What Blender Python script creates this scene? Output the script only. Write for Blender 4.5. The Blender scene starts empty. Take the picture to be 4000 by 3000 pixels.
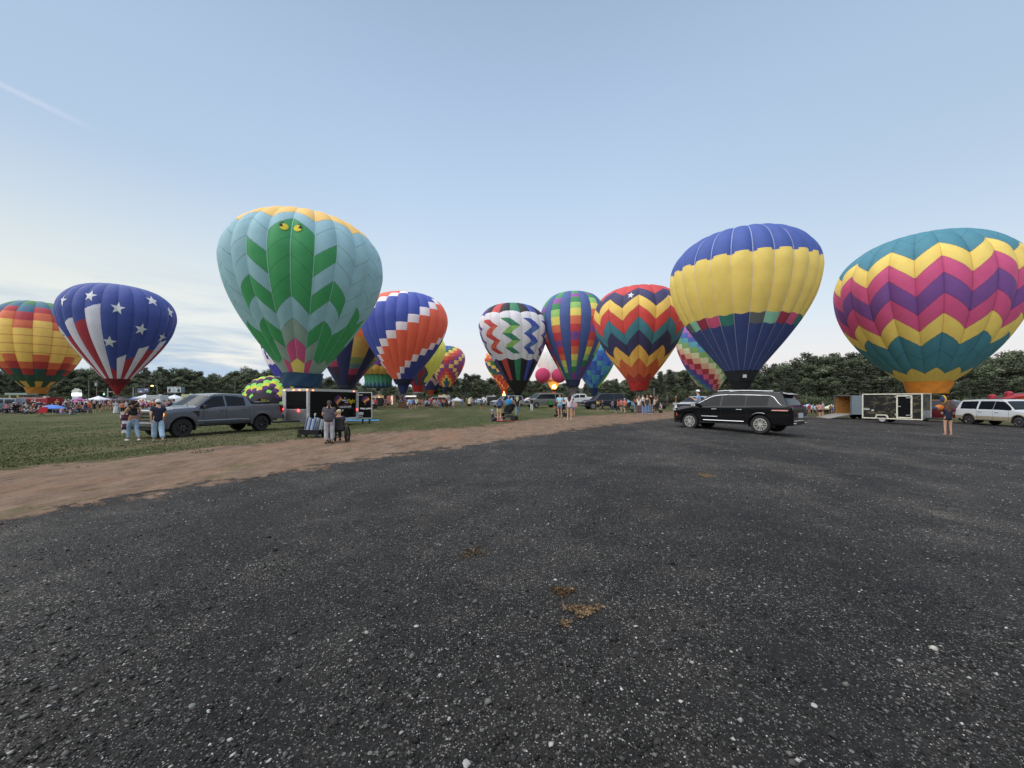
import bpy, bmesh, math, random
import numpy as np
from mathutils import Vector, Matrix, noise as mnoise

random.seed(7)
RNG = np.random.default_rng(11)
PI = math.pi
scene = bpy.context.scene
COL = scene.collection
CAM_H = 1.62


# ------------------------------------------------------------------ helpers
def C(r, g, b, k=1.0):
    """sRGB 0-255 to linear."""
    o = []
    for c in (r, g, b):
        c = c / 255.0
        o.append((c / 12.92 if c <= .04045 else ((c + .055) / 1.055) ** 2.4) * k)
    return tuple(o)


def tag(o, label=None, cat=None, group=None, kind=None):
    if label: o['label'] = label
    if cat: o['category'] = cat
    if group: o['group'] = group
    if kind: o['kind'] = kind
    return o


def empty(name, loc, rz=0.0, label=None, cat=None, group=None, scale=1.0):
    o = bpy.data.objects.new(name, None)
    o.empty_display_size = .2
    COL.objects.link(o)
    o.location = loc
    o.rotation_euler = (0, 0, rz)
    o.scale = (scale,) * 3
    return tag(o, label, cat, group)


def copy_tree(o, parent=None):
    c = o.copy()
    COL.objects.link(c)
    if parent: c.parent = parent
    for ch in list(o.children): copy_tree(ch, c)
    return c


def nd(nt, kind, x=0, **kw):
    n = nt.nodes.new(kind)
    for k, v in kw.items():
        if k.startswith('i_'):
            n.inputs[k[2:].replace('_', ' ')].default_value = v
        else:
            setattr(n, k, v)
    return n


def ramp(nt, pts, interp='LINEAR'):
    r = nt.nodes.new('ShaderNodeValToRGB')
    r.color_ramp.interpolation = interp
    el = r.color_ramp.elements
    while len(el) < len(pts): el.new(0.5)
    for e, (p, c) in zip(el, pts):
        e.position = p
        e.color = (*c, 1) if len(c) == 3 else c
    return r


_M = {}


def mat(name, col, rough=.6, metal=0.0, var=.15, scale=6.0, coat=0.0, emit=0.0, bump=0.0, spec=.5):
    key = (name, col, rough, metal, var, scale, coat, emit, bump, spec)
    if key in _M: return _M[key]
    m = bpy.data.materials.new(name)
    m.use_nodes = True
    nt = m.node_tree
    p = nt.nodes['Principled BSDF']
    p.inputs['Roughness'].default_value = rough
    p.inputs['Metallic'].default_value = metal
    p.inputs['Coat Weight'].default_value = coat
    p.inputs['Coat Roughness'].default_value = .06
    p.inputs['Specular IOR Level'].default_value = spec
    tc = nd(nt, 'ShaderNodeTexCoord')
    no = nd(nt, 'ShaderNodeTexNoise', i_Scale=scale, i_Detail=4.0)
    nt.links.new(tc.outputs['Object'], no.inputs['Vector'])
    r = ramp(nt, [(.3, tuple(max(0, c * (1 - var)) for c in col)), (.7, tuple(min(1, c * (1 + var)) for c in col))])
    nt.links.new(no.outputs['Fac'], r.inputs['Fac'])
    nt.links.new(r.outputs['Color'], p.inputs['Base Color'])
    if emit:
        nt.links.new(r.outputs['Color'], p.inputs['Emission Color'])
        p.inputs['Emission Strength'].default_value = emit
    if bump:
        b = nd(nt, 'ShaderNodeBump', i_Strength=bump, i_Distance=.02)
        nt.links.new(no.outputs['Fac'], b.inputs['Height'])
        nt.links.new(b.outputs['Normal'], p.inputs['Normal'])
    _M[key] = m
    return m


def mat_attr(name, rough=.8, var=.12, scale=3.0, transl=0.0, spec=.2):
    """colour read from the mesh's own 'Col' attribute, broken up by noise"""
    key = ('attr', name)
    if key in _M: return _M[key]
    m = bpy.data.materials.new(name)
    m.use_nodes = True
    nt = m.node_tree
    p = nt.nodes['Principled BSDF']
    out = nt.nodes['Material Output']
    p.inputs['Roughness'].default_value = rough
    p.inputs['Specular IOR Level'].default_value = spec
    a = nd(nt, 'ShaderNodeAttribute', attribute_name='Col')
    tc = nd(nt, 'ShaderNodeTexCoord')
    no = nd(nt, 'ShaderNodeTexNoise', i_Scale=scale, i_Detail=5.0)
    nt.links.new(tc.outputs['Object'], no.inputs['Vector'])
    mr = nd(nt, 'ShaderNodeMapRange', i_From_Min=.25, i_From_Max=.75, i_To_Min=1 - var, i_To_Max=1 + var)
    nt.links.new(no.outputs['Fac'], mr.inputs['Value'])
    mx = nd(nt, 'ShaderNodeVectorMath', operation='MULTIPLY')
    nt.links.new(a.outputs['Color'], mx.inputs[0])
    nt.links.new(mr.outputs['Result'], mx.inputs[1])
    nt.links.new(mx.outputs[0], p.inputs['Base Color'])
    if transl:
        t = nd(nt, 'ShaderNodeBsdfTranslucent')
        nt.links.new(mx.outputs[0], t.inputs['Color'])
        sc = nd(nt, 'ShaderNodeVectorMath', operation='SCALE')
        sc.inputs['Scale'].default_value = transl
        nt.links.new(mx.outputs[0], sc.inputs[0])
        nt.links.new(sc.outputs[0], t.inputs['Color'])
        s = nd(nt, 'ShaderNodeAddShader')      # light seeping through the cloth on top of what it reflects
        nt.links.new(p.outputs[0], s.inputs[0])
        nt.links.new(t.outputs[0], s.inputs[1])
        nt.links.new(s.outputs[0], out.inputs['Surface'])
    _M[key] = m
    return m


def mat_glass(name, tint, clear):
    """tinted car glass: mirror-like coat over a partly clear dark pane"""
    key = ('glass', name)
    if key in _M: return _M[key]
    m = bpy.data.materials.new(name)
    m.use_nodes = True
    nt = m.node_tree
    p = nt.nodes['Principled BSDF']
    out = nt.nodes['Material Output']
    p.inputs['Roughness'].default_value = .05
    p.inputs['Specular IOR Level'].default_value = .32
    tc = nd(nt, 'ShaderNodeTexCoord')
    no = nd(nt, 'ShaderNodeTexNoise', i_Scale=2.0)
    nt.links.new(tc.outputs['Object'], no.inputs['Vector'])
    r = ramp(nt, [(.3, tuple(c * .8 for c in tint)), (.7, tint)])
    nt.links.new(no.outputs['Fac'], r.inputs['Fac'])
    nt.links.new(r.outputs['Color'], p.inputs['Base Color'])
    t = nd(nt, 'ShaderNodeBsdfTransparent')
    t.inputs['Color'].default_value = (.55, .58, .6, 1)
    s = nd(nt, 'ShaderNodeMixShader')
    s.inputs[0].default_value = clear
    nt.links.new(p.outputs[0], s.inputs[1])
    nt.links.new(t.outputs[0], s.inputs[2])
    nt.links.new(s.outputs[0], out.inputs['Surface'])
    _M[key] = m
    return m


class MB:
    """collects shapes; build() links them as ONE mesh object"""

    def __init__(s):
        s.v, s.f, s.c, s.col = [], [], [], (1, 1, 1)

    def add(s, vs, fs):
        o = len(s.v)
        s.v.extend([tuple(map(float, p)) for p in vs])
        s.f.extend([tuple(i + o for i in f) for f in fs])
        s.c.extend([s.col] * len(fs))
        return s

    def box(s, c, d, rz=0.0, rx=0.0, ry=0.0):
        m = Matrix.Rotation(rz, 3, 'Z') @ Matrix.Rotation(ry, 3, 'Y') @ Matrix.Rotation(rx, 3, 'X')
        vs = []
        for z in (-.5, .5):
            for x, y in ((-.5, -.5), (.5, -.5), (.5, .5), (-.5, .5)):
                vs.append(Vector(c) + m @ Vector((x * d[0], y * d[1], z * d[2])))
        return s.add(vs, [(3, 2, 1, 0), (4, 5, 6, 7), (0, 1, 5, 4), (1, 2, 6, 5), (2, 3, 7, 6), (3, 0, 4, 7)])

    def cyl(s, p0, p1, r0, r1=None, n=10, cap=True):
        r1 = r0 if r1 is None else r1
        p0, p1 = Vector(p0), Vector(p1)
        d = (p1 - p0).normalized()
        a = d.orthogonal().normalized()
        b = d.cross(a)
        vs = [p + r * (math.cos(2 * PI * k / n) * a + math.sin(2 * PI * k / n) * b) for p, r in ((p0, r0), (p1, r1)) for k in range(n)]
        fs = [(k, (k + 1) % n, n + (k + 1) % n, n + k) for k in range(n)]
        if cap: fs += [tuple(range(n - 1, -1, -1)), tuple(range(n, 2 * n))]
        return s.add(vs, fs)

    def tube(s, pts, r, n=6):
        pts = [Vector(p) for p in pts]
        vs, fs = [], []
        up = None
        for i, p in enumerate(pts):
            d = (pts[min(i + 1, len(pts) - 1)] - pts[max(i - 1, 0)]).normalized()
            a = d.orthogonal().normalized() if up is None else (up - d * up.dot(d)).normalized()
            up = a
            b = d.cross(a)
            rr = r[i] if isinstance(r, (list, tuple)) else r
            vs += [p + rr * (math.cos(2 * PI * k / n) * a + math.sin(2 * PI * k / n) * b) for k in range(n)]
        for i in range(len(pts) - 1):
            fs += [(i * n + k, i * n + (k + 1) % n, (i + 1) * n + (k + 1) % n, (i + 1) * n + k) for k in range(n)]
        fs += [tuple(range(n - 1, -1, -1)), tuple(range((len(pts) - 1) * n, len(pts) * n))]
        return s.add(vs, fs)

    def lathe(s, prof, c=(0, 0, 0), n=16, axis='z', sq=(1, 1)):
        vs, fs = [], []
        for r, h in prof:
            for k in range(n):
                a = 2 * PI * k / n
                x, y = r * math.cos(a) * sq[0], r * math.sin(a) * sq[1]
                vs.append((c[0] + x, c[1] + y, c[2] + h) if axis == 'z' else (c[0] + x, c[1] + h, c[2] + y) if axis == 'y' else (c[0] + h, c[1] + x, c[2] + y))
        for i in range(len(prof) - 1):
            for k in range(n):
                q = (i * n + k, i * n + (k + 1) % n, (i + 1) * n + (k + 1) % n, (i + 1) * n + k)
                fs.append(q if axis != 'y' else q[::-1])
        return s.add(vs, fs)

    def ell(s, c, r, nu=12, nv=8):
        prof = [(math.sin(PI * i / nv), -math.cos(PI * i / nv)) for i in range(nv + 1)]
        o = len(s.v)
        s.lathe(prof, n=nu)
        for i in range(o, len(s.v)):
            x, y, z = s.v[i]
            s.v[i] = (c[0] + x * r[0], c[1] + y * r[1], c[2] + z * r[2])
        return s

    def grid(s, P, flip=False):
        n, m = len(P), len(P[0])
        fs = []
        for i in range(n - 1):
            for j in range(m - 1):
                q = (i * m + j, i * m + j + 1, (i + 1) * m + j + 1, (i + 1) * m + j)
                fs.append(q[::-1] if flip else q)
        return s.add([p for r in P for p in r], fs)

    def prism(s, poly, y0, y1, plane='xz'):
        """extrude a 2-D outline"""
        n = len(poly)
        if plane == 'xz': vs = [(x, y, z) for y in (y0, y1) for x, z in poly]
        elif plane == 'yz': vs = [(x, y, z) for x in (y0, y1) for y, z in poly]
        else: vs = [(x, y, z) for z in (y0, y1) for x, y in poly]
        fs = [(k, (k + 1) % n, n + (k + 1) % n, n + k) for k in range(n)] + [tuple(range(n - 1, -1, -1)), tuple(range(n, 2 * n))]
        return s.add(vs, fs)

    def mesh(s, name):
        me = bpy.data.meshes.new(name)
        me.from_pydata(s.v, [], s.f)
        if any(c != (1, 1, 1) for c in s.c):
            a = me.attributes.new('Col', 'FLOAT_COLOR', 'FACE')
            a.data.foreach_set('color', np.array([(*c, 1) for c in s.c], np.float32).ravel())
        return me

    def build(s, name, m, parent=None, smooth=None, loc=None, rz=0.0, bevel=0.0):
        me = s.mesh(name)
        if smooth is not None:
            me.polygons.foreach_set('use_smooth', [True] * len(me.polygons))
            me.set_sharp_from_angle(angle=math.radians(smooth))
        return link(name, me, m, parent, loc, rz, bevel)


def link(name, me, m, parent=None, loc=None, rz=0.0, bevel=0.0):
    if not me.materials: me.materials.append(m)
    o = bpy.data.objects.new(name, me)
    COL.objects.link(o)
    if me.materials[0] is not m:
        o.material_slots[0].link = 'OBJECT'
        o.material_slots[0].material = m
    if parent: o.parent = parent
    if loc: o.location = loc
    o.rotation_euler = (0, 0, rz)
    if bevel:
        b = o.modifiers.new('bevel', 'BEVEL')
        b.width = bevel
        b.segments = 2
        b.limit_method = 'ANGLE'
    return o


def np_mesh(name, V, F, colors=None, smooth=True):
    me = bpy.data.meshes.new(name)
    V = np.asarray(V, np.float32)
    F = np.asarray(F, np.int32)
    k = F.shape[1]
    me.vertices.add(len(V))
    me.vertices.foreach_set('co', V.ravel())
    me.loops.add(F.size)
    me.loops.foreach_set('vertex_index', F.ravel())
    me.polygons.add(len(F))
    me.polygons.foreach_set('loop_start', np.arange(len(F), dtype=np.int32) * k)
    if smooth: me.polygons.foreach_set('use_smooth', np.ones(len(F), bool))
    if colors is not None:
        a = me.attributes.new('Col', 'FLOAT_COLOR', 'FACE')
        c = np.ones((len(F), 4), np.float32)
        c[:, :3] = colors
        a.data.foreach_set('color', c.ravel())
    me.update(calc_edges=True)
    me.validate()
    return me


# text as flat mesh, in the local xz-plane facing -y
def text_mesh(txt, size, shear=0.0, bold=0.0):
    cu = bpy.data.curves.new('lettering', 'FONT')
    cu.body = txt
    cu.size = size
    cu.shear = shear
    cu.offset = bold
    cu.align_x = 'LEFT'
    o = bpy.data.objects.new('lettering', cu)
    COL.objects.link(o)
    dg = bpy.context.evaluated_depsgraph_get()
    me = bpy.data.meshes.new_from_object(o.evaluated_get(dg))
    bpy.data.objects.remove(o)
    bpy.data.curves.remove(cu)
    me.transform(Matrix.Rotation(PI / 2, 4, 'X'))
    return me


# ------------------------------------------------------------------ the lie of the land
_HU = np.array([-6000, 0, 500, 1300, 1900, 2225, 2700, 2970, 3300, 3700, 4000, 9000.])
_HV = np.array([-6, -8, -9, -8, 1, 12, 12, 4, -8, -20, -24, -24.])


def gz(x, y):
    """ground height: the lot is crowned in the middle and falls away to the right"""
    x = np.asarray(x, float)
    y = np.asarray(y, float)
    yy = np.clip(y, 0, 55)
    u = 2000 + 1500 * np.clip(x / np.maximum(y, 1e-3), -3.5, 3.5)
    u = np.where(y > .05, u, 2000)
    s = np.interp(u, _HU, _HV) / 1500 * np.clip(y / 3, 0, 1)
    dip = np.clip((u - 2780) / 260, 0, 1) * np.clip(y - 36, 0, 62) * .032
    # a wooded hillside behind the right of the field
    return s * yy - dip


def gnd(u, v):
    """where the sight line through a photo pixel meets the ground"""
    h = float(np.interp(u, _HU, _HV))
    y = CAM_H * 1500 / max(v - (1556 - h), 1.0)
    for _ in range(60):
        x = (u - 2000) / 1500 * y
        z = float(gz(x, y))
        y2 = (CAM_H - z) * 1500 / max(v - 1556, 1.0)
        y = y + .5 * (min(y2, 400) - y)
    x = (u - 2000) / 1500 * y
    return x, y, float(gz(x, y))


def at(u, y, v=None):
    """point at distance y along the view, on the ground or at the height seen at v"""
    x = (u - 2000) / 1500 * y
    return (x, y, float(gz(x, y)) if v is None else CAM_H + (1556 - v) / 1500 * y)
# ------------------------------------------------------------------ camera, sky, sun
cam_d = bpy.data.cameras.new('camera')
cam = bpy.data.objects.new('camera', cam_d)
COL.objects.link(cam)
cam.location = (0, 0, CAM_H)
cam.rotation_euler = (PI / 2, 0, 0)
cam_d.sensor_width = 36
cam_d.lens = 36 * 1500 / 4000
cam_d.shift_y = 56 / 4000
cam_d.clip_end = 3000
scene.camera = cam
scene.view_settings.view_transform = 'Standard'
scene.view_settings.look = 'None'
scene.view_settings.exposure = 0
scene.cycles.max_bounces = 6
scene.cycles.transparent_max_bounces = 12

SUN_EL, SUN_AZ = math.radians(60), math.radians(-120)   # azimuth from +Y, clockwise: behind the camera, to its left
w = bpy.data.worlds.new('World')
scene.world = w
w.use_nodes = True
nt = w.node_tree
nt.nodes.clear()
L = nt.links.new
out = nd(nt, 'ShaderNodeOutputWorld')
bg = nd(nt, 'ShaderNodeBackground')
tc = nd(nt, 'ShaderNodeTexCoord')
sx = nd(nt, 'ShaderNodeSeparateXYZ')
L(tc.outputs['Generated'], sx.inputs[0])
sky = nd(nt, 'ShaderNodeTexSky')
sky.sky_type = 'NISHITA'
sky.sun_disc = False
sky.sun_elevation = SUN_EL
sky.sun_rotation = SUN_AZ
# evening gradient by height above the horizon
K = 1.0
gr = ramp(nt, [(0, C(234, 226, 226, K)), (.06, C(235, 229, 227, K)), (.115, C(230, 231, 232, K)), (.17, C(222, 232, 239, K)), (.29, C(208, 224, 241, K)),
               (.45, C(188, 210, 234, K)), (.60, C(171, 194, 222, K)), (.72, C(156, 179, 206, K)), (1, C(128, 154, 190, K))])
L(sx.outputs['Z'], gr.inputs['Fac'])
# warm glow low on the left
gl = nd(nt, 'ShaderNodeMapRange', i_From_Min=-.15, i_From_Max=-.75, i_To_Min=0, i_To_Max=1)
L(sx.outputs['X'], gl.inputs['Value'])
gz_ = ramp(nt, [(0, (.2,) * 3), (.06, (.75,) * 3), (.2, (.85,) * 3), (.42, (.0,) * 3)])
L(sx.outputs['Z'], gz_.inputs['Fac'])
gm = nd(nt, 'ShaderNodeMath', operation='MULTIPLY')
L(gl.outputs[0], gm.inputs[0])
L(gz_.outputs['Color'], gm.inputs[1])
m1 = nd(nt, 'ShaderNodeMixRGB')
m1.inputs['Color2'].default_value = (*C(238, 239, 226, K), 1)
L(gm.outputs[0], m1.inputs['Fac'])
L(gr.outputs['Color'], m1.inputs['Color1'])
# bands of thin blue-grey cloud low on the left, faint veils elsewhere
dv = nd(nt, 'ShaderNodeVectorMath', operation='MULTIPLY')
dv.inputs[1].default_value = (3.2, 3.2, 22.0)
L(tc.outputs['Generated'], dv.inputs[0])
cn = nd(nt, 'ShaderNodeTexNoise', i_Scale=1.5, i_Detail=7.0, i_Roughness=.55, i_Distortion=.35)
L(dv.outputs[0], cn.inputs['Vector'])
cr = ramp(nt, [(.44, (0,) * 3), (.66, (1,) * 3)])
L(cn.outputs['Fac'], cr.inputs['Fac'])
cz = ramp(nt, [(0, (1,) * 3), (.10, (.95,) * 3), (.15, (.55,) * 3), (.235, (.12,) * 3), (.26, (0,) * 3)])
L(sx.outputs['Z'], cz.inputs['Fac'])
cx = nd(nt, 'ShaderNodeMapRange', i_From_Min=-.28, i_From_Max=-.5, i_To_Min=0.05, i_To_Max=.95)
L(sx.outputs['X'], cx.inputs['Value'])
c1 = nd(nt, 'ShaderNodeMath', operation='MULTIPLY')
c2 = nd(nt, 'ShaderNodeMath', operation='MULTIPLY')
L(cr.outputs['Color'], c1.inputs[0])
L(cz.outputs['Color'], c1.inputs[1])
L(c1.outputs[0], c2.inputs[0])
L(cx.outputs[0], c2.inputs[1])
m2 = nd(nt, 'ShaderNodeMixRGB')
m2.inputs['Color2'].default_value = (*C(160, 184, 212, K), 1)
L(c2.outputs[0], m2.inputs['Fac'])
L(m1.outputs[0], m2.inputs['Color1'])
# a low blue haze bank along the horizon
hz = ramp(nt, [(0, (1,) * 3), (.055, (.75,) * 3), (.075, (0,) * 3)])
L(sx.outputs['Z'], hz.inputs['Fac'])
hx = nd(nt, 'ShaderNodeMapRange', i_From_Min=.02, i_From_Max=-.25, i_To_Min=0.0, i_To_Max=.75)
L(sx.outputs['X'], hx.inputs['Value'])
h1 = nd(nt, 'ShaderNodeMath', operation='MULTIPLY')
L(hz.outputs['Color'], h1.inputs[0])
L(hx.outputs[0], h1.inputs[1])
m3 = nd(nt, 'ShaderNodeMixRGB')
m3.inputs['Color2'].default_value = (*C(176, 202, 228, K), 1)
L(h1.outputs[0], m3.inputs['Fac'])
L(m2.outputs[0], m3.inputs['Color1'])
ns = nd(nt, 'ShaderNodeMixRGB', blend_type='ADD')
ns.inputs['Fac'].default_value = .012
# a little deeper towards the east and west, away from the glow
ax_ = nd(nt, 'ShaderNodeMath', operation='ABSOLUTE')
L(sx.outputs['X'], ax_.inputs[0])
ar = nd(nt, 'ShaderNodeMapRange', i_From_Min=.25, i_From_Max=.85, i_To_Min=0, i_To_Max=1)
L(ax_.outputs[0], ar.inputs['Value'])
az = nd(nt, 'ShaderNodeMapRange', i_From_Min=.12, i_From_Max=.45, i_To_Min=0, i_To_Max=.70)
L(sx.outputs['Z'], az.inputs['Value'])
am = nd(nt, 'ShaderNodeMath', operation='MULTIPLY')
L(ar.outputs[0], am.inputs[0])
L(az.outputs[0], am.inputs[1])
m4 = nd(nt, 'ShaderNodeMixRGB')
m4.inputs['Color2'].default_value = (*C(164, 186, 209, K), 1)
L(am.outputs[0], m4.inputs['Fac'])
L(m3.outputs[0], m4.inputs['Color1'])
# one faint streak of cirrus high on the left
def pdir(u, v): return Vector(((u - 2000) / 1500, 1, (1556 - v) / 1500)).normalized()
p1, p2 = pdir(-60, 300), pdir(200, 425)
d1 = nd(nt, 'ShaderNodeVectorMath', operation='DOT_PRODUCT')
d1.inputs[1].default_value = p1.cross(p2).normalized()
L(tc.outputs['Generated'], d1.inputs[0])
da = nd(nt, 'ShaderNodeMath', operation='ABSOLUTE')
L(d1.outputs['Value'], da.inputs[0])
s1 = nd(nt, 'ShaderNodeMapRange', i_From_Min=.006, i_From_Max=.0, i_To_Min=0, i_To_Max=1)
L(da.outputs[0], s1.inputs['Value'])
d2_ = nd(nt, 'ShaderNodeVectorMath', operation='DOT_PRODUCT')
d2_.inputs[1].default_value = pdir(20, 340)
L(tc.outputs['Generated'], d2_.inputs[0])
s2 = nd(nt, 'ShaderNodeMapRange', i_From_Min=.9955, i_From_Max=.9995, i_To_Min=0, i_To_Max=.42)
L(d2_.outputs['Value'], s2.inputs['Value'])
s3 = nd(nt, 'ShaderNodeMath', operation='MULTIPLY')
L(s1.outputs[0], s3.inputs[0])
L(s2.outputs[0], s3.inputs[1])
m5 = nd(nt, 'ShaderNodeMixRGB')
m5.inputs['Color2'].default_value = (*C(214, 222, 236, K), 1)
L(s3.outputs[0], m5.inputs['Fac'])
L(m4.outputs[0], m5.inputs['Color1'])
L(m5.outputs[0], ns.inputs['Color1'])
L(sky.outputs['Color'], ns.inputs['Color2'])
L(ns.outputs[0], bg.inputs['Color'])
bg.inputs['Strength'].default_value = 1.0
L(bg.outputs[0], out.inputs['Surface'])

sd = bpy.data.lights.new('sun', 'SUN')
sd.energy = 2.9
sd.angle = math.radians(100)
sd.color = (1.0, .93, .84)
sun = bpy.data.objects.new('sun', sd)
COL.objects.link(sun)
dirv = Vector((math.sin(SUN_AZ) * math.cos(SUN_EL), math.cos(SUN_AZ) * math.cos(SUN_EL), math.sin(SUN_EL)))
sun.rotation_euler = dirv.to_track_quat('Z', 'Y').to_euler()


# ------------------------------------------------------------------ the ground
def poly_sd(poly, X, Y):
    """signed distance to a closed outline, positive inside"""
    P = np.array(poly, float)
    Q = np.roll(P, -1, axis=0)
    d = np.full(X.shape, 1e9)
    ins = np.zeros(X.shape, bool)
    for (ax, ay), (bx, by) in zip(P, Q):
        ex, ey = bx - ax, by - ay
        t = np.clip(((X - ax) * ex + (Y - ay) * ey) / (ex * ex + ey * ey), 0, 1)
        d = np.minimum(d, np.hypot(X - ax - t * ex, Y - ay - t * ey))
        c = ((ay > Y) != (by > Y))
        with np.errstate(divide='ignore', invalid='ignore'):
            ins ^= c & (X < (bx - ax) * (Y - ay) / (by - ay) + ax)
    return np.where(ins, d, -d)


gl_edge = [gnd(u, v)[:2] for u, v in ((0, 2040), (398, 1962), (904, 1880), (1501, 1785), (1808, 1745), (2170, 1692), (2387, 1662), (2649, 1634))]
gr_edge = [gnd(u, v)[:2] for u, v in ((3100, 1629), (3300, 1631), (3560, 1638), (3830, 1654), (4000, 1668))]
dirt_edge = [gnd(u, v)[:2] for u, v in ((0, 1835), (380, 1799), (868, 1745), (1446, 1692), (1879, 1666), (2107, 1635), (2342, 1622), (2600, 1607))]
gravel_poly = [(-8, -3), (-9, -30), (60, -30), (48, 8)] + gr_edge[::-1] + gl_edge[::-1]
dirt_poly = [(-17, -2), (-24, -30), (62, -30), (50, 9)] + [(x + .3, y + .5) for x, y in gr_edge[::-1]] + dirt_edge[::-1]

th = np.unique(np.concatenate([np.radians(np.linspace(-72, 72, 289)), np.radians(np.linspace(-180, 180, 61)[:-1])]))
rr = np.concatenate([[0.35], np.exp(np.linspace(math.log(.6), math.log(900), 170))])
TH, RR = np.meshgrid(th, rr, indexing='ij')
GX, GY = RR * np.sin(TH), RR * np.cos(TH)
GZ = gz(GX, GY)
nth, nr = TH.shape
ii, jj = np.meshgrid(np.arange(nth), np.arange(nr - 1), indexing='ij')
i2 = (ii + 1) % nth
GF = np.stack([ii * nr + jj, ii * nr + jj + 1, i2 * nr + jj + 1, i2 * nr + jj], -1).reshape(-1, 4)


def sheet(name, dz, sdist, m, kind):
    V = np.stack([GX, GY, GZ + dz], -1).reshape(-1, 3)
    F = GF
    if sdist is not None:
        s = sdist.ravel()
        F = GF[(s[GF] > -3.0).any(1)]
        used = np.unique(F)
        re = np.full(len(V), -1)
        re[used] = np.arange(len(used))
        F = re[F]
        V = V[used]
    me = np_mesh(name, V, F)
    if sdist is not None:
        a = me.attributes.new('edge', 'FLOAT', 'POINT')
        a.data.foreach_set('value', s[used].astype(np.float32))
    else:   # plug the small hole under the camera
        pass
    o = link(name, me, m)
    o['kind'] = kind
    return o


def ground_mat(name, edge, width, jit, jscale):
    m = bpy.data.materials.new(name)
    m.use_nodes = True
    nt = m.node_tree
    p = nt.nodes['Principled BSDF']
    out = nt.nodes['Material Output']
    p.inputs['Roughness'].default_value = .95
    p.inputs['Specular IOR Level'].default_value = .15
    tc = nd(nt, 'ShaderNodeTexCoord')
    if edge:
        a = nd(nt, 'ShaderNodeAttribute', attribute_name='edge')
        n1 = nd(nt, 'ShaderNodeTexNoise', i_Scale=jscale, i_Detail=12.0, i_Roughness=.82)
        nt.links.new(tc.outputs['Object'], n1.inputs['Vector'])
        ma = nd(nt, 'ShaderNodeMath', operation='MULTIPLY_ADD')
        ma.inputs[1].default_value = jit
        ma.inputs[2].default_value = -jit / 2
        nt.links.new(n1.outputs['Fac'], ma.inputs[0])
        ad = nd(nt, 'ShaderNodeMath', operation='ADD')
        nt.links.new(a.outputs['Fac'], ad.inputs[0])
        nt.links.new(ma.outputs[0], ad.inputs[1])
        mr = nd(nt, 'ShaderNodeMapRange', i_From_Min=-width / 2, i_From_Max=width / 2)
        nt.links.new(ad.outputs[0], mr.inputs['Value'])
        t = nd(nt, 'ShaderNodeBsdfTransparent')
        s = nd(nt, 'ShaderNodeMixShader')
        nt.links.new(mr.outputs[0], s.inputs[0])
        nt.links.new(t.outputs[0], s.inputs[1])
        nt.links.new(p.outputs[0], s.inputs[2])
        nt.links.new(s.outputs[0], out.inputs['Surface'])
    return m, nt, p, tc


def mixrgb(nt, fac, a, b, mode='MIX'):
    m = nd(nt, 'ShaderNodeMixRGB', blend_type=mode)
    for s, i in ((fac, 'Fac'), (a, 'Color1'), (b, 'Color2')):
        if hasattr(s, 'links'): nt.links.new(s, m.inputs[i])
        elif isinstance(s, (int, float)): m.inputs[i].default_value = s
        else: m.inputs[i].default_value = (*s, 1)
    return m.outputs[0]


def nz(nt, tc, scale, detail=4.0, rough=.5, stretch=None, dist=0.0):
    n = nd(nt, 'ShaderNodeTexNoise', i_Scale=scale, i_Detail=detail, i_Roughness=rough, i_Distortion=dist)
    src = tc.outputs['Object']
    if stretch:
        mp = nd(nt, 'ShaderNodeMapping')
        mp.inputs['Scale'].default_value = stretch[:3]
        mp.inputs['Rotation'].default_value = (0, 0, stretch[3] if len(stretch) > 3 else 0)
        nt.links.new(src, mp.inputs['Vector'])
        src = mp.outputs[0]
    nt.links.new(src, n.inputs['Vector'])
    return n.outputs['Fac']


def step(nt, f, a, b):
    r = ramp(nt, [(a, (0,) * 3), (b, (1,) * 3)])
    nt.links.new(f, r.inputs['Fac'])
    return r.outputs['Color']


# grass: mown field with tan worn streaks
m, nt, p, tc = ground_mat('mown_grass', False, 0, 0, 0)
c = mixrgb(nt, step(nt, nz(nt, tc, 14, 6, .7), .3, .7), (.040, .056, .017), (.098, .112, .042))
c = mixrgb(nt, step(nt, nz(nt, tc, .55, 5, .6, (1, .28, 1, .3)), .42, .66), c, (.125, .120, .055))
c = mixrgb(nt, step(nt, nz(nt, tc, .16, 6, .65, (1, .4, 1, .35)), .52, .68), c, (.20, .165, .098))
c = mixrgb(nt, step(nt, nz(nt, tc, .9, 6, .65, (1, .25, 1, .25)), .60, .72), c, (.046, .062, .020))
c = mixrgb(nt, .55, c, mixrgb(nt, nz(nt, tc, 60, 3, .8), (.25, .25, .25), (1.6, 1.6, 1.6)), 'MULTIPLY')
nt.links.new(c, p.inputs['Base Color'])
bp = nd(nt, 'ShaderNodeBump', i_Strength=.8, i_Distance=.05)
nt.links.new(nz(nt, tc, 30, 5, .8), bp.inputs['Height'])
nt.links.new(bp.outputs[0], p.inputs['Normal'])
grass_m = m

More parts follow.
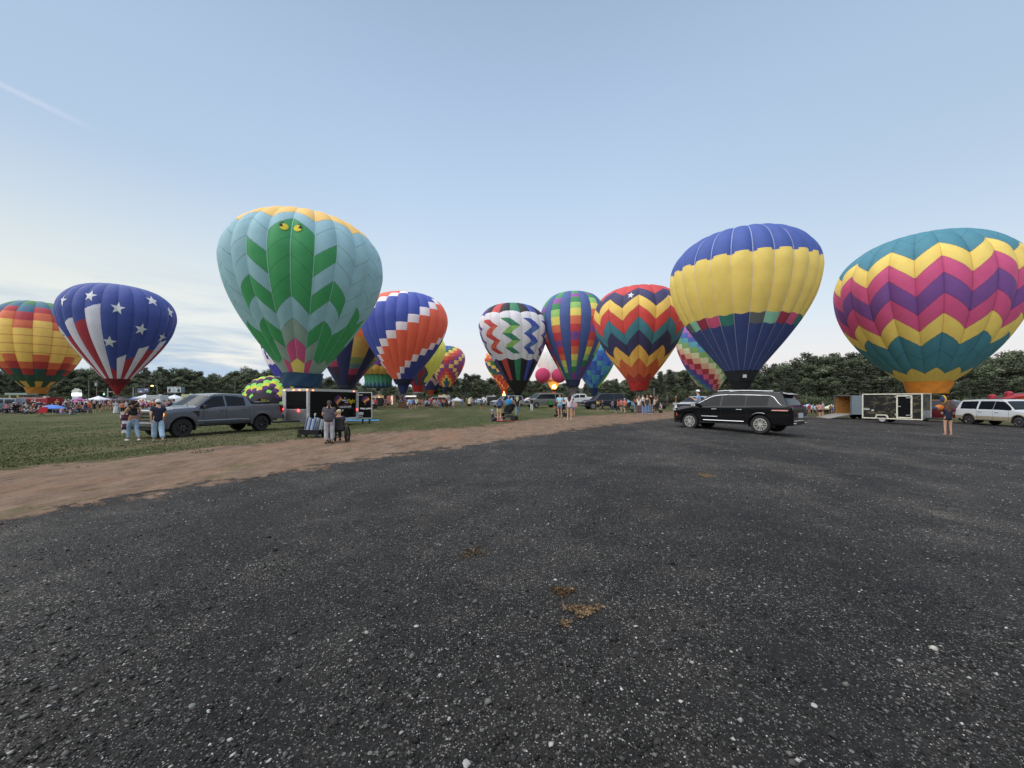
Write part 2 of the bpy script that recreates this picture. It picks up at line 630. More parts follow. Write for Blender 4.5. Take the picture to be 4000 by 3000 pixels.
# red dirt strip with dead straw
m, nt, p, tc = ground_mat('red_dirt', True, .45, 8.5, .8)
c = mixrgb(nt, step(nt, nz(nt, tc, 2.2, 8, .7, (1, .45, 1, .35)), .33, .68), C(102, 84, 70), C(148, 124, 106))
c = mixrgb(nt, step(nt, nz(nt, tc, .5, 5, .6, (1, .3, 1, .4)), .5, .7), c, C(142, 108, 86))
c = mixrgb(nt, step(nt, nz(nt, tc, 3.5, 6, .7, (1, .3, 1, .4)), .60, .70), c, C(92, 80, 50))
c = mixrgb(nt, step(nt, nz(nt, tc, 45, 4, .8), .55, .75), c, C(172, 152, 132))
c = mixrgb(nt, step(nt, nz(nt, tc, 9, 9, .85, (1, .35, 1, .4)), .52, .66), c, C(76, 60, 50))
c = mixrgb(nt, step(nt, nz(nt, tc, 1.6, 6, .7, (1, .3, 1, .45)), .58, .68), c, C(98, 94, 64))
nt.links.new(c, p.inputs['Base Color'])
bp = nd(nt, 'ShaderNodeBump', i_Strength=.7, i_Distance=.04)
nt.links.new(nz(nt, tc, 12, 8, .8), bp.inputs['Height'])
nt.links.new(bp.outputs[0], p.inputs['Normal'])
dirt_m = m

# dark asphalt millings
m, nt, p, tc = ground_mat('dark_gravel', True, .35, 7.5, 1.5)
base = mixrgb(nt, step(nt, nz(nt, tc, .45, 7, .6), .36, .66), (.0125, .0118, .0110), (.046, .0425, .039))
base = mixrgb(nt, step(nt, nz(nt, tc, .9, 5, .6), .6, .75), base, (.052, .046, .039))
base = mixrgb(nt, step(nt, nz(nt, tc, .8, 6, .65), .66, .76), base, (.068, .046, .032))
base = mixrgb(nt, step(nt, nz(nt, tc, .7, 4, .6, (1, .10, 1, .7), .6), .58, .70), base, (.060, .054, .048))


def pebbles(scale, hits, lo, hi, size):
    vo = nd(nt, 'ShaderNodeTexVoronoi', i_Scale=scale, i_Randomness=1.0)
    nt.links.new(tc.outputs['Object'], vo.inputs['Vector'])
    sp = nd(nt, 'ShaderNodeSeparateColor')
    nt.links.new(vo.outputs['Color'], sp.inputs[0])
    f = step(nt, sp.outputs[0], hits - .01, hits + .01)
    d = nd(nt, 'ShaderNodeMath', operation='LESS_THAN')
    nt.links.new(vo.outputs['Distance'], d.inputs[0])
    d.inputs[1].default_value = size
    k = nd(nt, 'ShaderNodeMath', operation='MULTIPLY')
    nt.links.new(f, k.inputs[0])
    nt.links.new(d.outputs[0], k.inputs[1])
    return k.outputs[0], mixrgb(nt, sp.outputs[1], lo, hi), vo.outputs['Distance']


f0, c0, d0 = pebbles(85, .42, (.011, .0105, .010), (.072, .068, .064), .55)
base = mixrgb(nt, step(nt, nz(nt, tc, 2.6, 6, .7), .42, .62), base, mixrgb(nt, 1.0, base, (.62, .62, .62), 'MULTIPLY'))
c = mixrgb(nt, f0, base, c0)
f1, c1_, d1 = pebbles(60, .80, (.085, .080, .075), (.24, .23, .22), .42)
c = mixrgb(nt, f1, c, c1_)
f2, c2_, d2 = pebbles(34, .935, (.14, .14, .14), (.36, .35, .34), .36)
c = mixrgb(nt, f2, c, c2_)
f3, c3_, d3 = pebbles(110, .90, (.25, .25, .255), (.55, .54, .53), .40)
c = mixrgb(nt, f3, c, c3_)
# broad darker and dusty areas and faint wheel tracks
big = mixrgb(nt, step(nt, nz(nt, tc, .33, 7, .62, None, .6), .36, .64), (.50, .50, .51), (1.28, 1.25, 1.20))
c = mixrgb(nt, 1.0, c, big, 'MULTIPLY')
mid_ = mixrgb(nt, step(nt, nz(nt, tc, 1.4, 7, .68), .38, .62), (.66, .66, .66), (1.22, 1.20, 1.16))
c = mixrgb(nt, 1.0, c, mid_, 'MULTIPLY')
trk = mixrgb(nt, step(nt, nz(nt, tc, .55, 3, .5, (1, .07, 1, .9), 1.2), .56, .66), (1, 1, 1), (1.38, 1.34, 1.28))
c = mixrgb(nt, 1.0, c, trk, 'MULTIPLY')
soil = nd(nt, 'ShaderNodeMath', operation='MULTIPLY')
soil.inputs[1].default_value = .55
nt.links.new(step(nt, nz(nt, tc, .6, 8, .7, None, .8), .60, .74), soil.inputs[0])
c = mixrgb(nt, soil.outputs[0], c, (.075, .052, .037))
nt.links.new(c, p.inputs['Base Color'])
bp = nd(nt, 'ShaderNodeBump', i_Strength=.9, i_Distance=.018)
hs = nd(nt, 'ShaderNodeMath', operation='ADD')
nt.links.new(d0, hs.inputs[0])
nt.links.new(nz(nt, tc, 40, 6, .8), hs.inputs[1])
bp.invert = True
nt.links.new(hs.outputs[0], bp.inputs['Height'])
nt.links.new(bp.outputs[0], p.inputs['Normal'])
p.inputs['Roughness'].default_value = .8
p.inputs['Specular IOR Level'].default_value = .35
gravel_m = m

SDG = poly_sd(gravel_poly, GX, GY)
SDD = poly_sd(dirt_poly, GX, GY)
sheet('ground', 0.0, None, grass_m, 'structure')
sheet('dirt_path', .004, SDD, dirt_m, 'structure')
sheet('gravel_lot', .008, SDG, gravel_m, 'structure')


# loose stones lying on the lot, thicker near the camera
def scatter_stones():
    n = 52000
    y = 1 / RNG.uniform(1 / 26., 1 / 1.25, n)
    x = RNG.uniform(-1.45, 1.45, n) * y
    keep = np.zeros(n, bool)
    sd_ = poly_sd(gravel_poly, x, y)
    cl = np.array([mnoise.noise((float(a) * .9, float(b) * .9, 3.1)) + .6 * mnoise.noise((float(a) * 3, float(b) * 3, 8.)) for a, b in zip(x, y)])
    keep = (sd_ + RNG.normal(0, .7, n) > 0) & (sd_ > -2.5) & (cl + RNG.normal(0, .35, n) > -.25)
    x, y = x[keep], y[keep]
    # sparser, paler and larger ones that still show further out
    yf = 1 / RNG.uniform(1 / 34., 1 / 3., 9000)
    xf = RNG.uniform(-1.45, 1.45, 9000) * yf
    kf = (poly_sd(gravel_poly, xf, yf) + RNG.normal(0, .9, 9000) > 0) & (RNG.uniform(0, 1, 9000) < (yf - 3) / 9)
    nf = len(x)
    x, y = np.concatenate([x, xf[kf]]), np.concatenate([y, yf[kf]])
    n = len(x)
    far = np.arange(n) >= nf
    s = .0034 * np.exp(RNG.normal(0, .62, n)) + .0012 * np.sqrt(y)
    s = np.minimum(s, .026)
    s = np.where(far, RNG.uniform(.005, .010, n) + .0007 * y, s)
    base = np.array([(1, 0, 0), (0, 1, 0), (-1, 0, 0), (0, -1, 0), (0, 0, .8), (0, 0, -.5)], float)
    V = base[None] * RNG.uniform(.6, 1.35, (n, 6, 1)) + RNG.normal(0, .16, (n, 6, 3))
    V *= s[:, None, None] * np.array([1.0, 1.0, .75])
    a = RNG.uniform(0, 2 * PI, n)
    ca, sa = np.cos(a)[:, None], np.sin(a)[:, None]
    X = V[..., 0] * ca - V[..., 1] * sa
    Y = V[..., 0] * sa + V[..., 1] * ca
    Z = V[..., 2] + (gz(x, y) + .008 + s * .28)[:, None]
    V = np.stack([X + x[:, None], Y + y[:, None], Z], -1).reshape(-1, 3)
    t = np.array([(0, 1, 4), (1, 2, 4), (2, 3, 4), (3, 0, 4), (1, 0, 5), (2, 1, 5), (3, 2, 5), (0, 3, 5)])
    F = (t[None] + (np.arange(n) * 6)[:, None, None]).reshape(-1, 3)
    q = RNG.uniform(0, 1, n)
    g = np.where(q < .66, RNG.uniform(.012, .045, n), np.where(q < .94, RNG.uniform(.06, .17, n), RNG.uniform(.30, .55, n)))
    g = np.where(far, RNG.uniform(.06, .42, n), g)
    tint = np.stack([g * RNG.uniform(1.0, 1.08, n), g, g * RNG.uniform(.88, .98, n)], -1)
    me = np_mesh('gravel_stones', V, F, np.repeat(tint, 8, axis=0), smooth=False)
    o = link('gravel_stones', me, mat_attr('stone', .75, .2, 60))
    tag(o, 'loose grey and white stones strewn over the dark lot', 'gravel', kind='stuff')


scatter_stones()

# single pale pebbles one can pick out on the lot
pb = [(1626, 2450, .030, (.55, .54, .52)), (2170, 2268, .028, (.62, .63, .64)), (750, 2762, .032, (.22, .24, .23)), (3180, 2761, .030, (.6, .6, .58)), (1820, 2990, .034, (.55, .53, .5)), (2076, 2393, .030, (.16, .16, .16)), (1392, 2558, .028, (.18, .19, .2)), (3515, 2585, .03, (.35, .34, .33)), (2362, 2495, .024, (.2, .19, .18)), (1135, 2500, .03, (.2, .21, .2))]
PN = ['flat white pebble on the dark lot left of the straw', 'round bluish white pebble just above the straw tufts', 'large grey green stone in the lower left of the lot',
      'white pebble in the lower right of the lot', 'pale pebble at the very bottom edge of the lot', 'mid grey stone between white pebble and straw tuft',
      'dull grey stone left of the flat white pebble', 'pale rough stone at lower right of the lot', 'small brownish stone right of the straw tufts', 'grey stone in the left foreground of the lot']
for (u, v, s, c), lab in zip(pb, PN):
    s, c = s * .66, tuple(q * .72 for q in c)
    x, y, z = gnd(u, v)
    mb = MB()
    mb.ell((0, 0, 0), (s, s * .8, s * .45), 10, 6)
    rs = random.Random(int(u))
    mb.v = [(a * rs.uniform(.85, 1.15), b * rs.uniform(.85, 1.15), c_ * rs.uniform(.9, 1.1)) for a, b, c_ in mb.v]
    tag(mb.build('pebble', mat('pebble_%d' % u, c, .7, var=.25, scale=40), smooth=60, loc=(x, y, z + s * .3), rz=rs.uniform(0, 3)), lab, 'pebble', 'single stones on the lot')


# straw tufts on the lot
def straw(u, v, n, sx, sy, lab, dark):
    x0, y0, z0 = gnd(u, v)
    rs = random.Random(int(u + v))
    mb = MB()
    for _ in range(n):
        a = rs.uniform(0, 2 * PI)
        r = math.sqrt(rs.random()) * (.62 + .55 * mnoise.noise((math.cos(a) * 1.3 + u, math.sin(a) * 1.3, v * .1)) + .25 * math.sin(3 * a + u))
        px, py = sx * r * math.cos(a), sy * r * math.sin(a)
        l, b, wdt = rs.uniform(.02, .07), rs.uniform(0, 2 * PI), rs.uniform(.0012, .0024)
        z = rs.uniform(.010, .026)
        dx, dy = math.cos(b), math.sin(b)
        k = rs.uniform(.4, .95)
        base = C(168, 142, 110) if rs.random() > dark else C(104, 82, 62)
        mb.col = tuple(c * k for c in base)
        bend = rs.uniform(-.3, .3)
        P = []
        for t in (-.5, 0, .5):
            cx_, cy_ = px + dx * l * t - dy * bend * l * (t * t), py + dy * l * t + dx * bend * l * (t * t)
            P.append([(cx_ - dy * wdt, cy_ + dx * wdt, z + t * .01), (cx_ + dy * wdt, cy_ - dx * wdt, z - t * .008)])
        mb.grid(P)
    return tag(mb.build('straw_tuft', mat_attr('straw', .9, .2, 30), loc=(x0, y0, z0 + .006)), lab, 'straw', 'straw tufts on the lot')


straw(2200, 2318, 300, .12, .08, 'dark brown matted straw tuft, upper of the pair in the lot centre', .8)
straw(2275, 2392, 260, .18, .12, 'tan scattered straw patch below the dark brown tuft', .25)
straw(2205, 2443, 40, .06, .035, 'small yellow straw wisp just below the tan straw patch', 0)
straw(2760, 1860, 160, .24, .28, 'pale tan straw patch on the lot before the black sport utility', .1)
straw(1850, 2165, 90, .20, .26, 'sparse reddish straw patch left of the lot centre', .7)


# grass blades along the near field
def blades():
    n = 46000
    y = 1 / RNG.uniform(1 / 30., 1 / 8., n)
    x = RNG.uniform(-1.4, .35, n) * y
    s = poly_sd(dirt_poly, x, y)
    cl = np.array([mnoise.noise((float(a) * .8, float(b) * .5, 1.7)) for a, b in zip(x, y)])
    k = ((s < -.2) | ((s < 1.2) & (cl > .32))) & (cl > -.35)
    x, y, cl = x[k], y[k], cl[k]
    n = len(x)
    h = RNG.uniform(.02, .055, n)
    wd = RNG.uniform(.006, .014, n) + .0005 * y
    a = RNG.uniform(0, 2 * PI, n)
    z = gz(x, y)
    dx, dy = np.cos(a) * wd, np.sin(a) * wd
    lean = RNG.normal(0, .025, (n, 2))
    V = np.stack([np.stack([x - dx, y - dy, z], -1), np.stack([x + dx, y + dy, z], -1), np.stack([x + lean[:, 0], y + lean[:, 1], z + h], -1)], 1).reshape(-1, 3)
    F = np.arange(3 * n).reshape(-1, 3)
    t = RNG.uniform(0, 1, n)[:, None]
    c = (1 - t) * np.array([[.052, .072, .024]]) + t * np.array([[.125, .135, .052]])
    dry = RNG.uniform(0, 1, n)[:, None] < .18
    c = np.where(dry, np.array([[.24, .2, .11]]), c)
    tag(link('grass', np_mesh('grass', V, F, c, smooth=False), mat_attr('grass_blade', .9, .15, 4)), 'short green and tan grass blades of the mown field', 'grass', kind='stuff')


blades()
# ------------------------------------------------------------------ hot air balloons
PROF = {
    'std': [(.235, 0), (.40, .105), (.60, .235), (.79, .375), (.925, .51), (.99, .63), (1.0, .70), (.96, .79), (.85, .875), (.66, .945), (.38, .985), (.0, 1.0)],
    'wide': [(.26, 0), (.47, .09), (.70, .22), (.87, .36), (.965, .49), (1.0, .62), (.985, .71), (.92, .80), (.79, .88), (.58, .95), (.32, .988), (.0, 1.0)],
    'cone': [(.10, 0), (.30, .12), (.52, .27), (.73, .42), (.89, .55), (.98, .67), (1.0, .74), (.96, .82), (.85, .89), (.66, .95), (.38, .987), (.0, 1.0)],
    'cup': [(.30, -.02), (.50, .0), (.52, .12), (.56, .24), (.62, .26), (.86, .36), (1.0, .52), (.95, .68), (.78, .82), (.5, .93), (.2, .985), (0, 1)],
}


def spline(pts, n):
    P = np.array(pts, float)
    d = np.r_[0, np.cumsum(np.linalg.norm(np.diff(P, axis=0) * [1, 2.2], axis=1))]
    T = np.linspace(0, d[-1], n)
    out = np.zeros((n, 2))
    m = np.zeros_like(P)
    for i in range(len(P)):
        a, b = max(i - 1, 0), min(i + 1, len(P) - 1)
        m[i] = (P[b] - P[a]) / (d[b] - d[a])
    for k, t in enumerate(T):
        i = min(np.searchsorted(d, t, side='right') - 1, len(P) - 2)
        h = d[i + 1] - d[i]
        s = (t - d[i]) / h
        out[k] = (2 * s**3 - 3 * s**2 + 1) * P[i] + (s**3 - 2 * s**2 + s) * h * m[i] + (-2 * s**3 + 3 * s**2) * P[i + 1] + (s**3 - s**2) * h * m[i + 1]
    out[:, 0] = np.clip(out[:, 0], 0, None)
    return out


class Balloon:
    """envelope geometry; phi 0 faces the photographer, + to the right"""

    def __init__(b, xc, D, z0, R, H, lean, prof, N, off, bulge=.035):
        b.xc, b.D, b.z0, b.R, b.H, b.lean, b.N, b.off, b.bulge = xc, D, z0, R, H, lean, N, off, bulge
        b.pr = spline(PROF[prof], 400)
        L_ = math.hypot(xc, D)
        b.f = (-xc / L_, -D / L_)
        b.r = (-b.f[1], b.f[0])

    def surf(b, phi, t, extra=0.0):
        phi, t = np.asarray(phi, float), np.asarray(t, float)
        i = np.clip(t, 0, 1) * 399
        r = np.interp(i, np.arange(400), b.pr[:, 0]) * b.R
        zf = np.interp(i, np.arange(400), b.pr[:, 1])
        s = ((phi - b.off) / (2 * PI / b.N)) % 1.0
        r = r * (1 + b.bulge * (np.sin(PI * s) ** .8 - .75) * np.clip(t * 6, 0, 1)) + extra
        c, sn = np.cos(phi), np.sin(phi)
        x = b.lean * zf + r * (c * b.f[0] + sn * b.r[0])
        y = r * (c * b.f[1] + sn * b.r[1])
        return np.stack(np.broadcast_arrays(x, y, zf * b.H), -1)


def build_balloon(spec, label, fn, nr=260, nc=6, tape=None, basket=True, skirt=None, group='hot air balloons standing on the field', bz=None, seam=.72):
    b = Balloon(**spec)
    N = b.N
    se = np.concatenate([[0, .022], np.linspace(.022, .978, nc + 1)[1:-1], [.978, 1]])
    phi = np.concatenate([b.off + (g + se[:-1]) * 2 * PI / N for g in range(N)])
    gi = np.repeat(np.arange(N), len(se) - 1)
    sm = np.tile((se[:-1] + se[1:]) / 2, N)
    edge = np.tile(np.isin(np.arange(len(se) - 1), (0, len(se) - 2)), N)
    t = np.linspace(0, 1, nr + 1)
    P = b.surf(phi[:, None], t[None, :])
    n, mr = P.shape[:2]
    V = P.reshape(-1, 3)
    ii, jj = np.meshgrid(np.arange(n), np.arange(nr), indexing='ij')
    i2 = (ii + 1) % n
    F = np.stack([ii * mr + jj, i2 * mr + jj, i2 * mr + jj + 1, ii * mr + jj + 1], -1).reshape(-1, 4)
    tm = (t[:-1] + t[1:]) / 2
    G = np.where(gi >= N // 2, gi - N, gi)
    g2, s2, t2 = (np.broadcast_to(a, (n, nr)).ravel() for a in (G[:, None], sm[:, None], tm[None, :]))
    col = fn(g2, s2, t2)
    e2 = np.broadcast_to(edge[:, None], (n, nr)).ravel()
    if tape is None: col = np.where(e2[:, None], col * seam, col)
    else: col = np.where((e2 & (t2 < .97))[:, None], .45 * col + .55 * np.array(tape), col)
    root = empty('hot_air_balloon', (b.xc, b.D, b.z0), 0, label, 'balloon', group)
    lum = col @ np.array([.3, .55, .15])
    col = np.clip((col * .86 + lum[:, None] * .14) * 1.22 + .016, 0, .92)
    env = link('envelope', np_mesh('envelope', V, F, col), mat_attr('balloon_cloth', .55, .07, 1.2, transl=.34, spec=.3), root)
    z_g = float(gz(b.xc, b.D)) - b.z0 if bz is None else bz
    rm = b.pr[0, 0] * b.R
    low = 0.0
    if skirt:
        for k, (c, r0, r1, drop, nm) in enumerate(skirt):
            mb = MB()
            P = []
            for i in range(7):
                q = i / 6
                P.append([((r0 + (r1 - r0) * q) * rm * (1 + .025 * math.sin(a * 7 + i)) * math.cos(a), (r0 + (r1 - r0) * q) * rm * (1 + .025 * math.sin(a * 7 + i)) * math.sin(a), low - drop * q + .05 * math.sin(a * 3)) for a in np.linspace(0, 2 * PI, 33)])
            mb.grid(P)
            mb.build(nm, mat('skirt_cloth_%.2f_%.2f_%.2f' % c, c, .7, var=.12, scale=2), root, smooth=60)
            low -= drop
    if basket:
        wick = mat('wicker', (.12, .06, .028), .8, var=.5, scale=25, bump=.4)
        mb = MB()
        mb.box((0, 0, z_g + .58), (1.5, 1.2, 1.08))
        for s in (-1, 1):
            mb.box((s * .73, 0, z_g + 1.13), (.10, 1.28, .10))
            mb.box((0, s * .58, z_g + 1.132), (1.38, .10, .10))
        mb.build('basket', wick, root, bevel=.03)
        mb = MB()
        for sx_ in (-.6, .6):
            for sy in (-.48, .48):
                mb.cyl((sx_, sy, z_g + 1.1), (sx_ * .7, sy * .7, z_g + 2.2), .025, n=6)
        mb.box((0, 0, z_g + 2.2), (.9, .75, .05))
        mb.cyl((-.2, 0, z_g + 2.2), (-.2, 0, z_g + 2.55), .11, n=10)
        mb.cyl((.2, 0, z_g + 2.2), (.2, 0, z_g + 2.55), .11, n=10)
        mb.build('burner', mat('burner_steel', (.25, .25, .26), .4, .8), root)
        for k in range(8):
            a = PI / 4 * k + .2
            mb = MB()
            mb.cyl((.42 * math.cos(a), .35 * math.sin(a), z_g + 2.2), (rm * math.cos(a), rm * math.sin(a), 0), .012, n=4)
            mb.build('suspension_line', mat('cable', (.05, .05, .055), .6), root)
    return b, root


def decal(b, root, name, poly, phi0, t0, m, centre=None, off=.05, sub=3):
    """a flat cloth patch sewn on the envelope; poly in metres (right, up)"""
    L_ = b.H * 1.15
    pts = [(x, y) for x, y in poly]
    cx_, cy_ = centre or (sum(p[0] for p in pts) / len(pts), sum(p[1] for p in pts) / len(pts))
    mb = MB()
    r0 = max(.4, float(np.interp(t0 * 399, np.arange(400), b.pr[:, 0])) * b.R)
    S = lambda x, y: tuple(b.surf(phi0 + x / r0, t0 + y / L_, off))
    n = len(pts)
    for k in range(n):
        a, c = pts[k], pts[(k + 1) % n]
        for i in range(sub):
            q0, q1 = i / sub, (i + 1) / sub
            f = lambda p, q: (cx_ + (p[0] - cx_) * q, cy_ + (p[1] - cy_) * q)
            P0, P1, P2, P3 = f(a, q0), f(c, q0), f(c, q1), f(a, q1)
            if i == 0: mb.add([S(*P0), S(*P2), S(*P3)], [(0, 1, 2)])
            else: mb.add([S(*P0), S(*P1), S(*P2), S(*P3)], [(0, 1, 2, 3)])
    return mb.build(name, m, root)


def pal(cols):
    return np.array(cols, float)


def chevron(Pk, Vl, even_peak, colour, seams=()):
    """zig-zag rows: boundary k runs from Pk[k] on peak tapes to Vl[k] on valley tapes"""
    Pk, Vl = np.array(Pk), np.array(Vl)

    def fn(g, s, t):
        lp = (g % 2 == 0) == even_peak
        w_ = np.where(lp, 1 - s, s)            # 1 on the peak tape
        B_ = Vl[None] + (Pk - Vl)[None] * w_[:, None]
        row = (t[:, None] < B_).sum(1)
        col = colour(g, row)
        d = np.abs(t[:, None] - B_).min(1)
        return np.where((d < .0028)[:, None], col * .72, col)
    return fn


def rows_by(T, cols):
    T = np.array(T)
    cols = pal(cols)
    return lambda t: cols[np.clip((t[:, None] < T[None]).sum(1), 0, len(cols) - 1)]


Y = C(232, 196, 72); OR = C(222, 108, 42); RD = C(196, 44, 46); NV = C(52, 52, 98); TL = C(48, 122, 142); GN = C(38, 140, 78)
LB = C(128, 170, 184); GY = C(128, 150, 142); MG = C(200, 62, 122); PU = C(112, 62, 140); BL = C(50, 82, 170); WH = C(222, 218, 222); BK = C(26, 26, 28)
LM = C(140, 190, 90); CR = C(150, 34, 66); MT = C(126, 190, 160); DG = C(30, 66, 56)
SKY_B = {}


def sp(n, N, off, bulge=.035):
    return dict(xc=SP[n][0], D=SP[n][1], z0=SP[n][2], R=SP[n][3], H=SP[n][4], lean=SP[n][5], prof=SP[n][6], N=N, off=off, bulge=bulge)


SP = {
    'rainbow_band': (-93.99, 76, 3.80, 6.58, 16.89, .51, 'wide'), 'flag': (-67.80, 66, 4.96, 7.33, 15.87, .69, 'std'),
    'caterpillar': (-19.66, 36, 3.92, 6.66, 14.30, .68, 'std'), 'spiral': (-19.83, 70, 5.07, 7.58, 15.51, .54, 'std'),
    'navy': (-34.56, 80, 4.45, 7.63, 17.77, 2.51, 'std'), 'lettered': (-60.2, 105, 3.86, 7.44, 18.54, .44, 'std'),
    'lightning': (-26.91, 110, 5.29, 7.59, 15.20, .29, 'std'), 'checks': (-27.2, 160, 6.31, 7.81, 17.12, -.29, 'std'),
    'small_navy': (-37.1, 175, 4.89, 7.86, 19.25, -.06, 'std'), 'flaming': (-3.10, 150, 4.82, 7.69, 16.23, .15, 'cone'),
    'black': (1.34, 84, 2.63, 7.49, 19.47, -1.42, 'cone'), 'pink': (15.21, 140, 7.78, 6.94, 14.76, -.46, 'std'),
    'stripes': (13.33, 84, 5.65, 7.15, 19.05, .02, 'std'), 'blue_checks': (28.8, 135, 5.31, 7.64, 17.35, -.27, 'std'),
    'zigzag': (21.12, 64, 4.31, 7.25, 15.69, -.06, 'std'), 'pastel': (46.2, 90, 3.12, 7.12, 18.62, -.34, 'std'),
    'blue_yellow': (26.82, 45, 4.80, 7.58, 15.91, -.11, 'std'), 'magenta': (47.61, 44, 3.53, 7.75, 16.45, -.96, 'wide'),
}

# --- far right: teal, yellow, magenta and purple chevrons
cm = pal([Y, TL, TL, Y, MG, PU, MG, Y, TL, TL, Y])
build_balloon(sp('magenta', 24, -.06, .045), 'huge balloon with teal, yellow, magenta and purple chevrons at the far right', nc=24, nr=440, fn=chevron(
    [.93, .79, .685, .611, .535, .449, .363, .276, .188, .09], [.885, .70, .608, .523, .441, .361, .283, .211, .134, .05], False, lambda g, r: cm[r]),
    skirt=[(C(226, 140, 50), 1.02, .80, 1.38, 'skirt')], bz=None)

# --- blue crown, broad yellow belt
pc = pal([BL, C(92, 98, 96), MT, CR, C(206, 66, 116), C(36, 120, 108)])


def f_by(g, s, t):
    sc = .012 * np.sin(PI * s)
    up = t > .578 + sc
    mid = t > .317 - sc
    pt_ = t > .262 - sc
    k = g % 6
    return np.where(up[:, None], pal([C(50, 78, 156)]), np.where(mid[:, None], pal([Y]), np.where((pt_ & (k > 0))[:, None], pc[k], pal([C(48, 66, 126)]))))


b, root = build_balloon(sp('blue_yellow', 24, -.11, .055), 'blue balloon with a broad yellow belt above the black sport utility', f_by, tape=C(190, 200, 214),
                        skirt=[(C(34, 36, 44), 1.0, .70, 1.2, 'skirt'), (C(24, 26, 32), .66, .28, 1.7, 'scoop')])
mb = MB()
mb.box((0, 0, 0), (.42, .03, .36))
o = mb.build('skirt_label', mat('white_patch', C(210, 210, 205), .8), root, loc=(-.5, -1.57, -.66))

# --- green caterpillar on pale blue
cg = pal([C(222, 172, 66), LB, GN, GY, MG, Y])
CM = np.zeros((12, 10), int)
CM[:, 1:7] = 1
CM[0, 2:6] = 2; CM[1, [3, 5]] = 2; CM[2, 5] = 2; CM[:6, 7] = 2; CM[0, 7] = 3; CM[6:, 7] = 1
CM[0, 8] = 4; CM[1, 8] = 3; CM[2:7, 8] = 2; CM[7:, 8] = 1
CM[0, 9] = 5; CM[1, 9] = 4; CM[2:, 9] = 3


def c_cat(g, r):
    d = np.clip(np.where(g >= 0, g, -1 - g), 0, 11)
    k = CM[d, np.clip(r, 0, 9)]
    k = np.where((g >= 4) & (g <= 5) & (r == 6), 2, k)
    return cg[k]


b, root = build_balloon(sp('caterpillar', 24, -.19, .05), 'pale blue balloon with green leaf chevrons and yellow eyes above the black trailer', nc=24, fn=chevron(
    [.715, .668, .583, .514, .437, .356, .265, .174, .076], [.668, .60, .516, .435, .36, .28, .20, .126, .048], True, c_cat), tape=C(166, 200, 206),
    skirt=[(C(36, 66, 96), 1.16, 1.02, 1.22, 'skirt')], nr=440)
root_cat = root
for s, ph in ((-1, -.262), (1, -.118)):
    ov = [(.29 * math.cos(a), .24 * math.sin(a)) for a in np.linspace(0, 2 * PI, 17)[:-1]]
    e = decal(b, root, 'eye', ov, ph, .614, mat('eye_yellow', C(230, 210, 60), .7), off=.06)
    wd = [(s * .04, .0)] + [(s * (.29 * math.cos(a)), .24 * math.sin(a)) for a in np.linspace(-.15, 1.0, 5)]
    w_ = decal(b, root, 'pupil', wd, ph, .614, mat('pupil_black', BK, .7), off=.085)
    w_.parent = e
    for k in range(5):
        a = PI / 2 - s * (.1 + .3 * k) * -1 if False else PI / 2 + s * -(.15 + .26 * k)
        x0, y0, x1, y1 = .29 * math.cos(a), .24 * math.sin(a), .43 * math.cos(a), .38 * math.sin(a)
        l_ = decal(b, root, 'eyelash', [(x0 - .03, y0), (x0 + .03, y0), (x1 + .02, y1), (x1 - .02, y1)], ph, .614, mat('pupil_black', BK, .7), off=.075)
        l_.parent = e

# --- stars and stripes
FL = {-1: (.103, .062, 1), -2: (.536, .579, 0), -3: (.428, .471, 1), -4: (.43, .478, 0), -5: (.33, .35, 1), -6: (.34, .36, 0), -7: (.25, .29, 1), -8: (.3, .33, 0),
      0: (.176, .215, 0), 1: (.164, .203, 1), 2: (.272, .309, 0), 3: (.262, .29, 1), 4: (.349, .388, 0), 5: (.33, .37, 1), 6: (.41, .44, 0), 7: (.36, .39, 1), 8: (.45, .48, 0)}


def f_flag(g, s, t):
    col = np.broadcast_to(pal([C(50, 70, 142)]), (len(g), 3)).copy()
    rw = pal([C(214, 210, 218), C(168, 36, 52)])
    for k in range(-12, 12):
        a, c, w_ = FL.get(k, (.3, .33, k % 2))
        q = (g == k) & (t < a + (c - a) * s)
        col[q] = rw[w_]
    q = t > .905
    col[q] = pal([C(44, 72, 166), C(190, 44, 52), C(214, 210, 218)])[(g[q] + (t[q] > .95)) % 3]
    return col


b, root = build_balloon(sp('flag', 24, -.05, .04), 'balloon with white stars on blue above red and white stripes', f_flag, nr=300, nc=8,
                        skirt=[(C(112, 30, 38), 1.0, .70, 1.0, 'skirt'), (C(150, 36, 42), .62, .07, 1.85, 'scoop')])
star = [((.86 if k % 2 == 0 else .36) * math.sin(PI * k / 5 + .12), (.86 if k % 2 == 0 else .36) * math.cos(PI * k / 5 + .12)) for k in range(10)]
for ph, t in ((-.49, .63), (-.04, .557), (.57, .659), (-1.02, .59), (1.0, .601), (.37, .425), (-.19, .308), (.93, .386), (-1.42, .387), (2.2, .5), (-2.4, .6), (3.0, .55)):
    decal(b, root, 'star', star, ph, t, mat('star_white', C(228, 228, 232), .7), centre=(0, 0), off=.07)


# --- orange and blue spiral of white squares
def f_spi(g, s, t):
    A, B_, C_ = .484 + .063 * g, .115 + .058 * g, .745 + .05 * g
    col = np.full((len(g), 3), 0.) + pal([C(44, 62, 142)])
    blue, org, wh = pal([C(50, 74, 164)]), pal([C(220, 84, 44)]), pal([WH])
    for cond, c in ((t > B_, org), (t > A - .062, wh), (t > A, blue), (t > C_, wh), (t > C_ + .05, org)):
        col = np.where(cond[:, None], c, col)
    return np.where(((t <= B_) & (t > B_ - .06))[:, None], wh, col)


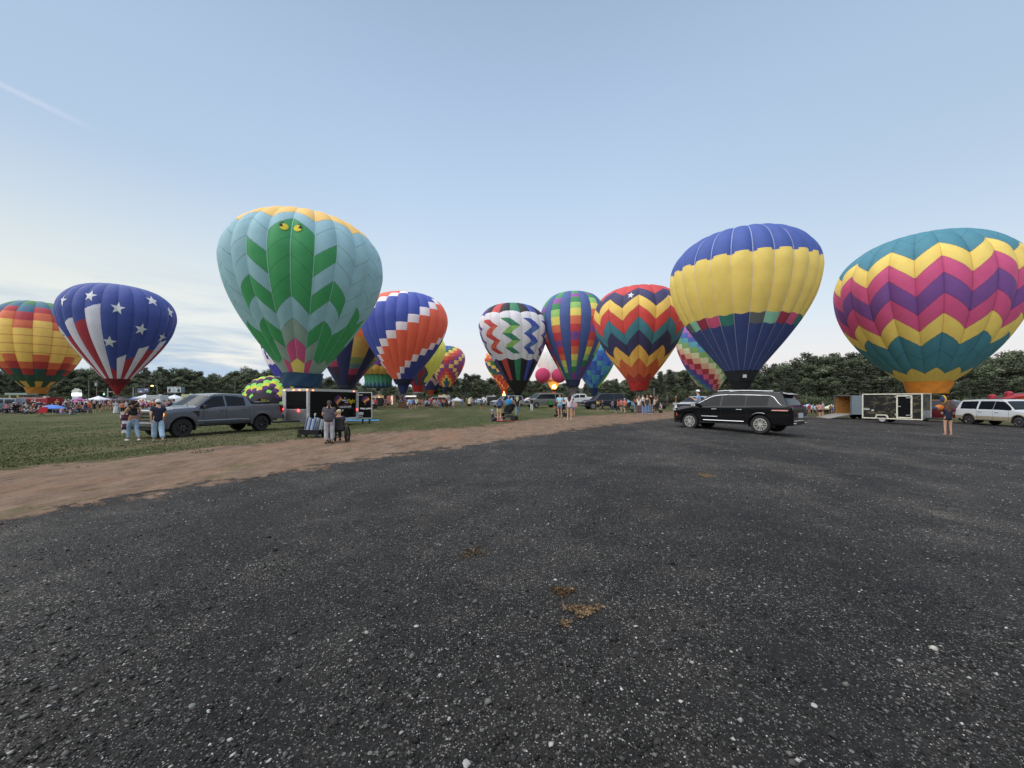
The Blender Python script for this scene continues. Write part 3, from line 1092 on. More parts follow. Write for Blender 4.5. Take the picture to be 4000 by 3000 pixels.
build_balloon(sp('spiral', 24, -.21, .04), 'blue and orange balloon with a spiral of white squares', f_spi,
              skirt=[(C(30, 36, 62), 1.0, .72, .95, 'skirt'), (C(34, 44, 92), .6, .3, 1.6, 'scoop')])

# --- rainbow bands stepping from gore to gore, cut by the left edge
cb = [C(214, 184, 72), C(48, 116, 70), C(54, 104, 128), C(168, 40, 52), C(206, 96, 52), C(226, 186, 68), C(198, 92, 44), C(164, 40, 42), C(34, 76, 72), C(36, 82, 56), C(200, 160, 64)]
ra = rows_by([.915, .856, .732, .668, .601, .327, .266, .201, .126, .068], cb)
rb = rows_by([.87, .76, .669, .598, .531, .262, .201, .137, .07, -1], cb)


def f_rb(g, s, t):
    col = np.where((g % 2 == 0)[:, None], ra(t), rb(t))
    d = np.abs(t[:, None] - np.array([[.544, .478, .411, .342]])).min(1)
    return np.where((d < .003)[:, None], col * .6, col)


build_balloon(sp('rainbow_band', 16, -.12, .07), 'yellow, orange, red and green banded balloon cut by the left edge', f_rb, skirt=[(C(200, 132, 56), 1.0, .72, 1.27, 'skirt')])

# --- navy balloon with rainbow gores, half hidden
rn = rows_by([.62, .55, .48, .432, .259, .201, .153, .098, .03], [C(120, 50, 120), C(190, 40, 60), C(210, 90, 40), C(214, 120, 50), C(190, 160, 64), C(120, 140, 76), C(88, 116, 130), C(168, 50, 92), C(70, 32, 62), C(40, 44, 70)])
build_balloon(sp('navy', 12, .03), 'navy balloon with rainbow gores between the pale blue and spiral balloons', lambda g, s, t: np.where((g % 2 == 0)[:, None], rn(t + .0 * s + np.where(g < -1, -.07, 0)), pal([C(40, 46, 96)])),
              skirt=[(C(52, 58, 74), 1.0, .8, .8, 'skirt'), (C(26, 28, 40), .7, .4, 1.5, 'scoop')])


# --- white over blue with blue lettering, peeking out
def f_let(g, s, t):
    w_ = t > .292 + .02 * np.sin(PI * s)
    mk = w_ & (((t > .36) & (t < .46) & (g % 2 == 0) & (np.abs(s - .5 + (t - .41) * 4 * np.where(g % 4 == 0, 1, -1)) < .22)) | ((t > .48) & (t < .53) & (g % 2 == 1)))
    return np.where(mk[:, None], pal([C(52, 64, 170)]), np.where(w_[:, None], pal([C(226, 214, 214)]), pal([C(62, 64, 160)])))


build_balloon(sp('lettered', 20, 0.0), 'white balloon with blue marks and blue base behind the pale blue one', f_let, skirt=[(C(30, 34, 70), 1.0, .8, 1.0, 'skirt')])


# --- red, purple and teal gores with a yellow flash
def f_lit(g, s, t):
    ph = g + s                                   # gores of .26 rad from phi 0
    base = pal([C(150, 36, 70), C(178, 44, 40), C(110, 44, 110), C(40, 92, 110)])[(g % 4)]
    z = np.abs(((t * 5.2) % 1) - .5) * 1.0
    yel = (ph > 2.3 - 2.6 * np.clip(t - .16, 0, .3) / .3 * 1.0 + z * 1.0) & (t > .05) & (ph < 5.4)
    teal = (ph > 1.2 - .6 * t + z * .9) & ~yel & (t < .42) & (ph < 6)
    col = np.where(teal[:, None], pal([C(36, 92, 110)]), base)
    return np.where(yel[:, None], pal([C(232, 222, 64)]), col)


build_balloon(sp('lightning', 24, 0.0), 'red and purple balloon with a jagged yellow flash behind the spiral balloon', f_lit, skirt=[(C(176, 44, 40), 1.0, .62, 1.9, 'skirt'), (C(220, 206, 200), .62, .60, .18, 'skirt_hem')])

# --- diamond of checks
cq = pal([C(120, 62, 132), C(186, 40, 52), C(206, 84, 46), C(222, 186, 74), C(40, 112, 62), C(44, 78, 150)])
T10 = np.array([.795, .74, .682, .63, .568, .505, .439, .369, .304, .239, .181, .116])


def f_chk(g, s, t):
    row = (t[:, None] < T10[None]).sum(1)
    k = np.abs(row - 7) - np.abs(g)
    k = np.where(k < 0, np.array([3, 0, 0, 1])[(-k - 1) % 4], k)
    return cq[np.clip(k, 0, 5)]


build_balloon(sp('checks', 22, -.143), 'small balloon with a diamond of red, yellow and purple checks', f_chk, nr=160, nc=4, skirt=[(C(36, 40, 66), 1.0, .6, 1.6, 'skirt')])


def f_sn(g, s, t):
    zz = .10 + .12 * np.abs((g + s) % 4 - 2) / 2
    a = (t > zz) & (t < zz + .09)
    return np.where(a[:, None], pal([C(214, 180, 160)]), np.where((t < .02)[:, None], pal([C(190, 80, 40)]), pal([C(52, 56, 110)])))


build_balloon(sp('small_navy', 20, 0.0), 'small far navy balloon with cream chevrons and orange base', f_sn, nr=140, nc=4, skirt=[(C(200, 92, 48), 1.05, .45, 2.2, 'skirt')])


def f_fl(g, s, t):
    row = np.floor(t * 17).astype(int)
    k = (row + g) % 4
    k2 = np.where((t > .3) & (t < .55) & (np.abs(g + 2) < 4), np.array([3, 4, 4, 5])[k], np.array([1, 2, 1, 3])[k])
    k2 = np.where((t > .6), np.array([3, 3, 2, 3])[k], k2)
    return cq[k2]


b, root = build_balloon(sp('flaming', 20, .1), 'red and yellow checked balloon with its burner flame blazing', f_fl, nr=160, nc=4, skirt=[(C(176, 46, 36), 1.6, 1.3, 1.6, 'skirt')])


def flame(root, z, h, r, x=0.0, y=-1.5, e=22.0):
    mb = MB()
    mb.lathe([(r * .45, 0), (r, h * .22), (r * .8, h * .5), (r * .35, h * .8), (.01, h)], (x, y, z), 10)
    return mb.build('flame', mat('burner_flame', (1.0, .50, .12), .9, emit=e, var=.1), root, smooth=60)


flame(root, -1.6 - 2.6, 3.8, .75, e=9.0)


# --- black balloon with zig-zag ribbons on white
def f_blk(g, s, t):
    pair = np.floor((g + 1) / 2).astype(int)
    w_ = (g + 1) - 2 * pair + s                  # 0..2 across a pair of gores
    cols = pal([C(34, 120, 84), C(52, 72, 160), C(84, 56, 120), C(84, 62, 140), C(190, 50, 48)])
    alt = pal([C(126, 176, 74), C(64, 104, 168), C(120, 104, 170), C(96, 80, 150), C(206, 84, 50)])
    k = pair % 5
    scal = .018 * np.sin(PI * w_ / 2)
    white = (t < .665 + scal) & (t > .321 - scal)
    ph = (t - .352) / .0535
    tri = np.abs((ph % 2) - 1) * 2 - 1
    inz = (np.abs(w_ - 1 - .44 * tri) < .42) & (t < .625) & (t > .352)
    zc = np.where((np.floor(ph) % 2 == 0)[:, None], cols[k], alt[k])
    stripe = (g % 2 == 0)
    col = np.where((stripe & (t < .9) & (t > .127))[:, None], cols[k], pal([BK]))
    col = np.where(white[:, None], pal([C(206, 204, 208)]), col)
    return np.where((white & inz)[:, None], zc, col)


build_balloon(sp('black', 20, -.07, .045), 'black balloon with colored zigzag ribbons on a white belt', f_blk, nc=14, skirt=[(C(24, 24, 28), 1.0, .45, .6, 'skirt')])


# --- white balloon with pink lobes, just lifting off, glowing
def f_pk(g, s, t):
    return np.where((t < .05)[:, None], pal([C(200, 170, 140)]), pal([C(232, 222, 220)])) + 0 * s[:, None]


b, root = build_balloon(sp('pink', 16, .1), 'white balloon with round pink cheeks and a glowing orange skirt', f_pk, nr=120, nc=4, basket=False)
for x in (-4.3, 1.5):
    mb = MB()
    mb.ell((x, -3.6, 2.0), (2.7, 2.2, 2.7), 20, 14)
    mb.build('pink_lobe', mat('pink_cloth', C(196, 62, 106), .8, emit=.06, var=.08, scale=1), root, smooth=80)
mb = MB()
P = [[(r * math.cos(a), r * math.sin(a), z) for a in np.linspace(0, 2 * PI, 25)] for r, z in ((2.15, -.25), (1.9, -1.1), (1.45, -2.0), (.85, -2.9))]
mb.grid(P)
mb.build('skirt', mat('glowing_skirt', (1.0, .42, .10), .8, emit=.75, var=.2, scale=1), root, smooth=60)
mb = MB()
P = [[(r * math.cos(a), r * math.sin(a), z) for a in np.linspace(0, 2 * PI, 25)] for r, z in ((3.6, .5), (2.2, -.3))]
mb.grid(P)
mb.build('rim', mat('cream_rim', C(216, 180, 150), .8), root, smooth=60)
flame(root, -2.6, 1.7, .75, y=-1.7, e=14.0)
mb = MB()
mb.box((0, 0, -4.2), (1.6, 1.4, 1.0))
mb.build('basket', mat('wicker_glow', (.20, .07, .03), .8, var=.4, scale=20), root, bevel=.05)
for a in (0, PI / 2, PI, 1.5 * PI):
    mb = MB()
    mb.cyl((.6 * math.cos(a), .6 * math.sin(a), -3.7), (.8 * math.cos(a), .8 * math.sin(a), -2.9), .03, n=5)
    mb.build('burner_strut', mat('cable', (.05, .05, .055), .6), root)

# --- blue balloon with rainbow columns
TS = np.array([.771, .747, .701, .648, .597, .538, .476, .42, .355, .299, .236, .179, .124, .064])
cs = pal([C(60, 150, 90), C(50, 140, 80), C(140, 70, 150), C(44, 130, 76), LM, C(224, 206, 70), C(222, 106, 56), C(200, 44, 50), C(124, 66, 144), C(200, 44, 50), C(220, 100, 46), C(220, 200, 66), LM, C(40, 122, 66), C(130, 52, 130)])


def f_str(g, s, t):
    row = (t[:, None] < TS[None]).sum(1) + np.round(-g / 2).astype(int) * -1
    return np.where((g % 2 == 0)[:, None], cs[np.clip(row, 0, 14)], pal([C(60, 84, 146)]))


b, root = build_balloon(sp('stripes', 20, -.08), 'blue balloon with columns of rainbow squares', f_str, skirt=[(C(40, 52, 84), 1.0, .72, 1.5, 'skirt')])
mb = MB()
P = []
for i in range(9):
    q = i / 8
    P.append([(.1 + (.85 - .25 * q) * math.cos(a) * (1 + .16 * math.sin(5 * a + 2 * q)), (.7 - .2 * q) * math.sin(a) * (1 + .16 * math.sin(5 * a + 2 * q)), -1.4 - 2.2 * q) for a in np.linspace(0, 2 * PI, 41)])
mb.grid(P)
mb.build('scoop', mat('crumpled_scoop', C(120, 112, 112), .8, var=.5, scale=2.5, bump=.6), root, smooth=70)

# --- blue and green checks
cu = pal([C(48, 78, 168), C(58, 110, 190), C(70, 140, 180), C(44, 96, 170), C(60, 150, 150)])


def f_bc(g, s, t):
    row = np.floor(t * 14).astype(int)
    k = (row * 2 + g * 3 + (row * g) % 2) % 5
    col = cu[k]
    d = (g + s) * .085 + (t - .30) * -.55
    col = np.where((d > .32)[:, None], pal([C(50, 140, 90)]), col)
    return np.where((d > .42)[:, None], pal([C(176, 196, 60)]), col)


build_balloon(sp('blue_checks', 20, -.15), 'balloon with blue and teal checks and a yellow green edge', f_bc, nr=150, nc=4, skirt=[(C(34, 48, 86), 1.0, .5, 2.6, 'skirt')])

# --- red, navy, yellow and teal chevrons
cz_ = pal([C(222, 190, 70), RD, NV, C(228, 190, 66), C(204, 52, 50), TL, NV, C(226, 178, 58), C(206, 92, 40), C(174, 46, 40)])
b, root = build_balloon(sp('zigzag', 18, .01, .045), 'balloon with red, navy, yellow and teal zigzag bands and red skirt', nc=18, nr=360, fn=chevron(
    [.87, .732, .659, .584, .503, .413, .308, .201, .075], [.79, .661, .569, .48, .386, .304, .212, .123, .03], True, lambda g, r: cz_[r]),
    skirt=[(C(186, 50, 48), 1.08, .74, 1.4, 'skirt')])
decal(b, root, 'star', [(x * .62, y * .62) for x, y in star], -.16, .655, mat('star_white', C(228, 228, 232), .7), centre=(0, 0), off=.07)

# --- pastel diagonal checks
cp = pal([C(220, 140, 180), C(150, 90, 170), C(72, 96, 180), C(80, 160, 180), C(122, 168, 90), C(206, 206, 160), C(222, 164, 130), C(168, 40, 56), C(214, 84, 120), C(96, 60, 140), C(60, 90, 160), C(70, 140, 130), C(176, 176, 90)])
TP = np.array([.58, .533, .494, .447, .397, .345, .294, .239, .183, .129, .08, .031])


def f_pa(g, s, t):
    row = (t[:, None] < TP[None]).sum(1)
    return cp[(row - (g + 2)) % 13]


build_balloon(sp('pastel', 20, .0), 'pastel balloon of diagonal rainbow checks behind the blue and yellow one', f_pa, nc=5, skirt=[(C(36, 52, 70), 1.0, .5, 1.6, 'skirt')])

# --- cupcake shaped balloon with green icing drips
spc = dict(xc=(1478 - 2000) / 1500 * 112, D=112, z0=CAM_H + 44 / 1500 * 112, R=7.2, H=13.5, lean=.3, prof='cup', N=20, off=.05, bulge=.05)


def f_cup(g, s, t):
    drip = .13 - .09 * np.exp(-((s - .5) / .16) ** 2) + .004 * (g % 3)
    col = np.where((t > .245 + .03 * np.sin(PI * s))[:, None], pal([C(236, 186, 50)]), pal([C(48, 136, 96)]))
    col = np.where((t < drip)[:, None], pal([C(36, 56, 110)]), col)
    return np.where((t > .40 + .03 * np.abs(np.sin(PI * s)))[:, None], pal([C(122, 66, 140)]), col)


build_balloon(spc, 'cupcake shaped yellow balloon with green dripping icing', f_cup, nr=140, nc=8)

# --- balloon still lying on its side, mouth towards the camera
x0, y0, z0_ = at(1042, 62)
lie = empty('hot_air_balloon', (x0, y0, z0_), .28, 'half inflated balloon lying on the grass with green, yellow and purple steps', 'balloon', 'hot air balloons standing on the field')
NL = 22
V, F, cl = [], [], []
nph, nl = NL * 4, 90
cst = pal([C(138, 214, 96), C(214, 206, 64), C(84, 34, 104), C(34, 26, 40)])
for j in range(nl + 1):
    q = j / nl
    rad = 1.35 + 3.05 * math.sin(PI / 2 * min(1, q / .55)) ** .9 if q < .55 else 4.4 * math.sqrt(max(0, 1 - ((q - .55) / .45) ** 2))
    for i in range(nph):
        a = 2 * PI * i / nph
        s = (i % 4) / 4
        r_ = rad * (1 + .04 * (math.sin(PI * s) - .6) * min(1, q * 4))
        zc = max(.0, 1.25 * min(1, .45 + q) + (r_ * math.sin(a)) * (1.0 if math.sin(a) > 0 else .4))
        V.append((r_ * math.cos(a), -2.0 + 7 * q, zc))
for j in range(nl):
    for i in range(nph):
        F.append((j * nph + i, j * nph + (i + 1) % nph, (j + 1) * nph + (i + 1) % nph, (j + 1) * nph + i))
        g = i // 4
        zz = (g % 4) if (g % 4) < 3 else 1
        k = (j // 6 + zz) % 4
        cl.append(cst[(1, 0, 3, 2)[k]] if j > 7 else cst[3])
link('envelope', np_mesh('envelope', V, F, np.array(cl)), mat_attr('balloon_cloth'), lie)
mb = MB()
mb.ell((-1.2, -3.2, .55), (1.9, 1.6, .55), 14, 8)
mb.build('mouth_cloth', mat('loose_cloth', C(196, 200, 66), .8, var=.35, scale=1.5), lie, smooth=60)
# ------------------------------------------------------------------ vehicles
def interp(pts):
    X = [p[0] for p in pts]
    Z = [p[1] for p in pts]
    return lambda x: float(np.interp(x, X, Z))


BLACKP = mat('black_plastic', (.018, .018, .02), .55, var=.2, scale=8)
TYRE = mat('tyre_rubber', (.017, .017, .018), .8, var=.25, scale=20, bump=.3)
CHROME = mat('chrome', (.75, .76, .78), .16, 1.0, var=.06)
SEAM = mat('panel_gap', (.008, .008, .009), .7)


def wheel(parent, x, y, r, wdt, style, face):
    """face: +1 outer side towards +y"""
    mb = MB()
    ri = r * (.66 if style != 'truck' else .56)
    h = wdt / 2
    mb.lathe([(ri, -h * .9), (r * .93, -h), (r, -h * .7), (r, h * .7), (r * .93, h), (ri, h * .9), (ri, -h * .9)], n=28, axis='y')
    w_ = mb.build('wheel', TYRE, parent, smooth=40, loc=(x, y, r))
    rim = MB()
    fy = face * h
    rim.lathe([(ri * 1.01, -h * .5 * face), (ri * 1.01, fy * .96), (ri * .93, fy * .98), (ri * .9, fy * .6), (ri * .9, -h * .5 * face)], n=28, axis='y')
    ns = {'split': 7, 'chrome': 7, 'truck': 6, 'steel': 0, 'plain': 5}[style]
    if ns == 0:
        rim.lathe([(ri * .92, fy * .55), (ri * .6, fy * .85), (ri * .3, fy * .7), (.001, fy * .8)], n=20, axis='y')
    for k in range(ns):
        for da in ((-.17, .17) if style in ('split', 'chrome') else (0,)):
            a = 2 * PI * k / ns + .2
            a0, a1 = a + da * 1.0, a + da * 1.15
            w0 = ri * (.052 if style in ('split', 'chrome') else .13)
            p0 = (math.cos(a0) * ri * .2, math.sin(a0) * ri * .2)
            p1 = (math.cos(a1) * ri * .92, math.sin(a1) * ri * .92)
            tx, tz = -math.sin(a), math.cos(a)
            q = [(p0[0] - tx * w0 * .7, p0[1] - tz * w0 * .7), (p0[0] + tx * w0 * .7, p0[1] + tz * w0 * .7), (p1[0] + tx * w0 * 1.3, p1[1] + tz * w0 * 1.3), (p1[0] - tx * w0 * 1.3, p1[1] - tz * w0 * 1.3)]
            rim.prism(q, fy * .70, fy * .90)
    rim.cyl((0, fy * .6, 0), (0, fy * .93, 0), ri * .24, n=14)
    rm = {'split': mat('machined_alloy', (.72, .70, .66), .35, .6, var=.1), 'chrome': CHROME, 'truck': mat('black_alloy', (.03, .03, .033), .4, .3),
          'steel': mat('white_steel_rim', (.6, .6, .6), .5), 'plain': mat('grey_alloy', (.45, .45, .46), .4, .5)}[style]
    rim.build('rim', rm, w_, smooth=30)
    bk = MB()
    bk.cyl((0, -h * .4 * face, 0), (0, fy * .5, 0), ri * .9, n=20)
    bk.build('brake_disc', BLACKP, w_)
    if style == 'truck':
        nt_ = MB()
        for k in range(6):
            a = 2 * PI * k / 6
            nt_.cyl((math.cos(a) * ri * .42, fy * .85, math.sin(a) * ri * .42), (math.cos(a) * ri * .42, fy * 1.02, math.sin(a) * ri * .42), ri * .085, n=6)
        nt_.build('lug_nuts', CHROME, w_)
    return w_


def car(name, label, cat, loc, rz, S, group=None, scale=1.0, detail=True):
    """lofted body: S gives the silhouette, belt line, plan widths and windows; +x is forward"""
    root = empty(name, loc, rz, label, cat, group, scale)
    top, belt, W = interp(S['top']), interp(S['belt']), interp(S['w'])
    x0, x1 = S['top'][0][0], S['top'][-1][0]
    sill, ra, axles, r = S['sill'], S['ra'], S['axles'], S['r']
    roofz, wr = S['roofz'], S['wr']
    xs = set(np.linspace(x0, x1, S.get('nx', 130 if detail else 46)))
    for q in S['top']: xs |= {q[0], q[0] - .02, q[0] + .02}
    for a in axles: xs |= set(a + ra * np.cos(np.linspace(0, PI, 25 if detail else 13)))
    xs = sorted(x for x in xs if x0 <= x <= x1)
    nA, nB, nC = (20, 14, 9) if detail else (9, 7, 5)

    def zlow(x):
        z = sill
        if x > axles[0] + ra: z = S.get('front_low', sill)
        if x < axles[1] - ra: z = S.get('rear_low', sill)
        for a in axles:
            if abs(x - a) < ra: z = max(z, r + math.sqrt(max(0, ra * ra - (x - a) ** 2)))
        return z

    def yside(x, z):
        q = (z - S.get('bulge_z', .78)) / .55
        return W(x) - .035 * q * q * (1 if q < 0 else .8)

    def section(x):
        zt = top(x)
        zb = min(belt(x), zt - .02)
        zl = min(zlow(x), zb - .02)
        pts = []
        for k in range(nA + 1):
            z = zl + (zb - zl) * k / nA
            pts.append((yside(x, z), z, 'A', k / nA))
        yb = pts[-1][0]
        ze = max(zb + .004, zt - .07)
        yt = yb - (yb - wr) * (ze - zb) / (roofz - .07 - 1.0 if roofz < 1.3 else roofz - .07 - belt(0))
        for k in range(1, nB + 1):
            q = k / nB
            pts.append((yb + (yt - yb) * q + .02 * math.sin(PI * q) * (ze - zb), zb + (ze - zb) * q, 'B', q))
        for k in range(1, nC + 1):
            a = PI / 2 * k / nC
            pts.append((yt * max(0, math.cos(a)) ** .55, ze + (zt + .02 * (zt > 1.3) - ze) * math.sin(a) ** .6, 'C', k / nC))
        return pts

    secs = [section(x) for x in xs]
    m_ = len(secs[0])
    parts = {}

    def key(x, z, seg, q, zt):
        if seg == 'B':
            for (a, c) in S['win']:
                if a < x < c and z < zt - S.get('wtop', .13) and z > belt(x) + .03: return 'window'
        if seg == 'C' or (seg == 'B' and zt - belt(x) > .1):
            a, c = S['screen']
            if a < x < c and seg == 'C' and q > .25: return 'windscreen'
            if 'rear' in S:
                a, c = S['rear']
                if a < x < c and seg == 'C' and q > .22: return 'rear_window'
        if 'bed' in S and seg == 'C' and q > .2 and S['bed'][0] < x < S['bed'][1]: return 'bed_cover'
        if z < S.get('clad', 0) and seg == 'A': return 'cladding'
        return 'body'

    for i in range(len(xs) - 1):
        for j in range(m_ - 1):
            a, b_, c, d = secs[i][j], secs[i + 1][j], secs[i + 1][j + 1], secs[i][j + 1]
            xm, zm = (xs[i] + xs[i + 1]) / 2, (a[1] + b_[1] + c[1] + d[1]) / 4
            k = key(xm, zm, d[2], (a[3] + d[3]) / 2 if a[2] == d[2] else d[3] * .5, top(xm))
            parts.setdefault(k, []).append((i, j))
    mats = {'body': S['paint'], 'window': S.get('glass', mat_glass('tinted_glass', (.012, .013, .016), .12)), 'windscreen': S.get('wsglass', mat_glass('windscreen_glass', (.03, .035, .04), .25)),
            'rear_window': mat_glass('tinted_glass', (.012, .013, .016), .12), 'bed_cover': BLACKP, 'cladding': S.get('cladm', BLACKP)}
    body = None
    jobs = []
    for k in sorted(parts, key=lambda q: q != 'body'):
        if k == 'window':
            for (a, c) in S['win']:
                for sg_ in (1, -1): jobs.append((k, [q for q in parts[k] if a < (xs[q[0]] + xs[q[0] + 1]) / 2 < c], (sg_,)))
        elif k == 'cladding':
            cuts = [x0, axles[1], axles[0], x1]
            for a, c in zip(cuts, cuts[1:]):
                for sg_ in (1, -1): jobs.append((k, [q for q in parts[k] if a <= (xs[q[0]] + xs[q[0] + 1]) / 2 < c], (sg_,)))
        else: jobs.append((k, parts[k], (1, -1)))
    for k, cells, sides in jobs:
        if not cells: continue
        mb = MB()
        for sgn in sides:
            idx = {}
            vs, fs = [], []
            for i, j in cells:
                f = []
                for (ii, jj) in ((i, j), (i + 1, j), (i + 1, j + 1), (i, j + 1)):
                    if (ii, jj) not in idx:
                        idx[(ii, jj)] = len(vs)
                        p_ = secs[ii][jj]
                        vs.append((xs[ii], sgn * p_[0], p_[1]))
                    f.append(idx[(ii, jj)])
                fs.append(f if sgn < 0 else f[::-1])
            mb.add(vs, fs)
        if k == 'body':
            for e in (0, -1):            # close both ends
                s_ = secs[e]
                P = [[(xs[e], -p_[0], p_[1]), (xs[e], p_[0], p_[1])] for p_ in s_]
                mb.grid(P, flip=(e == 0))
        o = mb.build(k, mats[k], root, smooth=38)
        if k == 'body': body = o
    # underbody and wheel wells
    mb = MB()
    hw = W(0) - .34
    mb.box(((x0 + x1) / 2, 0, sill + .12), (x1 - x0 - .35, hw * 2, .22))
    mb.box(((x0 + x1) / 2, 0, .62), (x1 - x0 - .9, (W(0) - .36) * 2, .4))
    for a in axles:
        for sg in (1, -1):
            P = [[(a + (ra + .01) * math.cos(t), sg * (W(a) - .03 - d_), r + (ra + .01) * math.sin(t)) for d_ in (0, .36)] for t in np.linspace(-.25, PI + .25, 20)]
            mb.grid(P)
    mb.build('underbody', BLACKP, root)
    for a in axles:
        for sg in (1, -1):
            wheel(root, a, sg * (W(a) - S.get('ww', .26) / 2 - .015), r, S.get('ww', .26), S['wheel'] if detail else 'plain', sg)
    # seats behind the glass
    if detail:
        for sx_, sy in S.get('seats', []):
            mb = MB()
            mb.box((sx_, sy, belt(0) - .22), (.14, .48, .62), ry=-.2)
            mb.box((sx_ - .09, sy, belt(0) + .24), (.10, .26, .22), ry=-.15)
            mb.build('seat', mat('seat_cloth', (.03, .03, .032), .8), root, bevel=.03)
        mb = MB()
        for sg in (1, -1):
            for gx in S.get('seams', []):
                pts = []
                for z in np.linspace(sill + .05, belt(gx), 9): pts.append((gx, sg * (yside(gx, z) + .001), z))
                mb.tube(pts, .006, 5)
            if S.get('seams'):
                z = sill + .06
                pts = [(x, sg * (yside(x, z) + .001), z) for x in np.linspace(min(S['seams']), max(S['seams']), 7)]
                mb.tube(pts, .006, 5)
        if S.get('seams'): mb.build('door_gap', SEAM, root)
        for hx in S.get('handles', []):
            for sg in (1, -1):
                mb = MB()
                z = S.get('handle_z', belt(hx) - .13)
                mb.box((hx, sg * (yside(hx, z) + .02), z), (.24, .03, .035))
                mb.build('door_handle', S.get('handle_m', CHROME), root, bevel=.01)
        mb = MB()
        for sg in (1, -1):
            mx_ = S.get('mirror', 0)
            if mx_:
                mb = MB()
                mb.box((mx_, sg * (W(mx_) + .10), belt(mx_) + .10), (.14, .22, .17))
                mb.box((mx_, sg * (W(mx_) - .01), belt(mx_) + .05), (.08, .10, .05))
                mb.build('wing_mirror', S.get('mirror_m', S['paint']), root, bevel=.03)
    root['_'] = 0
    del root['_']
    return root, dict(top=top, belt=belt, W=W, yside=yside, secs=secs, xs=xs, body=body, zlow=zlow, ra=ra, r=r, axles=axles)


def arch_trim(root, K, m, wdt=.06, out=.015, name='wheel_arch_trim'):
    for a in K['axles']:
        for sg in (1, -1):
            mb = MB()
            P = []
            for t in np.linspace(.0, PI, 25):
                row = []
                for q in (0, 1):
                    R_ = K['ra'] - .005 + wdt * q
                    x, z = a + R_ * math.cos(t), K['r'] + R_ * math.sin(t)
                    row.append((x, sg * (K['yside'](x, z) + out), z))
                row.insert(0, (a + (K['ra'] - .005) * math.cos(t), sg * (K['yside'](a, .8) - .06), K['r'] + (K['ra'] - .005) * math.sin(t)))
                row.append((a + (K['ra'] + wdt) * math.cos(t), sg * (K['yside'](a + K['ra'] * math.cos(t), .9) - .01), K['r'] + (K['ra'] + wdt) * math.sin(t)))
                P.append(row)
            mb.grid(P, flip=sg > 0)
            mb.build(name, m, root, smooth=50)


def paint(name, c, metal=.35, rough=.28):
    return mat('paint_' + name, c, rough, metal, var=.05, scale=3, coat=.12 if name == 'black' else .8)


# heading of a vehicle given its rear and front axle points
def axle_pose(rear, front):
    a = math.atan2(front[1] - rear[1], front[0] - rear[0])
    cx_, cy_ = (rear[0] + front[0]) / 2, (rear[1] + front[1]) / 2
    return cx_, cy_, a


def offset(p, a, d):
    """move a near-side wheel point to the car's centre line (d to the left of the heading)"""
    return (p[0] - math.sin(a) * d, p[1] + math.cos(a) * d)


# --- dark grey crew cab pickup
PK = dict(top=[(-3.09, .95), (-3.07, 1.34), (-3.0, 1.42), (-1.36, 1.44), (-1.30, 1.47), (-1.12, 1.86), (-.95, 1.93), (0, 1.965), (.42, 1.94), (.58, 1.89), (1.30, 1.37), (1.40, 1.345), (2.2, 1.30), (2.62, 1.24), (2.76, 1.12), (2.82, .72)],
          belt=[(-3.09, 1.36), (-1.35, 1.36), (-1.2, 1.32), (.3, 1.29), (.8, 1.24), (1.3, 1.24), (2.82, 1.05)],
          w=[(-3.09, .95), (-2.95, 1.0), (2.2, 1.0), (2.6, .96), (2.78, .86), (2.82, .80)], sill=.56, front_low=.42, rear_low=.62, ra=.53, r=.415, axles=(1.845, -1.845), roofz=1.965, wr=.74,
          win=[(-.98, -.06), (.02, 1.12)], screen=(.62, 1.28), bed=(-2.98, -1.4), paint=paint('grey', C(96, 100, 110), .5, .32), wheel='truck', ww=.30,
          seats=[(.15, .40), (.15, -.40), (-.75, .0)], seams=[-1.18, -.02, 1.02], handles=[-.90, .18], handle_z=1.17, handle_m=paint('grey', C(96, 100, 110), .5, .32), mirror=.98, mirror_m=BLACKP,
          glass=mat_glass('tinted_glass', (.012, .013, .016), .12), clad=.0)
rear, front = gnd(1018, 1683), gnd(705, 1708)
cx_, cy_, ang = axle_pose(rear, front)
q = offset((cx_, cy_), ang, -.86 if False else -.86)
# the camera sees the truck's left flank: its centre line lies to the right of the heading
root, K = car('pickup_truck', 'dark grey crew cab pickup truck parked on the grass hitched to the black trailer', 'truck', (q[0], q[1], float(gz(*q))), ang, PK)
arch_trim(root, K, paint('grey', C(96, 100, 110), .5, .32), .09, .035)
PKR, PKA = root, ang
GREYP = paint('grey', C(96, 100, 110), .5, .32)
mb = MB()
mb.box((2.81, 0, .98), (.06, 1.5, .40))
mb.build('grille', BLACKP, root, bevel=.02)
mb = MB()
for z in (1.13, .98, .84):
    mb.box((2.85, 0, z), (.05, 1.46, .055))
mb.build('grille_bar', CHROME, root)
mb = MB()
mb.box((2.87, 0, .98), (.04, .30, .12))
mb.build('badge', mat('badge_blue', C(70, 90, 130), .4, .3), root, bevel=.03)
mb = MB()
mb.box((2.84, 0, .62), (.22, 1.86, .20))
mb.build('front_bumper', mat('bumper_steel', (.25, .26, .28), .3, .7), root, bevel=.04)
mb = MB()
mb.box((2.80, 0, .46), (.18, 1.7, .14))
mb.build('air_dam', BLACKP, root)
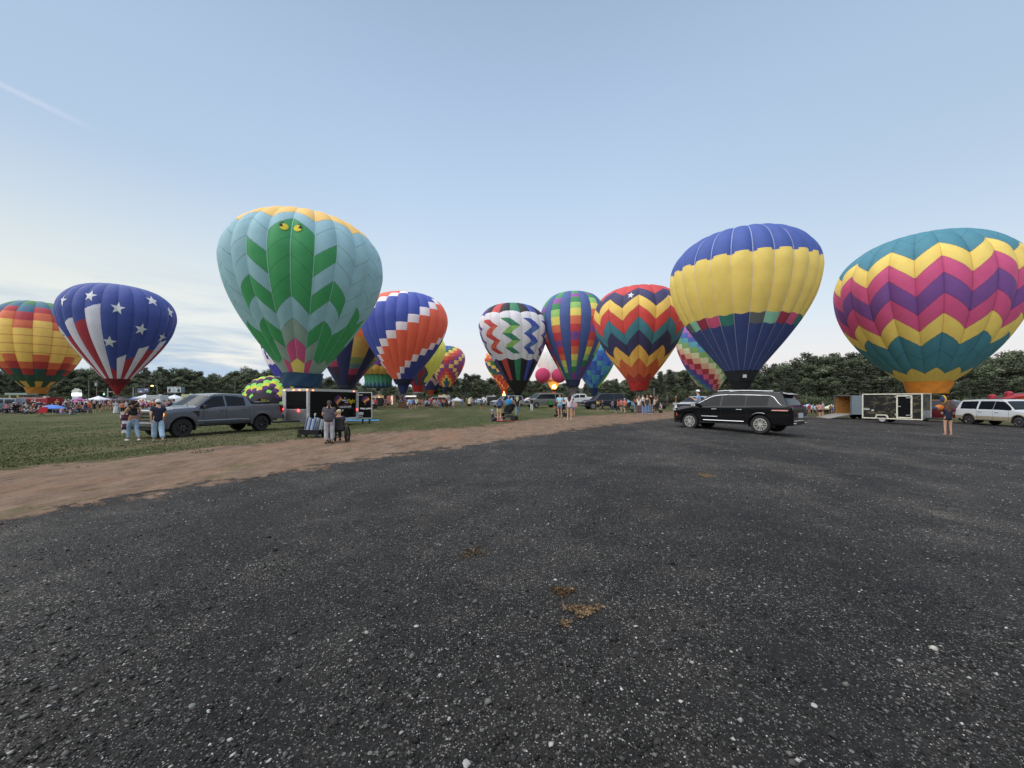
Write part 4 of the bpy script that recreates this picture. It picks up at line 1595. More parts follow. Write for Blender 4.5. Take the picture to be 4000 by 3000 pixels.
for sg in (1, -1):
    mb = MB()
    mb.box((2.66, sg * .86, 1.02), (.30, .20, .24))
    h = mb.build('headlight', mat('headlight_lens', (.55, .56, .58), .1, .2), root, bevel=.03)
    mb = MB()
    mb.box((2.60, sg * .955, 1.02), (.16, .03, .13))
    mb.build('turn_signal', mat('amber_lamp', (1.0, .36, .06), .4, emit=2.6), h)
    mb = MB()
    mb.box((-3.0, sg * .965, 1.16), (.22, .07, .40))
    t_ = mb.build('tail_light', mat('tail_lens', (.16, .01, .012), .2), root, bevel=.02)
    mb = MB()
    mb.ell((-3.09, sg * .97, 1.12), (.05, .05, .07), 8, 6)
    mb.build('lamp', mat('red_lamp', (1.0, .05, .05), .4, emit=5), t_)
    mb = MB()
    mb.box((-.0, sg * .93, .50), (2.5, .16, .07))
    mb.build('running_board', BLACKP, root, bevel=.02)
    mb = MB()
    pts = [(x, sg * (K['yside'](x, .70) + .006), .70 - .02 * (x < -.8)) for x in np.linspace(-1.15, 1.25, 9)]
    mb.tube(pts, .028, 6)
    mb.build('side_molding', mat('molding', (.30, .33, .38), .3, .6), root)
    mb = MB()
    mb.prism([(1.18, 1.16), (1.42, 1.16), (1.44, 1.10), (1.34, 1.08), (1.27, .90), (1.20, .90)], sg * (K['yside'](1.3, 1.05) - .02), sg * (K['yside'](1.3, 1.05) + .012))
    mb.build('fender_vent', BLACKP, root)
mb = MB()
mb.box((-3.10, 0, .70), (.20, 1.9, .20))
mb.build('rear_bumper', BLACKP, root, bevel=.03)
mb = MB()
mb.prism([(-1.22, 1.84), (-1.40, 1.64), (-1.72, 1.52), (-1.72, 1.44), (-1.30, 1.44)], -.70, .70)
mb.build('sport_bar', BLACKP, root, bevel=.03)
mb = MB()
mb.box((-2.1, 0, 1.505), (.95, 1.5, .07), ry=.06)
mb.build('folded_bed_cover', BLACKP, root, bevel=.02)
mb = MB()
mb.tube([(-3.15, 0, .55), (-3.5, 0, .52)], .05, 6)
mb.build('hitch', BLACKP, root)
mb = MB()
mb.tube([(1.30, .35, 1.40), (1.12, .0, 1.52), (.98, -.3, 1.61)], .012, 4)
mb.build('wiper', BLACKP, root)


def driver(root, x, y, z, c_shirt):
    pass


# --- black three-row sport utility
SU = dict(top=[(-2.70, .60), (-2.695, .98), (-2.66, 1.14), (-2.54, 1.22), (-2.33, 1.62), (-2.24, 1.71), (-2.0, 1.755), (-1, 1.80), (0, 1.815), (.36, 1.79), (.56, 1.74), (1.42, 1.20), (1.52, 1.165), (2.1, 1.11), (2.36, 1.04), (2.47, .92), (2.5, .55)],
          belt=[(-2.70, 1.17), (-1.6, 1.15), (1.4, 1.09), (2.5, .86)], w=[(-2.70, .80), (-2.62, .89), (-2.4, .95), (-1.9, .975), (1.7, .975), (2.2, .93), (2.42, .82), (2.5, .70)],
          sill=.36, front_low=.30, rear_low=.42, ra=.455, r=.392, axles=(1.545, -1.545), roofz=1.80, wr=.66,
          win=[(-1.82, -.98), (-.92, .04), (.12, 1.22)], screen=(.58, 1.40), rear=(-2.56, -2.30), paint=paint('black', (.005, .005, .007), 0, .10), wheel='split', ww=.26,
          seats=[(.30, .38), (.30, -.38), (-.7, .38), (-.7, -.38)], seams=[-1.02, .08, 1.05], handles=[-.72, .36], handle_z=1.01, mirror=1.08, clad=.40)
rear, front = gnd(2974, 1698.5), gnd(2697, 1671)
cx_, cy_, ang = axle_pose(rear, front)
q = offset((cx_, cy_), ang, -.85)
root, K = car('sport_utility_vehicle', 'glossy black sport utility vehicle with chrome window trim driving across the gravel lot', 'car', (q[0], q[1], float(gz(*q))), ang, SU, scale=1.015)
SUVR, SUVA = root, ang
for sg in (1, -1):
    mb = MB()
    pts = []
    for x in np.linspace(1.34, -1.86, 15):
        s_ = min(range(len(K['xs'])), key=lambda i: abs(K['xs'][i] - x))
        p_ = K['secs'][s_][34 - 1]
        pts.append((K['xs'][s_], sg * (p_[0] + .012), p_[1] - .03))
    for x, z in ((-2.02, 1.55), (-2.22, 1.30), (-2.34, 1.20), (-2.58, 1.165)):
        pts.append((x, sg * (K['yside'](x, 1.1) + .01 - max(0, z - 1.16) * .42), z))
    mb.tube(pts, .021, 6)
    mb.build('chrome_trim', CHROME, root, smooth=60)
    mb = MB()
    mb.tube([(x, sg * .60, K['top'](x) + .055) for x in np.linspace(.35, -1.5, 9)], .022, 6)
    mb.build('roof_rail', mat('satin_rail', (.6, .62, .66), .25, .9), root, smooth=60)
    mb = MB()
    mb.tube([(x, sg * (K['yside'](x, .48) + .012), .50) for x in np.linspace(-.92, .86, 5)], .020, 6)
    mb.build('sill_trim', CHROME, root)
    mb = MB()
    mb.tube([(x, sg * (K['yside'](x, .66) + .008), .68) for x in (.2, .95)], .012, 6)
    mb.build('name_badge', mat('satin_rail', (.6, .62, .66), .25, .9), root)
    mb = MB()
    mb.tube([(x, sg * (K['yside'](x, 1.0) + .012 - (.02 if x < -2.55 else 0)), 1.0) for x in (-1.98, -2.3, -2.55)], [.02, .034, .03], 6)
    t_ = mb.build('tail_light', mat('clear_red_lens', C(206, 150, 140), .15), root, smooth=60)
    mb = MB()
    mb.tube([(x, sg * (K['yside'](x, 1.03) + .008), 1.036) for x in (-2.0, -2.3, -2.6)], .012, 6)
    mb.build('red_strip', mat('tail_lens', (.16, .01, .012), .2), t_)
    mb = MB()
    mb.box((2.36, sg * .78, .93), (.22, .16, .07))
    mb.build('headlight', mat('headlight_lens', (.55, .56, .58), .1, .2), root, bevel=.02)
    mb = MB()
    mb.box((2.22, sg * .915, .72), (.05, .03, .16), ry=.3)
    mb.build('side_marker', mat('orange_marker', (.5, .09, .03), .3), root)
    mb = MB()
    mb.tube([(-1.545 + .50 * math.cos(t), sg * (K['yside'](-1.545, .9) + .004), .392 + .50 * math.sin(t)) for t in np.linspace(PI * .30, PI * .62, 8)], .014, 5)
    mb.build('arch_highlight', mat('satin_rail', (.6, .62, .66), .25, .9), root)  # pale tube stands in for the highlight along the rear arch
    mb = MB()
    mb.box((-2.67, sg * .62, .46), (.10, .24, .10))
    mb.build('exhaust_tip', CHROME, root, bevel=.02)
    mb = MB()
    mb.box((-2.69, sg * .62, .66), (.05, .34, .035))
    mb.build('reflector', mat('tail_lens', (.16, .01, .012), .2), root)
mb = MB()
mb.tube([(-2.60, -.88, .58), (-2.73, -.6, .58), (-2.735, .6, .58), (-2.60, .88, .58)], .022, 6)
mb.build('bumper_trim', CHROME, root, smooth=60)
mb = MB()
mb.box((-2.715, 0, .80), (.03, .46, .20))
mb.build('license_plate', mat('plate_white', C(190, 196, 206), .5), root)
mb = MB()
mb.prism([(-2.16, 1.74), (-2.52, 1.665), (-2.50, 1.64), (-2.20, 1.68)], -.62, .62)
mb.build('roof_spoiler', paint('black', (.005, .005, .007), 0, .10), root, bevel=.02)
mb = MB()
mb.box((-2.02, 0, 1.80), (.16, .06, .06))
mb.build('roof_antenna', BLACKP, root, bevel=.02)
mb = MB()
mb.box((2.49, 0, .82), (.04, 1.1, .16))
mb.build('grille', BLACKP, root)

# --- white two-tone sport utility, cut by the right edge
EX = dict(top=[(-2.80, .60), (-2.79, 1.02), (-2.74, 1.18), (-2.62, 1.25), (-2.42, 1.84), (-2.3, 1.92), (-1.5, 1.96), (0, 1.97), (.45, 1.95), (.66, 1.89), (1.42, 1.24), (1.52, 1.20), (2.2, 1.14), (2.5, 1.06), (2.62, .92), (2.66, .6)],
          belt=[(-2.80, 1.20), (1.4, 1.15), (2.66, .9)], w=[(-2.80, .88), (-2.68, .96), (-2.3, 1.0), (2.0, 1.0), (2.45, .92), (2.66, .8)], sill=.42, front_low=.36, rear_low=.48, ra=.48, r=.40, axles=(1.66, -1.66),
          roofz=1.96, wr=.74, win=[(-2.30, -1.12), (-.98, .02), (.04, 1.20)], screen=(.70, 1.40), rear=(-2.62, -2.44), paint=mat('paint_white', C(214, 218, 222), .3, 0, var=.03, coat=.6), wheel='chrome', ww=.27,
          seams=[-1.05, .03, 1.05], handles=[-.82, .28], handle_z=1.03, clad=.72, cladm=mat('paint_beige', C(176, 164, 140), .35, .2, var=.12, coat=.4), glass=mat_glass('dark_glass', (.012, .014, .02), .04), wtop=.10)
rear, front = gnd(3790, 1658), gnd(3988, 1668)
cx_, cy_, ang = axle_pose(rear, front)
ang = math.atan2(-.99, -.12)
q = offset((rear[0] + 1.66 * math.cos(ang), rear[1] + 1.66 * math.sin(ang)), ang, .86)
root, K = car('sport_utility_vehicle', 'white sport utility vehicle with beige lower body parked at the right edge', 'car', (q[0], q[1], float(gz(*q))), ang, EX)
arch_trim(root, K, EX['cladm'], .06, .02)
for sg in (1, -1):
    mb = MB()
    mb.box((-2.70, sg * .93, 1.12), (.14, .10, .30))
    mb.build('tail_light', mat('tail_red', (.42, .02, .03), .2), root, bevel=.02)
    mb = MB()
    mb.tube([(x, sg * .70, K['top'](x) + .05) for x in np.linspace(.4, -2.1, 7)], .022, 6)
    mb.build('roof_rail', BLACKP, root)


# --- simpler far vehicles
def far_specs(kind, pm, glass=None):
    g = glass or mat_glass('far_glass', (.02, .024, .03), .05)
    B_ = dict(paint=pm, glass=g, wheel='plain', ww=.24)
    if kind == 'suburban':
        B_.update(EX, paint=pm, glass=g, clad=0)
    elif kind == 'van':
        B_.update(top=[(-2.7, .6), (-2.68, 1.9), (-2.6, 2.03), (0, 2.07), (1.0, 2.03), (1.25, 1.95), (1.9, 1.32), (2.0, 1.24), (2.55, 1.10), (2.72, .95), (2.76, .6)], belt=[(-2.7, 1.22), (1.9, 1.2), (2.76, .9)],
                  w=[(-2.7, .96), (-2.5, 1.0), (2.2, 1.0), (2.76, .86)], sill=.42, ra=.42, r=.36, axles=(1.75, -1.6), roofz=2.07, wr=.82, win=[(-2.5, -1.35), (-1.2, -.2), (-.1, .65), (.75, 1.75)], screen=(1.28, 1.88), wheel='plain')
    elif kind == 'pickup':
        B_.update(PK, paint=pm, glass=g, wheel='plain')
    elif kind == 'sedan':
        B_.update(top=[(-2.3, .6), (-2.28, .98), (-1.7, 1.05), (-1.1, 1.38), (-.5, 1.46), (.2, 1.44), (1.0, 1.02), (1.9, .9), (2.25, .75), (2.3, .5)], belt=[(-2.3, .96), (1.0, .94), (2.3, .7)], w=[(-2.3, .78), (-2.1, .88), (1.9, .88), (2.3, .7)],
                  sill=.3, ra=.38, r=.33, axles=(1.4, -1.4), roofz=1.45, wr=.6, win=[(-1.1, -.1), (-.02, .85)], screen=(.24, .98), rear=(-1.66, -1.12))
    return B_


def far_car(kind, u, v, deg, pm, label, cat='car', name='parked_car', group='vehicles parked among the crowd', scale=1.0, y=None):
    p_ = gnd(u, v) if y is None else at(u, y)
    r_, K_ = car(name, label, cat, p_, math.radians(deg), far_specs(kind, pm), group, scale, detail=False)
    for sg in (1, -1):
        mb = MB()
        xf = K_['xs'][-1]
        mb.box((xf - .06, sg * .66, .92), (.16, .30, .16))
        mb.build('headlight', mat('headlight_lens', (.55, .56, .58), .1, .2), r_)
        mb = MB()
        mb.box((K_['xs'][0] + .05, sg * .80, 1.0), (.14, .16, .28))
        mb.build('tail_light', mat('tail_red', (.42, .02, .03), .2), r_)
    mb = MB()
    mb.box((K_['xs'][-1] + .005, 0, .78), (.05, 1.0, .24))
    mb.build('grille', BLACKP, r_)
    mb = MB()
    mb.box((K_['xs'][-1], 0, .56), (.12, 1.6, .12))
    mb.build('front_bumper', mat('bumper_grey', (.3, .3, .31), .4, .3), r_)
    return r_


SILV = paint('silver', C(170, 176, 184), .5, .3)
TAN = paint('silver_tan', C(128, 130, 128), .5, .35)
WHT = EX['paint']
far_car('suburban', 1981, 1591, 205, SILV, 'silver sport utility with open door parked behind the man in bright blue')
far_car('van', 2126, 1592, 205, TAN, 'grey passenger van parked among people in the middle of the field', 'van', 'passenger_van')
far_car('pickup', 2258, 1583, 185, WHT, 'white pickup truck beside the white box trailer', 'truck', 'pickup_truck')
far_car('suburban', 2356, 1598, 188, paint('navy', C(30, 36, 58), .3, .2), 'navy sport utility in front of the white box trailer', name='parked_car', scale=.93)
far_car('sedan', 2061, 1570, 160, paint('red', C(150, 30, 36), .3, .25), 'small red car far behind the woman in white trousers', y=72)
far_car('sedan', 2202, 1572, 170, paint('maroon', C(96, 24, 34), .3, .25), 'maroon car behind the white pickup truck', y=75)
far_car('suburban', 1700, 1570, 200, WHT, 'white sport utility behind the crowd near the checked balloon', y=82)
far_car('pickup', 682, 1566, 178, WHT, 'white pickup truck below the billboard on the left', 'truck', 'pickup_truck', y=95)
far_car('van', 1022, 1568, 170, WHT, 'white van behind the bed of the grey pickup', 'van', 'passenger_van', y=78)
far_car('van', -8, 1606, 200, paint('blue_grey', C(100, 116, 130), .3, .35), 'blue grey van cut by the left edge', 'van', 'passenger_van', scale=.95)
far_car('sedan', 2724, 1600, 222, WHT, 'white car parked just behind the black sport utility hood', y=31, scale=1.06)
p_ = at(3690, 33)
r_, K_ = car('parked_car', 'maroon sport utility mostly hidden behind the camouflage trailer and woman', 'car', p_, math.atan2(-.93, .37), dict(far_specs('suburban', paint('maroon', C(96, 24, 34), .3, .25)), seats=[]), None, .98, detail=False)

# ------------------------------------------------------------------ trailers
ALU = mat('aluminium_trim', (.62, .62, .62), .35, .5, var=.12, scale=10)


def rect_frame(mb, x0, x1, z0, z1, y, w_, d=.03):
    """upright picture-frame in the local xz-plane"""
    mb.box(((x0 + x1) / 2, y, z1 - w_ / 2), (x1 - x0, d, w_))
    mb.box(((x0 + x1) / 2, y, z0 + w_ / 2), (x1 - x0, d, w_))
    mb.box((x0 + w_ / 2, y, (z0 + z1) / 2), (w_, d, z1 - z0 - 2 * w_))
    mb.box((x1 - w_ / 2, y, (z0 + z1) / 2), (w_, d, z1 - z0 - 2 * w_))


def balloon_picture(parent, x, z, s, y, face=-1):
    """small balloon painted on a panel: purple crown, orange and yellow flame bands"""
    mb = MB()
    cols = [C(58, 48, 88), C(92, 54, 104), C(150, 60, 70), C(206, 120, 60), C(226, 190, 84), C(150, 70, 60)]
    n = 18
    for i in range(n):
        for j in range(14):
            zz0, zz1 = 1 - i / n * 1.9, 1 - (i + 1) / n * 1.9
            hw = lambda q: (math.sqrt(max(0, 1 - q * q)) if q > -.1 else max(.12, 1 - .98 * ((-q - .1) / .8) ** 1.0))
            xa, xb = -1 + 2 * j / 14, -1 + 2 * (j + 1) / 14
            mid = (zz0 + zz1) / 2 - (xa + xb) * .32 + .10 * ((j % 2) - .5)
            mb.col = cols[0] if mid > .55 else cols[1] if mid > .25 else cols[2] if mid > .12 else cols[3] if mid > -.15 else cols[4] if mid > -.35 else cols[5] if mid > -.6 else cols[0]
            mb.add([(x + xa * hw(zz0) * s, y, z + zz0 * s), (x + xb * hw(zz0) * s, y, z + zz0 * s), (x + xb * hw(zz1) * s, y, z + zz1 * s), (x + xa * hw(zz1) * s, y, z + zz1 * s)], [(0, 1, 2, 3)])
    mb.col = C(190, 130, 90)
    mb.box((x, y, z - 1.12 * s), (.22 * s, .008, .18 * s))
    return mb.build('balloon_picture', mat_attr('printed_vinyl', .4, .08, 6), parent)


# --- black enclosed trailer behind the grey pickup
A = (-11.55, 21.75)
dx_, dy_ = 1.04 / 4.036, 3.9 / 4.036
fl = empty('enclosed_trailer', (A[0], A[1], float(gz(*A))), math.atan2(dy_, dx_), 'black enclosed trailer with white flight lettering and lit clearance lamps', 'trailer')
LT, WT, HT, Z0 = 4.25, 1.75, 2.22, .36     # local: x along the lettered side away from the camera, y to the left across the nose
mb = MB()
mb.box((LT / 2, WT / 2, (Z0 + HT) / 2), (LT, WT, HT - Z0))
mb.build('trailer_body', mat('black_skin', (.006, .006, .007), .25, var=.2, spec=.22), fl)
mb = MB()
mb.box((LT / 2, -.012, HT + .0), (LT + .06, .05, .15))
mb.box((-.012, WT / 2, HT + .002), (.05, WT + .05, .15))
mb.box((LT / 2, WT / 2, HT + .045), (LT, WT, .05))
mb.build('roof_rail', ALU, fl)
mb = MB()
mb.box((.03, -.018, (Z0 + HT) / 2), (.13, .05, HT - Z0))
mb.box((-.018, .02, (Z0 + HT) / 2), (.05, .12, HT - Z0))
mb.box((LT - .04, -.02, (Z0 + HT) / 2), (.09, .05, HT - Z0))
mb.box((-.02, WT - .12, (Z0 + HT) / 2), (.05, .24, HT - Z0))
mb.build('corner_trim', ALU, fl)
mb = MB()
mb.box((LT / 2, -.024, Z0 + .06), (LT, .04, .15))
mb.build('skirt_rail', mat('white_rail', C(200, 204, 206), .4), fl)
mb = MB()
mb.box((-.024, WT / 2, Z0 + .36), (.03, WT - .04, .74))
mb.build('stone_guard', mat('tread_plate', (.42, .43, .45), .35, .8, var=.45, scale=30, bump=.4), fl)
mb = MB()
mb.box((-.028, WT / 2, Z0 + .745), (.03, WT - .3, .035))
mb.build('guard_trim', ALU, fl)
for y_ in (.02, .55, .95, 1.62):
    mb = MB()
    mb.box((-.05, y_, HT - .01), (.03, .12, .06))
    mb.build('clearance_lamp', mat('clearance_lamp_lit', (1.0, .22, .08), .4, emit=5), fl, bevel=.01)
for x_ in (.32, LT - .35):
    mb = MB()
    mb.box((x_, -.05, HT - .02), (.12, .03, .06))
    mb.build('clearance_lamp', mat('clearance_lamp_lit', (1.0, .22, .08), .4, emit=5), fl, bevel=.01)
mb = MB()
mb.ell((LT - .05, -.06, Z0 + .62), (.05, .04, .07), 8, 6)
mb.build('marker_lamp', mat('red_lamp', (1.0, .05, .05), .4, emit=5), fl)
mb = MB()
mb.ell((-.055, .62, Z0 + .68), (.03, .09, .09), 8, 6)
mb.build('lamp_reflection', mat('red_lamp', (1.0, .05, .05), .4, emit=5), fl)  # glowing blob stands in for a lamp's reflection on the guard
mb = MB()
mb.tube([(0, WT / 2 - .3, .45), (-1.2, WT / 2, .45), (0, WT / 2 + .3, .45)], .05, 6)
mb.tube([(-1.2, WT / 2, .45), (-1.5, WT / 2, .47)], .05, 6)
mb.build('tongue', BLACKP, fl)
for x_ in (1.9, 2.75):
    wheel(fl, x_, .12, .33, .2, 'steel', -1)
    wheel(fl, x_, WT - .12, .33, .2, 'steel', 1)
mb = MB()
rect_frame(mb, 2.02, 3.9, .52, 2.0, -.012, .012, .02)
mb.build('side_door_gap', SEAM, fl)
# lettering on the long side
balloon_picture(fl, 2.42, 1.60, .34, -.02)
for txt, x_, z_, sz, mt, sh in (('The', 2.98, 1.72, .11, 'w', 0), ('Balloon', 2.78, 1.57, .16, 'w', 0), ('Your', 3.02, 1.44, .14, 'w', 0), ('Flight', 3.26, 1.44, .36, 'y', .15), ('434-929-5889', 2.55, 1.12, .20, 'w', 0)):
    me = text_mesh(txt, sz, sh, .004)
    tm_ = mat('vinyl_white', C(214, 214, 216), .5) if mt == 'w' else mat('vinyl_yellow', C(232, 206, 60), .5)
    o = link('lettering', me, tm_, fl, (x_, -.016, z_))
mb = MB()
mb.tube([(2.8, -.016, 1.36), (3.2, -.016, 1.35), (3.7, -.016, 1.40)], .014, 5)
mb.build('lettering_swoosh', mat('vinyl_red', C(150, 50, 60), .5), fl)
mb = MB()
mb.box((2.25, -.014, .94), (.42, .02, .11))
mb.box((2.85, -.014, .98), (.10, .02, .10))
mb.build('lettering_strip', mat('vinyl_white', C(214, 214, 216), .5), fl)
# open rear door, swung out to the right
dr = empty('rear_door', (0, 0, 0))
dr.parent = fl
dr.location = (LT + .02, -.03, 0)
dr.rotation_euler = (0, 0, -math.atan2(dy_, dx_) + .12)
mb = MB()
mb.box((.50, .0, (Z0 + HT) / 2 - .02), (.90, .05, HT - Z0 - .12))
mb.build('door_panel', mat('black_skin', (.006, .006, .007), .25, var=.2, spec=.22), dr)
mb = MB()
rect_frame(mb, .03, .97, Z0 + .02, HT - .06, -.006, .055, .07)
mb.build('door_frame', ALU, dr)
balloon_picture(dr, .54, 1.62, .26, -.036)
mb = MB()
mb.box((.36, -.03, 1.05), (.34, .02, .10), ry=.08)
mb.box((.74, -.03, 1.05), (.34, .02, .10), ry=-.08)
mb.build('banner', mat('vinyl_white', C(214, 214, 216), .5), dr)
mb = MB()
mb.box((.25, -.035, .72), (.30, .02, .18))
mb.build('license_plate', mat('plate_white', C(190, 196, 206), .5), dr)
mb = MB()
for z_ in (1.96, .54):
    mb.box((.18, -.045, z_), (.36, .03, .05))
mb.cyl((.98, -.05, 1.45), (.98, -.08, 1.45), .06, n=10)
mb.build('hinge', ALU, dr)
for x_ in (.35, .8):
    mb = MB()
    mb.box((x_, 0, .20), (.10, .10, .32))
    mb.build('door_stop', BLACKP, dr)
mb = MB()
rs = random.Random(4)
P = [[(x_ * .42 - .4, y_ * .5, .012 + .05 * rs.random() * (0 < y_ < 3)) for y_ in range(4)] for x_ in range(9)]
mb.grid(P)
xb, yb_, zb = gnd(1440, 1643)
tag(mb.build('blue_tarp', mat('blue_tarp', C(70, 150, 210), .5, var=.2), smooth=60, loc=(xb - 2.0, yb_ - .8, zb + .01), rz=.1), 'crumpled bright blue tarp on the grass under the open trailer door', 'tarp')

# --- camouflage black trailer on the right
Lc = at(3370, 29.5)
ax, ay = .46, -.888
cm_ = empty('enclosed_trailer', (Lc[0], Lc[1], float(gz(Lc[0], Lc[1]))), math.atan2(ay, ax), 'black camouflage enclosed trailer with white edging and a closed side door', 'trailer')
LT, WT, HT, Z0 = 3.25, 1.5, 2.14, .34
m = bpy.data.materials.new('camouflage_vinyl')
m.use_nodes = True
nt = m.node_tree
tc = nd(nt, 'ShaderNodeTexCoord')
c = mixrgb(nt, step(nt, nz(nt, tc, 2.0, 4, .6, (1, 1, 1.8), .9), .52, .56), (.012, .012, .012), C(92, 84, 66))
c = mixrgb(nt, step(nt, nz(nt, tc, 3.1, 4, .6, (1, 1, 1.5), 1.2), .58, .62), c, (.012, .012, .013))
nt.links.new(c, nt.nodes['Principled BSDF'].inputs['Base Color'])
nt.nodes['Principled BSDF'].inputs['Roughness'].default_value = .3
mb = MB()
mb.box((LT / 2, WT / 2, (Z0 + HT) / 2), (LT, WT, HT - Z0))
mb.build('trailer_body', m, cm_)
CRM = mat('cream_edging', C(226, 222, 204), .45)
mb = MB()
rect_frame(mb, -.03, LT + .03, Z0 - .04, HT + .03, -.014, .075, .05)
rect_frame(mb, 1.92, 2.76, Z0 + .06, HT - .10, -.016, .085, .05)
mb.build('edging', CRM, cm_)
mb = MB()
mb.box((2.34, -.012, (Z0 + HT) / 2 - .02), (.66, .04, HT - Z0 - .34))
mb.build('side_door', mat('black_skin', (.006, .006, .007), .25, var=.2, spec=.22), cm_)
mb = MB()
for z_ in (HT - .28, Z0 + .28):
    mb.box((2.62, -.05, z_), (.36, .03, .05))
mb.box((2.08, -.05, 1.24), (.18, .03, .05))
for z_ in (HT - .22, Z0 + .3):
    mb.box((1.90, -.05, z_), (.09, .04, .10))
mb.build('hinge', ALU, cm_)
mb = MB()
mb.prism([(.72, .30), (.82, .62), (1.42, .62), (1.54, .30), (1.46, .30), (1.36, .55), (.88, .55), (.80, .30)], -.10, .0)
mb.build('fender', CRM, cm_)
wheel(cm_, 1.13, .10, .31, .2, 'steel', -1)
wheel(cm_, 1.13, WT - .10, .31, .2, 'steel', 1)
mb = MB()
mb.box((.22, -.016, 1.0), (.40, .02, .07))
mb.box((.60, -.016, .92), (.14, .02, .10))
mb.build('lettering_strip', mat('vinyl_white', C(214, 214, 216), .5), cm_)
mb = MB()
mb.box((LT + .012, WT / 2, Z0 + .32), (.03, WT - .1, .62))
mb.build('stone_guard', mat('tread_plate', (.42, .43, .45), .35, .8, var=.45, scale=30, bump=.4), cm_)
mb = MB()
mb.box((LT + .015, WT - .03, (Z0 + HT) / 2), (.05, .07, HT - Z0))
mb.box((LT + .016, WT / 2, HT), (.05, WT - .02, .06))
mb.build('corner_trim', CRM, cm_)
mb = MB()
mb.tube([(LT, WT / 2 - .25, .42), (LT + 1.1, WT / 2, .42), (LT, WT / 2 + .25, .42)], .045, 6)
mb.build('tongue', BLACKP, cm_)

# --- grey open cargo trailer with plywood inside
Rc = at(3326, 33)
op = empty('open_trailer', (Rc[0], Rc[1], float(gz(Rc[0], Rc[1]))), -.12, 'grey cargo trailer open at the back with plywood walls and a lowered ramp', 'trailer')
LT, WT, HT, Z0 = 3.2, 2.05, 2.02, .42
GRY = mat('grey_skin', C(134, 144, 152), .5, .1, var=.08)
PLY = mat('plywood', C(176, 128, 72), .75, var=.2, scale=5)
mb = MB()
mb.box((LT / 2, .02, (Z0 + HT) / 2), (LT, .04, HT - Z0))
mb.box((LT / 2, WT - .02, (Z0 + HT) / 2), (LT, .04, HT - Z0))
mb.box((LT - .02, WT / 2, (Z0 + HT) / 2), (.04, WT - .08, HT - Z0))
mb.box((LT / 2, WT / 2, HT + .02), (LT, WT, .04))
mb.build('trailer_body', GRY, op)
mb = MB()
mb.box((LT / 2, WT - .06, (Z0 + HT) / 2), (LT - .1, .03, HT - Z0 - .05))
mb.box((LT / 2, .06, (Z0 + HT) / 2), (LT - .1, .03, HT - Z0 - .05))
mb.box((LT - .06, WT / 2, (Z0 + HT) / 2), (.03, WT - .16, HT - Z0 - .05))
mb.box((LT / 2, WT / 2, Z0 + .02), (LT - .1, WT - .1, .05))
mb.build('plywood_lining', PLY, op)
mb = MB()
mb.box((-.02, .03, (Z0 + HT) / 2), (.06, .09, HT - Z0 + .1))
mb.box((-.02, WT - .03, (Z0 + HT) / 2), (.06, .09, HT - Z0 + .1))
mb.box((-.02, WT / 2, HT + .03), (.062, WT + .08, .09))
mb.build('rear_frame', mat('frame_grey', C(110, 112, 112), .5, .3), op)
mb = MB()
mb.prism([(0, Z0), (-1.75, .03), (-1.75, .08), (0, Z0 + .06)], .08, WT - .08)
mb.build('ramp', mat('ramp_boards', C(150, 146, 140), .8, var=.2), op)
mb = MB()
mb.cyl((2.4, -.01, .78), (2.4, -.03, .78), .13, n=12)
mb.build('fuel_vent', BLACKP, op)
for x_ in (1.5, 2.1):
    wheel(op, x_, .12, .30, .2, 'steel', -1)
    wheel(op, x_, WT - .12, .30, .2, 'steel', 1)
mb = MB()
mb.box((2.2, WT / 2, HT + .09), (.4, .4, .10))
mb.build('roof_vent', mat('white_rail', C(200, 204, 206), .4), op)
# ------------------------------------------------------------------ people
def skin(verts, edges, radii, sub=1):
    """grow one continuous surface over a skeleton"""
    me = bpy.data.meshes.new('grow')
    me.from_pydata(verts, edges, [])
    ob = bpy.data.objects.new('grow', me)
    COL.objects.link(ob)
    md = ob.modifiers.new('skin', 'SKIN')
    md.use_smooth_shade = True
    lay = me.skin_vertices[0].data if me.skin_vertices else None
    seen = set()
    adj = {i: [] for i in range(len(verts))}
    for a, b_ in edges:
        adj[a].append(b_)
        adj[b_].append(a)
    for i, r in enumerate(radii):
        lay[i].radius = r if isinstance(r, tuple) else (r, r)
        if i not in seen:
            lay[i].use_root = True
            st = [i]
            while st:
                k = st.pop()
                if k in seen: continue
                seen.add(k)
                st += adj[k]
    if sub:
        s = ob.modifiers.new('sub', 'SUBSURF')
        s.levels = s.render_levels = sub
    dg = bpy.context.evaluated_depsgraph_get()
    ev = ob.evaluated_get(dg)
    out = bpy.data.meshes.new_from_object(ev)
    bpy.data.objects.remove(ob)
    bpy.data.meshes.remove(me)
    return out


# joints: right = +x, forward = +y; figure 1.72 m tall
BASE = dict(pel=(0, 0, .93), sp=(0, -.01, 1.12), ch=(0, -.005, 1.30), nk=(0, -.01, 1.455), hd0=(0, .015, 1.53), hd1=(0, .02, 1.62), hd2=(0, .01, 1.69),
            hpL=(-.10, 0, .90), knL=(-.105, .02, .49), anL=(-.11, -.03, .085), toL=(-.125, .13, .035), hpR=(.10, 0, .90), knR=(.105, .02, .49), anR=(.11, -.03, .085), toR=(.125, .13, .035),
            shL=(-.175, -.01, 1.40), elL=(-.235, -.03, 1.13), wrL=(-.235, .04, .89), shR=(.175, -.01, 1.40), elR=(.235, -.03, 1.13), wrR=(.235, .04, .89))


